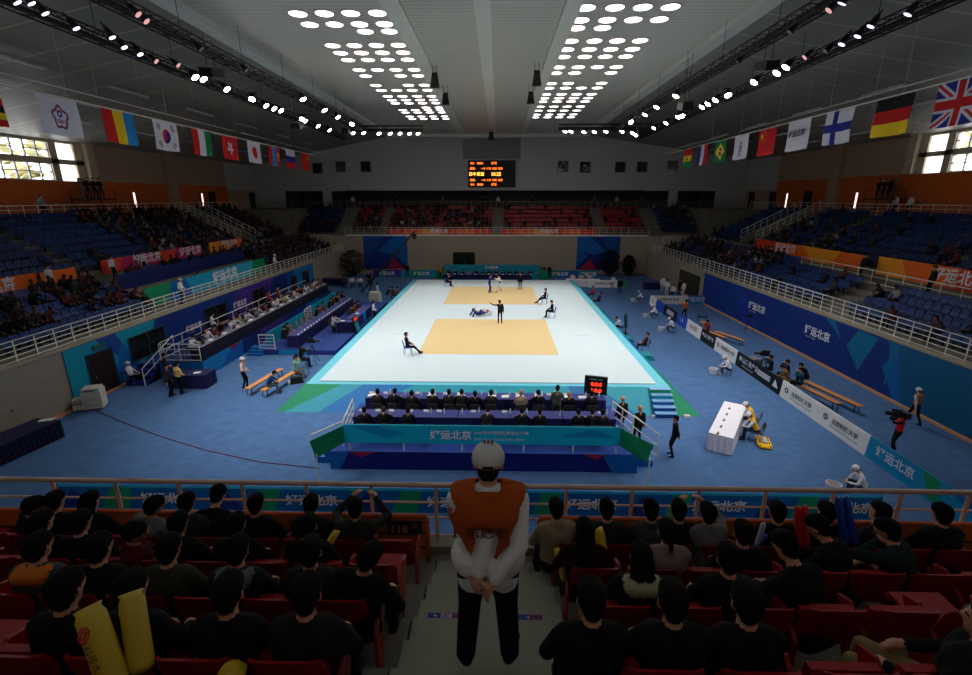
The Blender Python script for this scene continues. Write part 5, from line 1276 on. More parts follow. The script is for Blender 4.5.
def ballkid(q, rz, lb, bq=None):
    o = bpy.data.objects.new('person', get_mesh('lowsit', cap=True)); COL.objects.link(o); o.location = (q[0], q[1], 0); o.rotation_euler = (0, 0, R(rz))
    for i, c in ((TOP, (230, 228, 234)), (BOT, (60, 62, 78)), (ACC, (236, 234, 238)), (SHOE, (200, 200, 204))): o.material_slots[i].link = 'OBJECT'; o.material_slots[i].material = cloth(*c)
    tag(o, 'white-clad helper in cap on low stool ' + lb, 'person')
    root = empty('low_stool', (q[0], q[1], 0), R(rz)); tag(root, 'low stool under the white helper ' + lb, 'stool')
    MB().lathe([(.17, .27), (.18, .3), (.17, .32)], 14).build('seat', cloth(60, 90, 160), root)
    for a in range(4): MB().tube((.12 * math.cos(a * PI/2 + .8), .12 * math.sin(a * PI/2 + .8), .28), (.16 * math.cos(a * PI/2 + .8), .16 * math.sin(a * PI/2 + .8), 0), .015, 6).build('leg', M_steel, root)
    a = R(rz + 90); bx_ = (q[0] + math.cos(a) * .85, q[1] + math.sin(a) * .85, 0)
    mb = MB(); mb.lathe([(.2, 0), (.24, .3), (.25, .32), (.22, .32), (.19, .04)], 12); tag(mb.build('white_bucket', mat('bucket_white', (214, 208, 214), .5), loc=bx_), 'white bucket beside the helper ' + lb, 'bucket')
ballkid((13.21, 25.96, 0.0), 75, 'by the long black board on the right'); ballkid((13.21, 35.06, -0.0), 75, 'by the nearer blue board on the right'); ballkid((13.31, 39.43, 0.0), 75, 'by the farther blue board on the right'); ballkid((13.99, 45.86, 0.0), 78, 'in the open floor on the far right')
q = (12.34, 14.34, -0.0); ballkid((q[0], q[1], 0), 70, 'at the near end of the right boards')
# seated coaches and monitors along the right mat edge
for (q, c, lb, k) in (((9.68, 30.11, 0.0), (60, 26, 26), 'coach in black and orange tracksuit leaning back at the right mat edge, nearest', 'sitback'), ((9.24, 34.69, 0.0), (206, 206, 220), 'coach in white jacket at the right mat edge beside the monitor', 'sitlean'), ((9.47, 43.97, 0.0), (34, 34, 40), 'coach in black at the right mat edge, third from the camera', 'sitback'), ((9.52, 47.19, 0.0), (200, 60, 40), 'coach in red and black at the right mat edge, farthest', 'sitlap')):
    chair(q[0], q[1], 0, 80, (50, 90, 160), 'blue chair under the ' + lb.split(' at')[0]); person(k, q[0], q[1], 0, 80, c, BLK, lb)
for (q, lb) in (((9.76, 28.89, 0.0), 'nearest'), ((9.5, 32.61, 0.0), 'middle'), ((9.34, 41.15, 0.0), 'farthest')):
    mb = MB().prism([(-.5, -.35, 0), (.5, -.35, 0), (.5, -.15, .3), (-.5, -.15, .3)], (0, .6, 0)); tag(mb.build('foot_block', mat('block_teal', (10, 130, 140), .7), loc=(q[0] - .3, q[1], 0), rz=R(90)), 'teal wedge block on the floor at the right mat edge, %s' % lb, 'block')
q = (9.69, 34.42, 0.0); root = empty('score_monitor', (q[0] - .1, q[1], 0), R(70)); tag(root, 'score monitor on a stand facing the mats at their right edge', 'display')
mb = MB().prism([(-.5, 0, .6), (.5, 0, .6), (.5, .12, 1.5), (-.5, .12, 1.5)], (0, .14, 0)); mb.build('screen_case', M_black, root); MB().prism([(-.44, -.01, .66), (.44, -.01, .66), (.44, .1, 1.42), (-.44, .1, 1.42)], (0, -.012, 0)).build('screen', mat('screen_teal', (30, 110, 110), .3), root); MB().box((-.3, -.1, 0), (.3, .3, .05)).tube((0, .1, 0), (0, .1, .7), .04).build('stand', M_black, root)
# far right white table and people
cloth_table(9.7, 54.3, 0, 3.8, .8, .8, -4, 'white-clothed table beyond the far right corner of the mats', m=mat('tablecloth_white', (222, 218, 232), .8), mt=mat('tablecloth_white_top', (232, 230, 238), .8))
for i in range(3): person('sittable', 8.6 + i * 1.0, 55.2, 0.1, 180, (226, 190, 180), (90, 60, 60), 'person in pale top behind the far right white table, %s from the left' % ORDN[i])
q = (12.79, 49.85, 0.0); person('stand', q[0], q[1], 0, 150, BLK, BLK, 'man in black suit standing alone on the far right of the floor')
q = (13.05, 53.95, 0.0); person('sitlap', q[0], q[1], .0, 150, (210, 208, 212), (60, 70, 90), 'person in white shirt seated on the far right floor by the white board')
chair(q[0], q[1], 0, 150, (230, 230, 232), 'white chair on the far right floor by the lone white board')
cloth_table((17.18, 52.81, 0.0)[0], (17.18, 52.81, 0.0)[1], 0, 2.0, .9, .8, 0, 'dark draped table beside the group in white on the right')
gl = [(662, 291, 'w', 'stand'), (668, 295, 'w', 'sitlap'), (674, 297, 'w', 'stand2'), (681, 297, 'w', 'sitlap'), (685, 292, 'b', 'stand'), (690, 296, 'b', 'stand2'), (694, 293, 'b', 'stand')]
for i, (q, c, k) in enumerate((((17.6, 51.07, 0.0), 1, 'stand'), ((17.3, 48.89, 0.0), 1, 'stand2'), ((17.83, 48.39, 0.0), 1, 'sitlap'), ((18.82, 49.45, 0.0), 0, 'stand'), ((18.66, 47.9, 0.0), 1, 'stand2'), ((19.76, 48.95, 0.0), 0, 'stand'), ((20.6, 52.3, 0.0), 0, 'stand'))):
    person(k, q[0], q[1], 0, 160 - i * 13, (222, 220, 226) if c else (34, 28, 34), (200, 198, 204) if c and i != 2 else BLK, '%s person %s from the left in the group near the right dark opening' % ('white-clad' if c else 'dark-clad', ORDN[i]))
# orange vest person, equipment, benches and photographers behind the boards
q = (15.41, 38.79, 0.0); person('camera', q[0], q[1], 0, 20, ORG, BLK, 'photographer in orange vest standing behind the right boards')
bench(15.85, 33.9, 16.7, 31.6, 'wooden bench along the right wall side, far pair, outer one'); bench(15.2, 34.2, 15.75, 32.3, 'wooden bench behind the boards, far pair, inner one')
bench(16.3, 24.1, 16.9, 20.9, 'wooden bench near the photographers, outer one'); bench(15.6, 24.2, 16.1, 21.2, 'wooden bench near the photographers, inner one')
q = (14.62, 32.02, 0.0); person('photo', 15.1, 33.5, 0, 60, (190, 40, 40), BLK, 'photographer in red vest seated on the far inner bench behind the boards')
for (x, y, lb) in ((16.6, 38.2, 'small dark stool with camera bag behind the far right boards, farther'), (16.1, 36.4, 'small dark stool with wooden seat behind the far right boards, nearer')):
    root = empty('stool', (x, y, 0)); tag(root, lb, 'stool'); MB().box((-.35, -.2, .4), (.35, .2, .46)).build('seat', M_woodb if 'wooden' in lb else M_black, root)
    for sx in (-1, 1):
        for sy in (-1, 1): MB().tube((sx * .3, sy * .15, .4), (sx * .33, sy * .18, 0), .02).build('leg', M_black, root)
def tripod_cam(x, y, z, rz, lb, big=1.0, h=1.35):
    root = empty('video_camera', (x, y, z), R(rz)); tag(root, lb, 'camera')
    for k in range(3): a = k * 2.09 + .5; MB().tube((0, 0, h - .1), (math.cos(a) * .45, math.sin(a) * .45, 0), .02 * big, 6).build('leg', M_black, root)
    MB().box((-.09 * big, -.25 * big, h), (.09 * big, .2 * big, h + .22 * big)).build('camera_body', M_black, root)
    MB().tube((0, .2 * big, h + .1 * big), (0, .5 * big, h + .1 * big), .075 * big, 12).build('lens_barrel', mat('lens_dark', (30, 30, 34), .3), root); MB().box((-.03, -.3 * big, h + .22 * big), (.03, .1 * big, h + .3 * big)).build('handle', M_black, root)
tripod_cam((17.51, 38.18, 0.0)[0] + 1.2, 35.0, 0, 70, 'video camera on tripod beside the right wall behind the boards', big=.7, h=1.2)
for i, (x, y, c, k) in enumerate(((15.3, 25.6, (40, 44, 60), 'photo'), (15.75, 24.8, (36, 40, 44), 'photo'), (15.35, 24.0, (120, 96, 56), 'sitlean'), (15.7, 23.5, (20, 90, 110), 'photo'), (16.5, 24.3, (36, 30, 36), 'sitlean'))):
    person(k, x, y, 0, 70 - i * 6, c, BLK if i != 2 else (130, 100, 60), 'photographer crouched in the cluster behind the right boards, %s from the left' % ORDN[i])
tripod_cam(14.95, 25.9, 0, 70, 'long-lens camera on tripod at the left of the photographer cluster', h=1.2)
mb = MB().box((-.45, -.3, 0), (.45, .3, .5)).prism([(-.45, -.3, .5), (.45, -.3, .5), (.35, -.3, .62), (-.35, -.3, .62)], (0, .6, 0)); tag(mb.build('equipment_case', [mat('case_grey', (120, 118, 116), .6)], loc=(15.1, 27.2, 0), rz=R(20)), 'grey equipment case behind the black board on the right', 'case')
q = (15.75, 17.4, 0.0); o = bpy.data.objects.new('person', get_mesh('camera', vest=True)); COL.objects.link(o); o.location = (q[0], q[1], 0); o.rotation_euler = (0, 0, R(70))
for i, c in ((TOP, (30, 28, 34)), (VEST, (200, 36, 50)), (BOT, BLK)): o.material_slots[i].link = 'OBJECT'; o.material_slots[i].material = cloth(*c)
tag(o, 'cameraman in red vest with shoulder camera behind the near right boards', 'person')
root = empty('video_camera', (q[0] - .12, q[1] + .05, 1.5), R(70)); tag(root, 'large black shoulder camera held by the cameraman in red vest', 'camera')
MB().box((-.09, -.2, 0), (.09, .2, .22)).build('camera_body', M_black, root); MB().tube((0, .2, .11), (0, .42, .11), .075, 12).build('lens_barrel', M_black, root); MB().box((-.14, -.35, .0), (.12, -.2, .22)).build('battery', M_black, root); MB().box((-.02, -.1, .24), (.02, .25, .3)).build('handle', M_black, root)
q = (18.53, 19.93, 0.0); o = bpy.data.objects.new('person', get_mesh('walk', vest=True, cap=True)); COL.objects.link(o); o.location = (q[0], q[1], 0); o.rotation_euler = (0, 0, R(15))
for i, c in ((TOP, (206, 204, 214)), (VEST, (204, 128, 60)), (BOT, BLK), (ACC, (238, 236, 240))): o.material_slots[i].link = 'OBJECT'; o.material_slots[i].material = cloth(*c)
tag(o, 'steward in orange vest and white cap walking by the right blue wall', 'person')
mb = MB().box((-.6, -.03, 0), (.6, .03, .03)).lathe([(.5, .03), (.5, .05)], 20); tag(mb.build('floor_emblem', mat('emblem_blue', (30, 110, 170), .6), loc=((5.76, 14.47, 0.0)[0], (5.76, 14.47, 0.0)[1], .0)), 'small round blue object on the floor beyond the front railing, right', 'marker')
tag(MB().lathe([(.45, 0), (.42, .06), (.1, .08)], 20).build('floor_disc', mat('disc_pale', (150, 156, 176), .5), loc=((-14.34, 14.28, 0.0)[0], (-14.34, 14.28, 0.0)[1], 0)), 'pale round disc on the floor beyond the front railing, left', 'disc')

# ---------------------------------------------------------------- left side of the floor
# press stand against the left wall
PX0, PX1, PY0, PY1, PZ = -18.7, -16.3, 24.7, 46.0, 1.0
root = empty('press_stand', (-17.5, 24.7, 0)); tag(root, 'long raised press stand with blue printed front beside the left wall', 'stage')
MB().box((-1.2, 0, 0), (1.2, 21.3, PZ - .02)).build('stand_base', M_blue3, root)
MB().box((-1.22, -.02, PZ - .02), (1.22, 21.3, PZ)).build('stand_floor', mat('stand_floor_blue', (20, 40, 96), .8), root)
mb = MB()
for k, (mi, pl) in enumerate(((0, [(0, 0), (0, .98), (3.2, .98), (1.6, 0)]), (1, [(1.6, 0), (3.2, .98), (4.4, .98), (4.2, 0)]), (2, [(3.0, .7), (4.2, .98), (2.8, .98)]), (3, [(5.5, 0), (7, .98), (11, .98), (10, 0)]), (1, [(14, 0), (15, .98), (18, .98), (18, 0)]))):
    MB().poly([(1.222 + .002 * k, y, z) for y, z in pl]).build('stand_print', [mat('stand_sky', (20, 124, 190), .6), M_blue, mat('crimson_print', (150, 26, 70), .6), M_purple][mi], root)
MB().poly([(-1.2, -.022, 0), (1.2, -.022, 0), (1.2, -.022, .98), (-1.2, -.022, .98)]).build('end_print', M_blue, root)
for i in range(10):
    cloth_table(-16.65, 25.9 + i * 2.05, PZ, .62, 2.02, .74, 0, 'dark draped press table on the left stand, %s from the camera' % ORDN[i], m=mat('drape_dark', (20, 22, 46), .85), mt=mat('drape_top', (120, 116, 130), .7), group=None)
railing('press_railing', [(-18.6, 24.75, 1.0), (-16.35, 24.75, 1.0)], .98, 3, 1.1, M_rail, 'white railing across the near end of the press stand')
railing('press_railing', [(-18.68, 25.0, 1.0), (-18.68, 45.9, 1.0)], .98, 2, 1.9, M_rail, 'white railing along the back of the press stand by the wall')
railing('press_railing', [(-18.9, 26.4, 1.0), (-18.8, 23.5, 0.0)], .98, 2, 1.0, M_rail, 'sloping white handrail of the press stand steps')
mb = MB()
for i in range(4): mb.box((-19.9, 23.6 + i * .32, 0), (-18.75, 24.9 + .0, .22 * (i + 1)))
tag(mb.build('stand_steps', M_blue3), 'dark blue steps up to the near end of the press stand', 'steps')
tops = [WHT, WHT, (214, 206, 216), (170, 150, 110), BLK, (60, 60, 70), WHT, (120, 50, 50)]
random.seed(21)
for i in range(26):
    y = 25.6 + i * .78 + random.uniform(-.15, .15); k = ['sittable', 'sitlean', 'sitlap', 'sittable', 'sitraise'][i % 5]
    person(k, -17.35 + random.uniform(-.12, .12), y, PZ, -90 + random.uniform(-25, 25), tops[(i * 5) % 8], (40, 40, 50), 'press worker %s from the camera at the long left press table' % (ORDN[i] if i < 20 else ['twenty-first', 'twenty-second', 'twenty-third', 'twenty-fourth', 'twenty-fifth', 'twenty-sixth'][i - 20]), vox=.032)
    chair(-17.4, y, PZ, -90, (40, 46, 66), 'dark chair, %s from the camera along the long press table' % nth(i + 1), 'chairs along the left press table')
    if i % 2: papers(-16.65, y, PZ + .74, 90 + random.uniform(-15, 15), 'white papers, %s sheet from the camera on the left press table' % nth(i // 2 + 1), 'papers on the left press table')
    else:
        root = empty('laptop', (-16.7, y, PZ + .74), R(90)); tag(root, 'open laptop, %s from the camera on the long left press table' % nth(i // 2 + 1), 'laptop', 'laptops on the left press table')
        MB().box((-.16, -.11, 0), (.16, .11, .018)).build('keyboard_base', M_steel, root); MB().prism([(-.16, -.11, .018), (.16, -.11, .018), (.16, -.17, .22), (-.16, -.17, .22)], (0, .008, 0)).build('screen', M_black, root)
for (q, c, rz, lb, k) in (((-18.3, 29.08, 1.59), (214, 210, 222), -60, 'person in white standing on the press stand near its middle', 'stand2'), ((-18.6, 36.89, 2.15), (196, 70, 40), -70, 'person in orange jacket standing at the wall behind the press stand, left of two', 'stand2'), ((-18.6, 38.55, 1.81), (120, 60, 50), -80, 'person in brown standing at the wall behind the press stand, right of two', 'stand2')):
    person(k, -18.1, q[1], PZ, rz, c, BLK, lb)
# navy table at its foot and two people standing
cloth_table((-16.4, 23.87, 0.0)[0] + .1, 23.7, 0, 2.0, 1.0, .75, 0, 'navy draped table at the foot of the press stand', mt=M_navy)
papers((-15.95, 23.88, 0.75)[0], 23.6, .75, 20, 'white sheet on the navy table at the foot of the press stand')
for (q, c, rz, lb, k) in (((-16.57, 22.23, 0.0), (50, 48, 46), -80, 'man in dark suit standing by the navy table left of the press stand', 'stand'), ((-16.23, 22.5, 0.0), (222, 190, 110), -20, 'woman in pale yellow top standing by the navy table below the press stand', 'stand2')):
    person(k, q[0], q[1], 0, rz, c, BLK, lb, **({'hair': (20, 16, 16)}))
q = (-17.88, 23.55, 0.0); person('stand2', q[0], q[1] + .4, 0, -60, (30, 30, 40), BLK, 'person in black behind the dark-suited man by the press stand')
q = (-19.65, 23.51, 0.0); chair(q[0], q[1] + .2, 0, -75, (30, 80, 130), 'blue chair under the white-shirted steward at the left wall'); 
o = bpy.data.objects.new('person', get_mesh('sitback', cap=True)); COL.objects.link(o); o.location = (q[0], q[1] + .2, 0); o.rotation_euler = (0, 0, R(-75))
for i, c in ((TOP, (214, 200, 214)), (BOT, (26, 26, 34)), (ACC, (226, 224, 228))): o.material_slots[i].link = 'OBJECT'; o.material_slots[i].material = cloth(*c)
tag(o, 'steward in white shirt and cap seated by the left wall next to the door', 'person')
# copier
q = ((-19.37, 20.71, 0.0)); root = empty('copier', (-19.5, 20.65, 0), R(24)); tag(root, 'beige photocopier standing on the floor by the left wall', 'copier')
MB().box((-.1, -.42, .08), (.78, .42, .98)).build('body', M_cream, root); MB().box((-.06, -.38, .98), (.74, .38, 1.12)).build('lid', mat('copier_lid', (186, 180, 166), .5), root)
MB().box((-.62, -.32, .42), (-.1, .32, .58)).build('paper_tray', mat('tray_beige', (176, 168, 150), .5), root); MB().box((-.58, -.34, .08), (-.1, .34, .34)).build('finisher', M_cream, root)
MB().box((0, -.435, .2), (.66, -.42, .4)).box((0, -.435, .48), (.66, -.42, .66)).build('drawer', mat('drawer_beige', (190, 184, 168), .5), root); MB().box((.1, -.43, 1.0), (.5, -.36, 1.06)).build('control_panel', mat('panel_dark_grey', (80, 82, 84), .5), root); root.scale = (.86, .86, .95)
# navy table at bottom left with skirt, paper and microphone
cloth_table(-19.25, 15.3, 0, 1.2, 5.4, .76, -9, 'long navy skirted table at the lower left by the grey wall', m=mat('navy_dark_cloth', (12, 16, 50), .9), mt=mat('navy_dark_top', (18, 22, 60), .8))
papers((-18.83, 17.85, 0.77)[0], (-18.83, 17.85, 0.77)[1], .765, 20, 'white sheet at the end of the lower left navy table', w=.5)
root = empty('microphone_stand', (-19.6, 17.6, .76)); tag(root, 'thin grey microphone stand on the lower left navy table', 'microphone'); MB().tube((0, 0, 0), (-.1, -.15, .55), .012).build('pole', M_steel, root); MB().tube((-.1, -.15, .55), (-.11, -.17, .64), .022).build('microphone', M_black, root)
# cable on the floor
mb = MB(); pts = [(-19.85, 20.89, 0.02), (-16.98, 19.33, 0.02), (-14.22, 17.98, 0.02), (-11.63, 16.87, 0.02), (-9.0, 16.03, 0.02), (-6.57, 15.66, 0.02)]
for a, b in zip(pts, pts[1:]): mb.tube((a[0], a[1], .015), (b[0], b[1], .015), .02, 6)
tag(mb.build('floor_cable', mat('cable_maroon', (90, 34, 60), .7)), 'thin maroon cable running across the blue floor at the left', 'cable')
# volunteer, benches and press photographers left of the mats
q = (-13.35, 23.38, 0.0); o = bpy.data.objects.new('person', get_mesh('stand2', vest=True, cap=True)); COL.objects.link(o); o.location = (q[0], q[1], 0); o.rotation_euler = (0, 0, R(-70))
for i, c in ((TOP, (226, 220, 226)), (VEST, (226, 150, 110)), (BOT, (26, 26, 40)), (ACC, (238, 236, 240))): o.material_slots[i].link = 'OBJECT'; o.material_slots[i].material = cloth(*c)
tag(o, 'steward in pale orange vest and white cap standing by the left benches', 'person')
bench(-12.65, 22.3, -12.2, 25.3, 'wooden bench on the left of the mats, outer of two'); bench(-11.75, 22.1, -11.25, 25.0, 'wooden bench on the left of the mats, inner of two')
person('sitlean', -11.7, 22.6, -.02, -65, (30, 60, 110), (90, 90, 96), 'photographer in dark blue seated at the near end of the inner left bench')
person('photo', -11.25, 24.9, -.02, -75, (130, 170, 140), (110, 116, 120), 'photographer in pale green seated at the far end of the inner left bench')
q = (-11.61, 26.71, 0.0); person('sitraise', q[0], q[1], -.02, -80, BLK, BLK, 'cameraman in black seated beside the tripod left of the mats'); chair(q[0], q[1], 0, -80, (30, 30, 34), 'black chair under the cameraman left of the mats')
tripod_cam((-11.16, 27.44, 0.0)[0], (-11.16, 27.44, 0.0)[1], 0, -80, 'camera on a tripod in front of the black-clad cameraman left of the mats', h=1.3)
tripod_cam(-11.1, 25.9, 0, -70, 'small camera on tripod beside the left benches', h=1.2, big=.8)
for i, (q) in enumerate(((-10.67, 24.45, 0.0), (-10.76, 24.01, 0.0), (-10.51, 25.07, 0.0), (-10.92, 25.54, 0.0))):
    mb = MB().lathe([(.13, 0), (.15, .12), (.1, .2), (.03, .22)], 10); tag(mb.build('small_bag', cloth(*[(150, 70, 50), (190, 186, 190), (60, 50, 60), (120, 60, 50)][i]), loc=(q[0] - .5, q[1], 0)), ['brown', 'pale grey', 'dark', 'reddish'][i] + ' small bag on the floor at the left foot of the platform', 'bag')
mb = MB().prism([(-.35, -.2, 0), (.35, -.2, 0), (.3, -.15, .35), (-.3, -.15, .35)], (0, .35, 0)); tag(mb.build('camera_bag', M_black, loc=(-10.9, 24.2, 0), rz=.4), 'black camera bag beside the inner left bench', 'bag')
# judges stage: cyan back boards, long table, second table
ad_board(-15.05, 29.9, 36.2, 1, 1.15, M_cyan if False else mat('board_teal_bright', (0, 150, 176), .6), 'turquoise back board behind the left long table, nearer', name='back_board')
ad_board(-15.3, 38.0, 44.5, 1, 1.15, mat('board_teal_bright', (0, 150, 176), .6), 'turquoise back board behind the left long table, farther', name='back_board')
railing('stage_railing', [(-15.1, 36.3, .3), (-15.2, 37.9, .3)], .95, 5, .8, M_rail, 'short white railing in the gap between the left turquoise back boards')
railing('stage_railing', [(-15.3, 29.2, .3), (-14.3, 29.2, .3)], .95, 4, .8, M_rail, 'short white railing at the near end of the left judges stage')
root = empty('judges_stage', (-12.6, 29.0, 0)); tag(root, 'low blue stage under the left long table beside the mats', 'stage')
MB().box((-2.4, 0, 0), (2.3, 15.0, .3)).build('stage_base', mat('stage_blue_bright', (30, 58, 128), .8), root)
mb = MB(); mb.poly([(-1.4, -.01, 0), (.4, -.01, 0), (.4, -.01, .3), (-1.4, -.01, .3)], 0); mb.poly([(.7, -.01, 0), (1.4, -.01, .3), (2.2, -.01, 0)], 1); mb.build('stage_print', [mat('print_sky', (20, 130, 190), .6), M_purple], root)
for i in range(3): MB().box((-3.4 + i * .0, -.3 - .0 + i * .3, 0), (-2.4, .0 + i * .3 + .3, .12 * (i + 1))).build('step', M_blue, root)
for i in range(6): cloth_table(-13.3, 30.7 + i * 2.05, .3, .75, 2.02, .76, 0, 'navy draped table of the left long row beside the mats, %s from the camera' % ORDN[i])
for i in range(22):
    y = 30.0 + i * .55; place_card(-13.05, y, 1.06, 90, 'small white card, %s from the camera on the left long table' % nth(i + 1), 'cards on the left long table row')
for i in range(9):
    y = 31.2 + i * .95
    chair(-14.2, y, .3, -90, (150, 110, 110), 'pale chair, %s from the camera behind the left long table' % nth(i + 1), 'pale chairs behind the left long table row')
random.seed(5)
for i, (y, c) in enumerate(((30.2, BLK), (30.9, (60, 40, 40)), (36.3, BLK), (37.8, (110, 70, 60)), (39.3, BLK), (40.3, (80, 50, 44)), (41.0, BLK), (41.7, (150, 110, 100)), (42.4, BLK))):
    person(['sittable', 'sitlap'][i % 2], -14.2, y, .3, -90 + random.uniform(-15, 15), c, BLK, 'person behind the left long table row, %s from the camera' % ORDN[i])
root = None
cloth_table(-11.2, 33.7, .3, 1.5, .75, .76, 0, 'short navy draped table end near the left mat edge'); cloth_table(-10.85, 36.6, .3, .75, 4.6, .76, 0, 'long navy draped table near the left mat edge')
papers(-11.3, 33.7, 1.06, 10, 'white sheets on the short navy table near the left mat edge'); papers(-10.85, 36, 1.06, 90, 'white sheets on the long navy table near the left mat edge')
for i, (x, y, c, rz) in enumerate(((-12.1, 34.0, (222, 216, 228), -100), (-11.9, 33.3, (200, 190, 196), -60), (-11.6, 36.5, (60, 40, 36), -90), (-11.6, 37.4, (110, 66, 44), -90), (-11.6, 38.3, BLK, -90))):
    person('sittable', x, y, .3, rz, c, (90, 84, 70), 'person at the small navy tables by the left mat edge, %s from the camera' % ORDN[i]); 
    chair(x, y, .3, rz, (60, 60, 76), 'grey chair of the %s person at the small navy tables by the left mat edge' % ORDN[i])
root = empty('score_monitor', (-10.35, 33.2, .3), R(90)); tag(root, 'tall score monitor with red top line facing the mats at their left edge', 'display')
MB().prism([(-.45, -.35, 0), (.45, -.35, 0), (.45, -.15, 1.25), (-.45, -.15, 1.25)], (0, .12, 0)).build('screen_case', M_black, root)
MB().prism([(-.38, -.37, .1), (.38, -.37, .1), (.38, -.2, .85), (-.38, -.2, .85)], (0, -.01, 0)).build('screen', mat('screen_teal', (30, 110, 110), .3), root); MB().prism([(-.36, -.2, .95), (.36, -.2, .95), (.36, -.17, 1.15), (-.36, -.17, 1.15)], (0, -.02, 0)).build('digits_panel', emis('led_red_soft', (230, 60, 50), .9), root)
mb = MB().prism([(-.4, 0, 0), (.4, 0, 0), (.4, 0, .8), (-.4, 0, .8)], (0, .06, 0)); tag(mb.build('blue_placard', mat('placard_blue', (0, 110, 190), .6), loc=(-10.45, 36.3, .3), rz=R(80)), 'bright blue placard leaning on the long navy table by the left mat edge', 'placard')
q = (-9.26, 33.7, 0.0); person('stand2', -10.0, 37.6, 0, -80, (222, 216, 226), BLK, 'person in white shirt and black trousers standing at the left mat edge')
mb = MB().box((-.5, -.35, .1), (.5, .35, 1.0)).box((-.45, -.3, 1.0), (.45, .3, 1.12)); 
root = empty('equipment_cabinet', (-11.6, 44.6, 0), R(-10)); tag(root, 'beige equipment cabinet on the floor beyond the left tables', 'cabinet'); mb.build('body', M_cream, root); MB().box((-.4, -.37, .2), (.4, -.35, .5)).build('drawer', mat('drawer_beige', (190, 184, 168), .5), root)
# camera crane
root = empty('camera_crane', (-12.9, 48.5, 0)); tag(root, 'long black camera crane reaching up from the left floor over the mats', 'camera crane')
for k in range(3): a = k * 2.09; MB().tube((0, 0, 1.3), (math.cos(a) * .7, math.sin(a) * .7, 0), .04).build('leg', M_black, root)
tip = Vector((-7.03, 41.0, 6.92)) - Vector((-12.9, 48.5, 0)); piv = Vector((0, 0, 1.5)); tail = piv - (tip - piv).normalized() * 3.2
MB().tube(tail, tip, .09, 6).build('boom', M_black, root); MB().tube(tail + Vector((0, 0, .3)), tip, .02, 4).build('cable', M_black, root); MB().tube((0, 0, 1.2), (0, 0, 1.7), .12).build('pivot', M_black, root)
MB().box(tuple(tip + Vector((-.1, -.2, -.55))), tuple(tip + Vector((.15, .25, -.15)))).tube(tip, tip + Vector((0, 0, -.2)), .03).build('camera_head', M_black, root)
MB().box(tuple(tail + Vector((-.25, -.2, -.25))), tuple(tail + Vector((.25, .2, .15)))).build('counterweight', M_black, root)
for i, (q, c, k, rz) in enumerate((((-11.76, 46.19, 0.0), (230, 226, 230), 'stand', -60), ((-10.98, 46.7, 0.0), (60, 44, 40), 'sitlean', -70), ((-10.28, 46.23, 0.0), (50, 60, 50), 'sitlap', -80), ((-9.89, 46.24, 0.0), (170, 70, 60), 'sitlap', -90))):
    person(k, q[0], q[1], 0, rz, c, (70, 70, 76), 'person at the far left mat edge near the camera crane, %s from the left' % ORDN[i])
    if k != 'stand': chair(q[0], q[1], 0, rz, (50, 50, 60), 'dark chair of the %s person by the camera crane' % ORDN[i])
q = (-18.98, 54.47, 0.0); cloth_table(q[0], q[1], 0, 3.0, .9, .78, -8, 'dark draped table in the far left corner of the floor')
for i in range(4): person(['sittable', 'stand2'][i == 3], -17.2 + i * .9, 53.0 + (i == 3) * .4, 0, 200, [(50, 40, 40), (224, 216, 222), (220, 214, 220), BLK][i], BLK, 'person at the dark table in the far left corner, %s from the left' % ORDN[i])

# ---------------------------------------------------------------- people in the side and far stands
for (q, lb, a) in (((-20.7, 30.71, 2.98), 'steward in white shirt and cap standing at the left balcony railing', -80), ((-20.9, 44.58, 3.91), 'steward in white leaning at the far part of the left balcony railing', -80)):
    o = bpy.data.objects.new('person', get_mesh('stand2', cap=True)); COL.objects.link(o); o.location = (-20.85, q[1], 2.93); o.rotation_euler = (0, 0, R(a))
    for i, c in ((TOP, (226, 220, 226)), (BOT, (40, 40, 50)), (ACC, (238, 236, 240))): o.material_slots[i].link = 'OBJECT'; o.material_slots[i].material = cloth(*c)
    tag(o, lb, 'person')
for (x, y, z, rz, c, lb) in ((-25.9, 27.0, 4.27, -90, (206, 200, 206), 'steward in white cap standing beside the nearest orange banner on the left'), (-25.9, 31.7, 4.27, -90, (200, 196, 206), 'steward in white standing by the stair gap next to the magenta banner'), (-25.9, 34.6, 4.27, -85, (214, 210, 214), 'steward in white standing before the magenta banner'),
                             (25.3, 33.9, 4.27, 90, (36, 34, 38), 'person in black standing in the gap between the right orange banners'), (24.9, 27.9, 4.27, 80, (26, 26, 30), 'man in black suit standing before the nearest right orange banner')):
    person('stand', x, y, z, rz, c, (30, 30, 36), lb)
def platform_cam(s, y, lb):
    root = empty('camera_platform', (s * 34.1, y, 8.2)); tag(root, 'scaffold camera platform on the upper %s walkway' % lb, 'platform')
    MB().box((-.7, -1.6, 1.3), (.7, 1.6, 1.4)).build('deck', M_truss, root)
    for sx in (-1, 1):
        for sy in (-1, 0, 1): MB().tube((sx * .65, sy * 1.5, 0), (sx * .65, sy * 1.5, 2.2), .03).build('post', M_truss, root)
    for sx in (-1, 1): MB().tube((sx * .65, -1.5, 2.1), (sx * .65, 1.5, 2.1), .025).build('rail', M_truss, root)
    tripod_cam(s * 34.1, y - .9, 9.6, -90 * -s, 'video camera on the scaffold platform of the upper %s walkway' % lb)
    for i in range(3): person('stand2', s * 34.2, y - .3 + i * .65, 9.6, 90 * s, BLK, BLK, 'camera crew member on the upper %s platform, %s from the camera' % (lb, ORDN[i]))
platform_cam(-1, (-34.0, 41.36, 10.71)[1], 'left'); platform_cam(1, (34.0, 44.97, 10.75)[1], 'right')
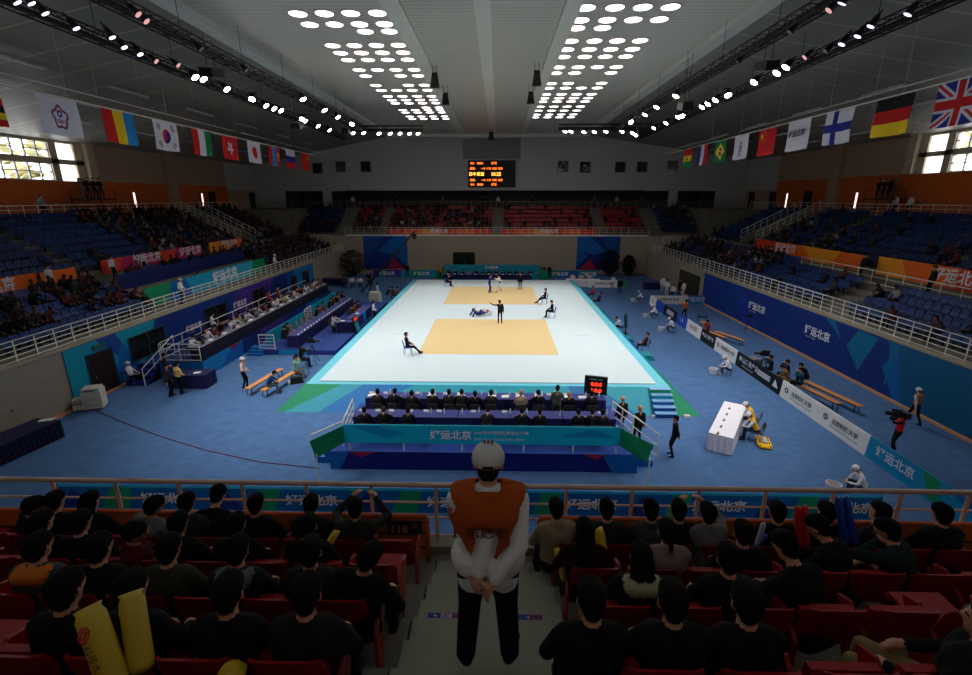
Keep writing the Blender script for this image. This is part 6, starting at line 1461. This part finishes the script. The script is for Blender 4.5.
for (y, s, c, lb) in (((33.6, 43.42, 9.9)[1], 1, (206, 196, 196), 'person in pale jacket leaning on the upper right walkway railing, left of two'), ((33.6, 41.86, 9.9)[1], 1, (196, 190, 196), 'person in pale jacket on the upper right walkway, right of two'), ((-33.8, 36.32, 9.88)[1], -1, (150, 150, 156), 'person in grey standing on the upper left walkway')):
    person('stand2', s * 34.0, y, 8.2, 90 * s, c, BLK, lb)
for i in range(9):
    x = [-21, -14.8, -8, .0, 5, 13.8, 17, -2.2, 20.5][i]; person('stand', x, 71.9 if i % 2 else 71.8, 8.25, 180, [(190, 180, 190), BLK, GRY][i % 3], BLK, 'person standing on the walkway behind the far red seats, %s listed from left among them' % ORDN[sorted([-21, -14.8, -8, .0, 5, 13.8, 17, -2.2, 20.5]).index(x)], vox=.04)
crowdcol = [(22, 22, 26), (30, 28, 34), (26, 30, 44), (44, 30, 30), (90, 36, 34), (60, 56, 52), (24, 22, 22), (130, 126, 130), (36, 60, 100), (20, 24, 20), (60, 44, 36), (28, 26, 30)]
CK = ['sitlap', 'sitlean', 'sitback', 'sitchin', 'sitside']
def cv(k): return get_mesh(k, vox=.045, fing=False)
random.seed(99)
seated = []; mass = []
for s in spots:
    sec, x, y, z, rz, i = s
    if sec == 'left lower': p = .88 if y > 44.5 else ((.5 if i > 2 else .12) if 31 < y < 45.6 else (.55 if y < 29.2 and i > 0 else .12 if y < 29.2 else .5))
    elif sec == 'left upper': p = .8 if 40 < y < 62 else (.62 if 37.5 < y <= 40 else .035)
    elif sec == 'right lower': p = .5 if y > 41 else (.12 if y > 30 else .1)
    elif sec == 'right upper': p = .33 if 37 < y < 49 and i < 5 else (.05 if y < 49 else .08)
    elif sec == 'far red': p = .74 if x < -.2 else (.28 if i != 3 else .16)
    else: p = .5
    if random.random() > p: continue
    seated.append(s)
def pri(s):
    w = {'left lower': 0, 'right lower': 0, 'right upper': 0, 'left upper': 12, 'far red': 40, 'far corner': 60}[s[0]]
    return math.hypot(s[1], s[2]) + w + (200 if abs(s[1] / s[2]) > 1.12 else 0)
seated.sort(key=pri)
CN = {(22, 22, 26): 'black', (30, 28, 34): 'dark grey', (26, 30, 44): 'dark navy', (44, 30, 30): 'dark brown', (90, 36, 34): 'dull red', (60, 56, 52): 'brown-grey', (24, 22, 22): 'black', (130, 126, 130): 'pale grey', (36, 60, 100): 'blue', (20, 24, 20): 'black', (60, 44, 36): 'brown', (28, 26, 30): 'black'}
sorow = order_in_row(seated[:262], lambda s: s[2])
for n, s in enumerate(seated):
    sec, x, y, z, rz, i = s
    k = random.choice(CK); a = rz + random.uniform(-14, 14)
    if n < 262:
        me = cv(k); o = bpy.data.objects.new('spectator', me); COL.objects.link(o); o.location = (x, y, z - .02); o.rotation_euler = (0, 0, R(a)); sc = random.uniform(.94, 1.04); o.scale = (sc, sc, sc); o.material_slots[SKIN].link = 'OBJECT'; o.material_slots[SKIN].material = cloth(120, 84, 68)
        tcol = random.choice(crowdcol)
        for sl, c in ((TOP, tcol), (BOT, random.choice(crowdcol[:4]))): o.material_slots[sl].link = 'OBJECT'; o.material_slots[sl].material = cloth(*c)
        side = sec.split()[0]; dz = 'near part' if y < 30 else ('middle part' if y < 44 else 'far part')
        lb = 'spectator in %s, %s from the camera, %s row, %s block' % (CN[tcol], nth(sorow[id(s)]), RN[i], sec)
        tag(o, lb, 'person', 'spectators in the %s, %s %s rows' % (dz, side, 'lower' if 'lower' in sec else 'upper'))
    else: mass.append((k, x, y, z, a, random.choice(crowdcol), random.choice(crowdcol[:3])))
# the distant crowd as one mass
cols = sorted(set([m[5] for m in mass] + [m[6] for m in mass])); ml = [cloth(110, 76, 62), M_hairb] + [cloth(*c) for c in cols]; ci = {c: i + 2 for i, c in enumerate(cols)}
import numpy as np
VV = []; FF = []; MM = []; off = 0; cache = {}
for k in CK:
    me = get_mesh(k, vox=.075, fing=False, face=False); v = np.empty(len(me.vertices) * 3); me.vertices.foreach_get('co', v); v = v.reshape(-1, 3); cache[k] = (v, [tuple(p.vertices) for p in me.polygons], [p.material_index for p in me.polygons])
for (k, x, y, z, a, ct, cb) in mass:
    v, fcs, mi = cache[k]; c_, s_ = math.cos(R(a)), math.sin(R(a)); w = np.empty_like(v); w[:, 0] = x + v[:, 0] * c_ - v[:, 1] * s_; w[:, 1] = y + v[:, 0] * s_ + v[:, 1] * c_; w[:, 2] = z - .02 + v[:, 2]
    VV.append(w); FF += [tuple(i + off for i in f) for f in fcs]; off += len(v); mp = {SKIN: 0, HAIR: 1, TOP: ci[ct], BOT: ci[cb], SHOE: 1, ACC: 1, EYE: 1, VEST: ci[ct]}; MM += [mp[i] for i in mi]
me = bpy.data.meshes.new('distant_crowd'); me.from_pydata([tuple(r) for r in np.concatenate(VV)], [], FF)
for m in ml: me.materials.append(m)
me.polygons.foreach_set('material_index', MM); me.update(); o = bpy.data.objects.new('distant_crowd', me); COL.objects.link(o); tag(o, 'mass of distant spectators filling the far and upper left seats', 'crowd', kind='stuff')
print('crowd', len(seated), 'mass', len(mass), 'faces', len(FF))

# ---------------------------------------------------------------- foreground stand
SLOPE = .4; FY0 = 4.95; PIT = .8
mb = MB()
for i in range(7):
    z = 5.35 + i * SLOPE; y1 = FY0 - i * PIT
    for (xa, xb) in ((-9.6, -.74), (.62, 9.6)): mb.box((xa, y1 - PIT, 4.2), (xb, y1, z))
mb.box((-9.6, FY0, 4.2), (9.6, 5.3, 5.35)); mb.box((-9.6, 5.0, 0), (9.6, 5.3, 4.4))
struct(mb, 'floor_front_stand', M_conc)
mb = MB()
for i in range(14):
    z = 5.35 + i * SLOPE / 2; y1 = FY0 - i * PIT / 2; mb.box((-.72, y1 - PIT / 2, 4.2), (.62, y1, z))
    
struct(mb, 'floor_aisle_steps', M_concl)
mb = MB().box((-9.6, 5.06, 5.35), (9.6, 5.3, 5.47)); struct(mb, 'trim_12', mat('kerb_grey', (130, 132, 120), .8))
# front railing
root = empty('front_railing', (0, 5.18, 5.35)); tag(root, 'cream painted metal railing along the front edge of the near stand', 'railing')
MB().tube((-9.5, 0, .93), (9.5, 0, .93), .032, 10).build('handrail', M_railp, root, smooth=True)
for z in (.68, .46, .2): MB().tube((-9.5, 0, z), (9.5, 0, z), .014, 6).build('bar', M_railp, root)
for i in range(-11, 12): MB().tube((-.75 + i * .81 + (.0), 0, .05), (-.75 + i * .81, 0, .93), .024, 8).build('post', M_railp, root)
# orange padded parapets with section numbers
def parapet(x0, x1, inner, num, lb):
    root = empty('orange_parapet', ((x0 + x1) / 2, 4.93, 5.37)); tag(root, lb, 'barrier'); w = (x1 - x0) / 2; s = inner
    mo = mat('parapet_orange', (206, 112, 34), .6); mt_ = mat('tube_orange', (200, 92, 40), .5)
    H_ = .66
    for (za, zb) in ((.06, .2), (.23, .4), (.43, .62)): MB().box((-w + .02, -.02, za), (w - .02, .02, zb)).build('panel', mo, root)
    MB().tube((-w, 0, H_ - .015), (w, 0, H_ - .015), .028, 8).build('top_tube', mt_, root, smooth=True)
    e = s * w; mbx = MB(); pr = [(e - s * .06, H_ - .015), (e - s * .015, H_ - .04), (e, H_ - .1), (e + s * .0, 0)]
    for a, b in zip(pr, pr[1:]): mbx.tube((a[0], 0, a[1]), (b[0], 0, b[1]), .03, 8)
    mbx.build('end_tube', mt_, root, smooth=True)
    for z in (.215, .415): MB().box((-w + .02, -.026, z - .01), (w - .02, .026, z + .01)).build('slat_gap', cloth(40, 50, 30), root)
    r2 = empty('section_sign', ((x0 + x1) / 2 + s * (w - .27), 4.9, 5.37 + .5)); tag(r2, 'navy section sign reading %s on the %s orange parapet, %s of the steward' % (num, 'left' if s > 0 else 'right', 'left' if s > 0 else 'right'), 'sign')
    MB().box((-.21, -.012, -.1), (.21, .0, .1)).build('plate', mat('sign_navy', (24, 32, 70), .5), r2)
    text(num, .15, (-.07, -.016, -.02), (R(90), 0, 0), mat('sign_orange', (236, 140, 90), .5), r2, bold=.02); text('区', .075, (.13, -.016, .035), (R(90), 0, 0), mat('sign_orange', (236, 140, 90), .5), r2)
parapet(-9.4, -.83, 1, '118', 'orange slatted parapet in front of the left block of near seats'); parapet(.52, 9.4, -1, '119', 'orange slatted parapet in front of the right block of near seats')
for (x, ar, lb) in ((-.55, '←', 'left'), (.3, '→', 'right')):
    zz = 5.35 + 3 * SLOPE / 2 + .006; y = FY0 - 3.5 * PIT / 2
    o = MB().box((-.14, -.035, 0), (.14, .035, .006)).box((.02, -.035, .006), (.14, .035, .007), 1).build('floor_sign', [mat('sticker_blue', (30, 60, 140), .5), mat('sticker_magenta', (120, 40, 100), .5)], loc=(x + .06 if lb == 'left' else x, y, zz)); tag(o, 'small blue arrow sticker on the aisle step, %s of the steward' % lb, 'sticker')
    text(ar + (' 区域' if lb == 'left' else ''), .055, (0, 0, .009), (0, 0, 0), M_letter, o)
o = MB().box((-.035, -.03, 0), (.035, .03, .005)).build('step_number', M_paper, loc=(-.42, 4.78, 5.352)); tag(o, 'small white number sticker on the lowest aisle step', 'sticker'); text('1', .05, (0, 0, .007), (0, 0, 0), M_letterd, o)
# red seats of the near stand, with parts
fs_parts = {}
def front_seat(x, y, z, lb, grp, folded=False):
    root = empty('red_folding_seat', (x, y, z)); tag(root, lb, 'seat', grp)
    k = folded
    if k not in fs_parts:
        ps = []
        mb = MB(); n = 8; vs = []
        for j, (yy, zz) in enumerate(((-.02, .42), (-.05, .56), (-.09, .72), (-.12, .8), (-.145, .81), (-.12, .7), (-.08, .55), (-.05, .42))):
            vs += [(-.22 - (.005 if j in (3, 4) else 0) + (.03 if j in (3, 4) else 0), yy + .03, zz - (.015 if j in (3, 4) else 0)), (-.15, yy, zz), (.15, yy, zz), (.22 - (.03 if j in (3, 4) else 0), yy + .03, zz - (.015 if j in (3, 4) else 0))]
        m = 8; fs = [(j*4+i, j*4+i+1, ((j+1) % m)*4+i+1, ((j+1) % m)*4+i) for j in range(m) for i in range(3)] + [tuple(j*4 for j in range(m))[::-1], tuple(j*4+3 for j in range(m))]
        mb.add(vs, fs); ps.append(mb.build('backrest', M_rseat, root))
        if folded: mb = MB().prism([(-.2, .02, .43), (.2, .02, .43), (.19, -.02, .7), (-.19, -.02, .7)], (0, .05, 0))
        else: mb = MB().prism([(-.21, 0, .41), (.21, 0, .41), (.2, .4, .43), (-.2, .4, .43)], (0, 0, .04)).box((-.2, .38, .4), (.2, .42, .44))
        ps.append(mb.build('seat', M_rseat, root))
        for s in (-1, 1):
            mb = MB().prism([(s * .235, -.12, .0), (s * .235, -.04, .0), (s * .235, .22, .62), (s * .235, .1, .66), (s * .235, -.12, .5)], (s * .02, 0, 0)); ps.append(mb.build('armrest', M_rseat, root))
        fs_parts[k] = ps
    else:
        for q in fs_parts[k]: ref(q, root)
people_f = []
seat_used = set()
def seatpos(i): return FY0 - i * PIT - PIT + .30, 5.35 + i * SLOPE
for i in range(6):
    y, z = seatpos(i)
    for side in (-1, 1):
        x = -1.12 if side < 0 else .9
        j = 0
        while abs(x) < [7.6, 6.6, 5.6, 4.6, 3.6, 2.6][i]:
            front_seat(x, y, z, 'red seat %s from the aisle, %s row of the near stand, %s block' % (ORDN[j], ORDN[i], 'left' if side < 0 else 'right'), 'red seats of near row %s, %s block' % (ORDN[i], 'left' if side < 0 else 'right'), folded=(j + i) % 3 != 1)
            x += side * .5; j += 1
# spectators of the near stand: (x, row, pose, jacket, hair style, label)
def fore(x, row, k, c, lb, hair='short', b=BLK, rz=0.0, hc=(16, 12, 12), acc=None, **ov):
    y, z = seatpos(row); z -= .04
    o = person(k, x, y + .02, z, rz, c, b, lb, hair=hc, acc=acc, vox=.02, **({'cap': ov.pop('cap')} if 'cap' in ov else {}), **{**({} if hair == 'short' else ({'hair': hair})), **ov}) if False else None
    ov.setdefault('bulk', 1.22); me = get_mesh(k, vox=.019, collar=True, **({} if hair == 'short' else {'hair': hair}), **ov)
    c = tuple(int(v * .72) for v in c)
    o = bpy.data.objects.new('spectator', me); COL.objects.link(o); o.location = (x, y + .02, z); o.rotation_euler = (0, 0, R(rz))
    sc = .93 if row == 0 else .89; o.scale = (sc, sc, sc)
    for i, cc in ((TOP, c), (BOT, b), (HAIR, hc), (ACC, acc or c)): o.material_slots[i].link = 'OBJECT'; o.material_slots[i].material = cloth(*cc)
    tag(o, lb, 'person')
D1, D2, D3 = (24, 24, 28), (30, 26, 30), (20, 24, 34)
fore((-5.24, 4.4, 6.38)[0], 0, 'sitside', D1, 'spectator at the left edge of the nearest front row turned to the right', rz=-30)
fore((-4.95, 4.4, 6.26)[0], 0, 'sitlap', D2, 'dark-haired spectator in the front row, second from the left')
fore((-4.55, 4.4, 6.25)[0], 0, 'sitlap', D1, 'long-haired spectator in the front row at the left', hair='long')
fore((-3.91, 4.4, 6.32)[0], 0, 'sitside', (150, 146, 150), 'spectator in a pale jacket in the left front row', rz=-15)
fore((-3.45, 4.4, 6.31)[0], 0, 'sitlap', (60, 62, 66), 'spectator with a tall head of hair in the left front row, in grey')
fore((-3.26, 4.4, 6.19)[0], 0, 'sitlean', D1, 'spectator leaning forward beside the one in grey, left front row')
fore((-2.67, 4.4, 6.25)[0], 0, 'sitlap', D2, 'broad dark spectator in the left front row', bulk=1.3)
fore((-2.05, 4.4, 6.38)[0], 0, 'sitlap', (40, 34, 34), 'spectator in the left front row next to the one filming')
fore((-1.54, 4.4, 6.45)[0], 0, 'sitraise', (60, 60, 60), 'spectator raising both arms to film, left front row by the aisle')
fore((-4.26, 3.5, 6.77)[0], 1, 'sitlap', D3, 'spectator at the left edge of the second row')
fore((-3.89, 3.5, 6.69)[0], 1, 'sitlap', D1, 'black-haired spectator in the second row near the left edge')
fore((-3.39, 3.5, 6.81)[0], 1, 'sitside', (110, 24, 28), 'spectator in a dark red jacket looking right, second row left', rz=-50)
fore((-2.96, 3.5, 6.58)[0], 1, 'sitlap', D2, 'dark spectator in the second row behind the pale jacket')
fore((-2.41, 3.5, 6.64)[0], 1, 'sitlap', D1, 'dark spectator in the middle of the left second row')
fore((-1.74, 3.5, 6.61)[0], 1, 'sitlap', (30, 28, 28), 'dark spectator in the left second row before the empty red seats')
fore((-3.44, 2.7, 7.04)[0], 2, 'sitlap', (70, 84, 90), 'spectator in grey-blue jacket with orange collar at the left edge, third row', acc=(200, 110, 40), hood=True)
fore((-2.97, 2.7, 6.94)[0], 2, 'sitlap', D1, 'dark spectator in the left third row behind the dark red jacket')
fore((-2.44, 2.7, 7.04)[0], 2, 'sitlap', (74, 70, 54), 'spectator in olive sleeves in the left third row', bulk=1.28)
fore((-1.92, 2.7, 7.05)[0], 2, 'sitlap', (34, 38, 46), 'spectator with grey hood in the left third row', acc=(92, 100, 110), hood=True)
fore((-1.37, 2.7, 7.06)[0], 2, 'sitlap', (46, 42, 36), 'broad spectator in a brown-grey jacket, left third row by the aisle', bulk=1.32)
fore((-2.42, 1.9, 7.49)[0], 3, 'sitlap', D1, 'dark spectator in the fourth row at the lower left corner')
fore((-1.49, 1.9, 7.51)[0], 3, 'sitlap', D2, 'dark spectator in the fourth row at the bottom left centre')
fore((0.67, 4.4, 6.07)[0], 0, 'sitlap', (206, 180, 150), 'spectator in a cream jacket under the 119 sign', rz=8)
fore((1.21, 4.4, 6.21)[0], 0, 'sitlap', (50, 56, 66), 'spectator in dark grey in the right front row, second from the aisle')
fore((1.69, 4.4, 6.18)[0], 0, 'sitlap', (84, 78, 84), 'spectator in mottled grey in the right front row, third from the aisle')
fore((1.99, 4.4, 6.31)[0], 0, 'sitlap', D1, 'dark spectator in the right front row left of the filming one')
fore((2.29, 4.4, 6.44)[0], 0, 'sitraise', (150, 146, 150), 'spectator in striped grey and black jacket filming with raised hands, right front row', rz=8)
fore((3.05, 4.4, 6.36)[0], 0, 'sitlap', D1, 'dark spectator in the right front row beside the red inflatable sticks')
fore((3.58, 4.4, 6.29)[0], 0, 'sitlap', D2, 'dark spectator in the right front row beside the blue inflatable sticks')
fore((4.08, 4.4, 6.24)[0], 0, 'sitside', (40, 36, 36), 'round-haired spectator in the right front row', rz=25)
fore((4.8, 4.4, 6.4)[0], 0, 'sitlap', (34, 34, 34), 'spectator with raised hood of hair at the right edge of the front row', bulk=1.3)
fore((0.81, 3.5, 6.66)[0], 1, 'sitlap', (50, 16, 18), 'long-haired spectator in dark maroon, right second row by the aisle', hair='long')
fore((1.56, 3.5, 6.55)[0], 1, 'sitlap', (190, 160, 156), 'spectator in a pinkish jacket with tied hair, right second row', hair='tail')
fore((2.24, 3.5, 6.69)[0], 1, 'sitlap', D1, 'dark spectator in the middle of the right second row')
fore((3.24, 3.5, 6.71)[0], 1, 'sitlean', D1, 'spectator leaning forward in the right second row, looking left', rz=35)
fore((3.76, 3.5, 6.69)[0], 1, 'sitchin', (40, 54, 60), 'spectator resting chin on hand at the right edge of the second row', rz=35)
fore((1.06, 2.7, 6.95)[0], 2, 'sitlap', (26, 26, 26), 'long-haired spectator with pale fur hood, right third row', hair='long', acc=(170, 164, 136), hood=True)
fore((1.69, 2.7, 7.05)[0], 2, 'sitlap', D1, 'broad black-clad spectator in the right third row', bulk=1.32)
fore((2.54, 2.05, 7.45)[0], 3, 'sitback', (28, 28, 32), 'spectator in khaki trousers reclining at the lower right', b=(128, 112, 70), rz=38)
fore((1.37, 1.9, 7.53)[0], 3, 'sitlap', D2, 'dark spectator in the fourth row at the bottom right centre')
fore((-2.05, 1.9, 7.47)[0], 3, 'sitlap', (26, 24, 24), 'dark spectator in the fourth row beside the large yellow stick at the lower left', bulk=1.3)
fore((-1.05, 1.9, 7.53)[0], 3, 'sitlap', (40, 38, 34), 'dark spectator in the fourth row left of the aisle', bulk=1.32)
fore((-1.04, 2.7, 7.05)[0], 2, 'sitside', D1, 'dark spectator in the left third row nearest the aisle, by the patterned bag', rz=-10)
fore((0.97, 1.9, 7.58)[0], 3, 'sitlap', D1, 'dark spectator in the fourth row right of the fur hood', bulk=1.3)
fore((2.36, 2.9, 7.0)[0], 2, 'sitlean', D2, 'dark spectator bending forward in the right third row', rz=20)
fore((0.53, 1.9, 7.47)[0], 3, 'sitlap', (30, 22, 24), 'dark spectator in the fourth row just right of the aisle')
# inflatable sticks
def stick(p, q, c, lb, r=.05, mark=False):
    p = Vector(p); q = Vector(q); root = empty('inflatable_cheer_stick', p); tag(root, lb, 'inflatable stick'); d = q - p; n = 12; u = d.normalized().orthogonal().normalized(); w = d.normalized().cross(u); mb = MB(); rings = []
    ts = [0, .04, .1, .5, .88, .95, 1]; rs = [.25, .85, 1, 1, 1, .8, .95]
    vs = [d * t + (u * math.cos(2*PI*j/n) * r * k_ + w * math.sin(2*PI*j/n) * r * k_ * (.25 if t in (0, 1) else .85)) for t, k_ in zip(ts, rs) for j in range(n)]
    m = len(ts); mb.add(vs, [(i*n+j, i*n+(j+1) % n, (i+1)*n+(j+1) % n, (i+1)*n+j) for i in range(m-1) for j in range(n)] + [tuple(range(n-1, -1, -1)), tuple(range((m-1)*n, m*n))])
    mb.build('tube', mat('stick_%d_%d_%d' % c, c, .35, spec=.5), root, smooth=True)
    return root
YS = (222, 188, 40)
a = (0.62, 4.1, 6.28); b = (0.7, 3.9, 6.04); stick(b, a, YS, 'short yellow inflatable stick held by the cream-jacketed spectator', .045)
a = (0.98, 3.9, 6.68); b = (1.06, 3.75, 6.19); stick(b, a, YS, 'tall upright yellow inflatable stick right of the aisle', .055)
a = (1.41, 4.0, 6.36); b = (1.55, 3.8, 6.21); stick(b, a, YS, 'slanting yellow inflatable stick in the right front row', .045)
a = (1.6, 3.3, 6.6); b = (1.69, 3.2, 6.55); stick(b, a, YS, 'yellow inflatable stick behind the pinkish jacket', .04)
a = (-1.61, 4.1, 6.45); b = (-1.73, 4.0, 6.27); stick(b, a, YS, 'yellow inflatable stick in the left front row beside the filming spectator', .04)
a = (3.19, 4.45, 6.57); b = (3.19, 4.3, 6.16); stick(b, a, (190, 24, 30), 'red inflatable stick standing in the right front row, left of a pair', .045); a = (3.26, 4.45, 6.58); b = (3.26, 4.3, 6.17); stick(b, a, (196, 26, 34), 'red inflatable stick standing in the right front row, right of a pair', .045)
a = (3.58, 4.45, 6.69); b = (3.66, 4.3, 6.21); stick(b, a, (24, 64, 160), 'blue inflatable stick standing in the right front row, left of a pair', .045); a = (3.66, 4.45, 6.7); b = (3.75, 4.3, 6.21); stick(b, a, (24, 64, 170), 'blue inflatable stick standing in the right front row, right of a pair', .045)
a = (2.71, 4.2, 6.54); b = (2.68, 4.2, 6.28); stick(b, a, (180, 186, 200), 'small white inflatable stick in the right front row', .03); a = (2.76, 4.2, 6.4); b = (2.66, 4.2, 6.24); stick(b, a, (40, 90, 190), 'small blue inflatable stick crossing the white one', .03)
a = (-1.9, 1.75, 7.87); b = (-1.71, 1.6, 7.56); r_ = stick(b, a, (196, 168, 40), 'large yellow inflatable stick with a red ring mark at the lower left', .06)
a2 = (-1.87, 1.8, 7.83); r2 = stick(Vector(b) + Vector((.06, .08, 0)), Vector(a2) + Vector((.07, .08, .0)), (190, 162, 36), 'second large yellow inflatable stick beside the one with the ring mark', .055)
mid = (Vector(b) - Vector(a)); lt = text('@', .075, tuple((Vector(a) - Vector(b)) * .72 + Vector((0, -.058, .03))), (R(60), 0, R(-15)), mat('stick_red_mark', (190, 40, 30), .5), r_, bold=.02); text('科技大学', .045, tuple((Vector(a) - Vector(b)) * .38 + Vector((0, -.058, .03))), (R(60), R(70), R(-15)), M_letterd, r_)
a = (-1.36, 1.9, 7.33); b = (-1.46, 1.9, 7.17); stick(b, a, YS, 'rounded yellow end of an inflatable stick at the bottom left centre', .07)
# handbag on the seat by the aisle
q = (-1.06, 3.3, 6.38); root = empty('handbag', (q[0], 3.35, 5.75 + .44)); tag(root, 'dark patterned bag on the red seat by the aisle', 'bag'); MB().prism([(-.16, -.08, 0), (.16, -.08, 0), (.13, -.06, .24), (-.13, -.06, .24)], (0, .14, 0)).build('body', mat('bag_pattern', (60, 50, 44), .6, noise=.9, nscale=30), root); MB().tube((-.1, 0, .24), (0, 0, .36), .01).tube((0, 0, .36), (.1, 0, .24), .01).build('handle', M_black, root)

# ---------------------------------------------------------------- the steward in the aisle
POSE['steward'] = dict(pel=(0, 0, .93), feet=((-.15, .0, .08), (.15, .02, .08)), hands=((-.055, -.15, .93), (.05, -.17, .9)), elbow=((1, -.25, -.1), (1, -.25, -.1)), toes=((-.25, 1, 0), (.3, 1, 0)), head=(0, .12, -.05), bulk=1.22, vox=.011, vest=True, legs=1.35, collar=True, hair='bald', skirt=True)
st = (-0.03, 2.69, 6.52)
me = get_mesh('steward')
SP = ((-0.05, 2.63, 6.57)[0], 2.62, 5.35 + 6 * SLOPE / 2)
o = bpy.data.objects.new('person', me); COL.objects.link(o); o.location = SP; o.scale = (1.03, 1.03, .975)
for i, c in ((TOP, (238, 238, 248)), (VEST, (238, 238, 248)), (BOT, (22, 22, 28)), (HAIR, (18, 14, 14)), (SHOE, (20, 20, 22))): o.material_slots[i].link = 'OBJECT'; o.material_slots[i].material = cloth(*c)
tag(o, 'steward standing in the aisle with hands behind the back, seen from behind', 'person'); st_o = o
P_ = BP['person_steward']
# vest: a shell lifted off the torso
V = [v.co.copy() for v in me.vertices]; N = [v.normal.copy() for v in me.vertices]
def in_vest(c):
    if not (.96 < c.z < 1.53): return False
    if c.y < 0: return abs(c.x) < .05 + (c.z - .96) * .5
    return abs(c.x) < .21 and c.z > 1.05
keep = [p for p in me.polygons if (p.material_index == VEST and in_vest(p.center)) or (p.material_index == TOP and abs(p.center.x) < .15 and 1.3 < p.center.z < 1.46)]
vid = {}; vs = []; fs = []
for p in keep:
    f_ = []
    for i in p.vertices:
        if i not in vid: vid[i] = len(vs); vs.append(V[i] + N[i] * .018)
        f_.append(vid[i])
    fs.append(tuple(f_))
mb = MB().add(vs, fs); vest = mb.build('vest', mat('vest_orange', (172, 78, 34), .8, spec=.1), o, smooth=True); vest['label'] = 'orange steward vest'
sx_ = vest.modifiers.new('s', 'SMOOTH'); sx_.factor = .5; sx_.iterations = 5
sm = vest.modifiers.new('t', 'SOLIDIFY'); sm.thickness = .012; sm.offset = 1
text('STAFF', .07, (0, -.168, 1.2), (R(90), 0, 0), mat('vest_mark', (90, 60, 60), .8), o, bold=.02) if False else None
tx = text('志愿者', .085, (0, -.178, 1.24), (R(90), 0, 0), mat('vest_mark', (100, 46, 30), .8), o, bold=.02)
# cap
HCz = .93 + .66 - .006; hc = Vector((0, .045, HCz)); 
mb = MB(); prof = [(.108, -.0), (.112, .025), (.108, .06), (.09, .098), (.055, .122), (.02, .13), (.001, .131)]
mb.lathe(prof, 28); cap = mb.build('cap', mat('cap_grey_white', (210, 208, 212), .8, spec=.1), o, loc=tuple(hc + Vector((0, -.01, .02))), smooth=True); cap.rotation_euler = (R(-10), 0, 0); cap.scale = (.9, 1.02, 1.0)
mb = MB()
for s in range(12):
    a0 = R(35 + s * 110 / 12); a1 = R(35 + (s + 1) * 110 / 12)
    mb.prism([(math.cos(a0) * .106, math.sin(a0) * .106, .005), (math.cos(a1) * .106, math.sin(a1) * .106, .005), (math.cos(a1) * .115, math.sin(a1) * .19, -.02), (math.cos(a0) * .115, math.sin(a0) * .19, -.02)], (0, 0, .006))
mb.build('brim', mat('cap_grey_white', (210, 208, 212), .8), cap)
mb = MB()
for x in (-.026, 0, .026):
    for s in range(6):
        t0 = R(66 + s * 6); t1 = R(66 + (s + 1) * 6)
        y0, z0 = math.cos(t0) * .113, math.sin(t0) * .132 + .004; y1, z1 = math.cos(t1) * .113, math.sin(t1) * .132 + .004
        mb.prism([(x - .008, y0, z0), (x + .008, y0, z0), (x + .008, y1, z1), (x - .008, y1, z1)], (0, 0, .004))
mb.build('stripe', M_black, cap)
mb = MB().box((-.035, -.004, 0), (.035, .004, .018)); mb.build('strap', M_black, cap).location = (0, -.112, .0)
for s in (-1, 1):
    mb = MB().prism([(s * .13, -.065, 1.415), (s * .2, -.055, 1.405), (s * .2, .05, 1.41), (s * .13, .05, 1.425)], (0, 0, .045)); mb.build('shoulder_strap', cloth(30, 30, 36), o)
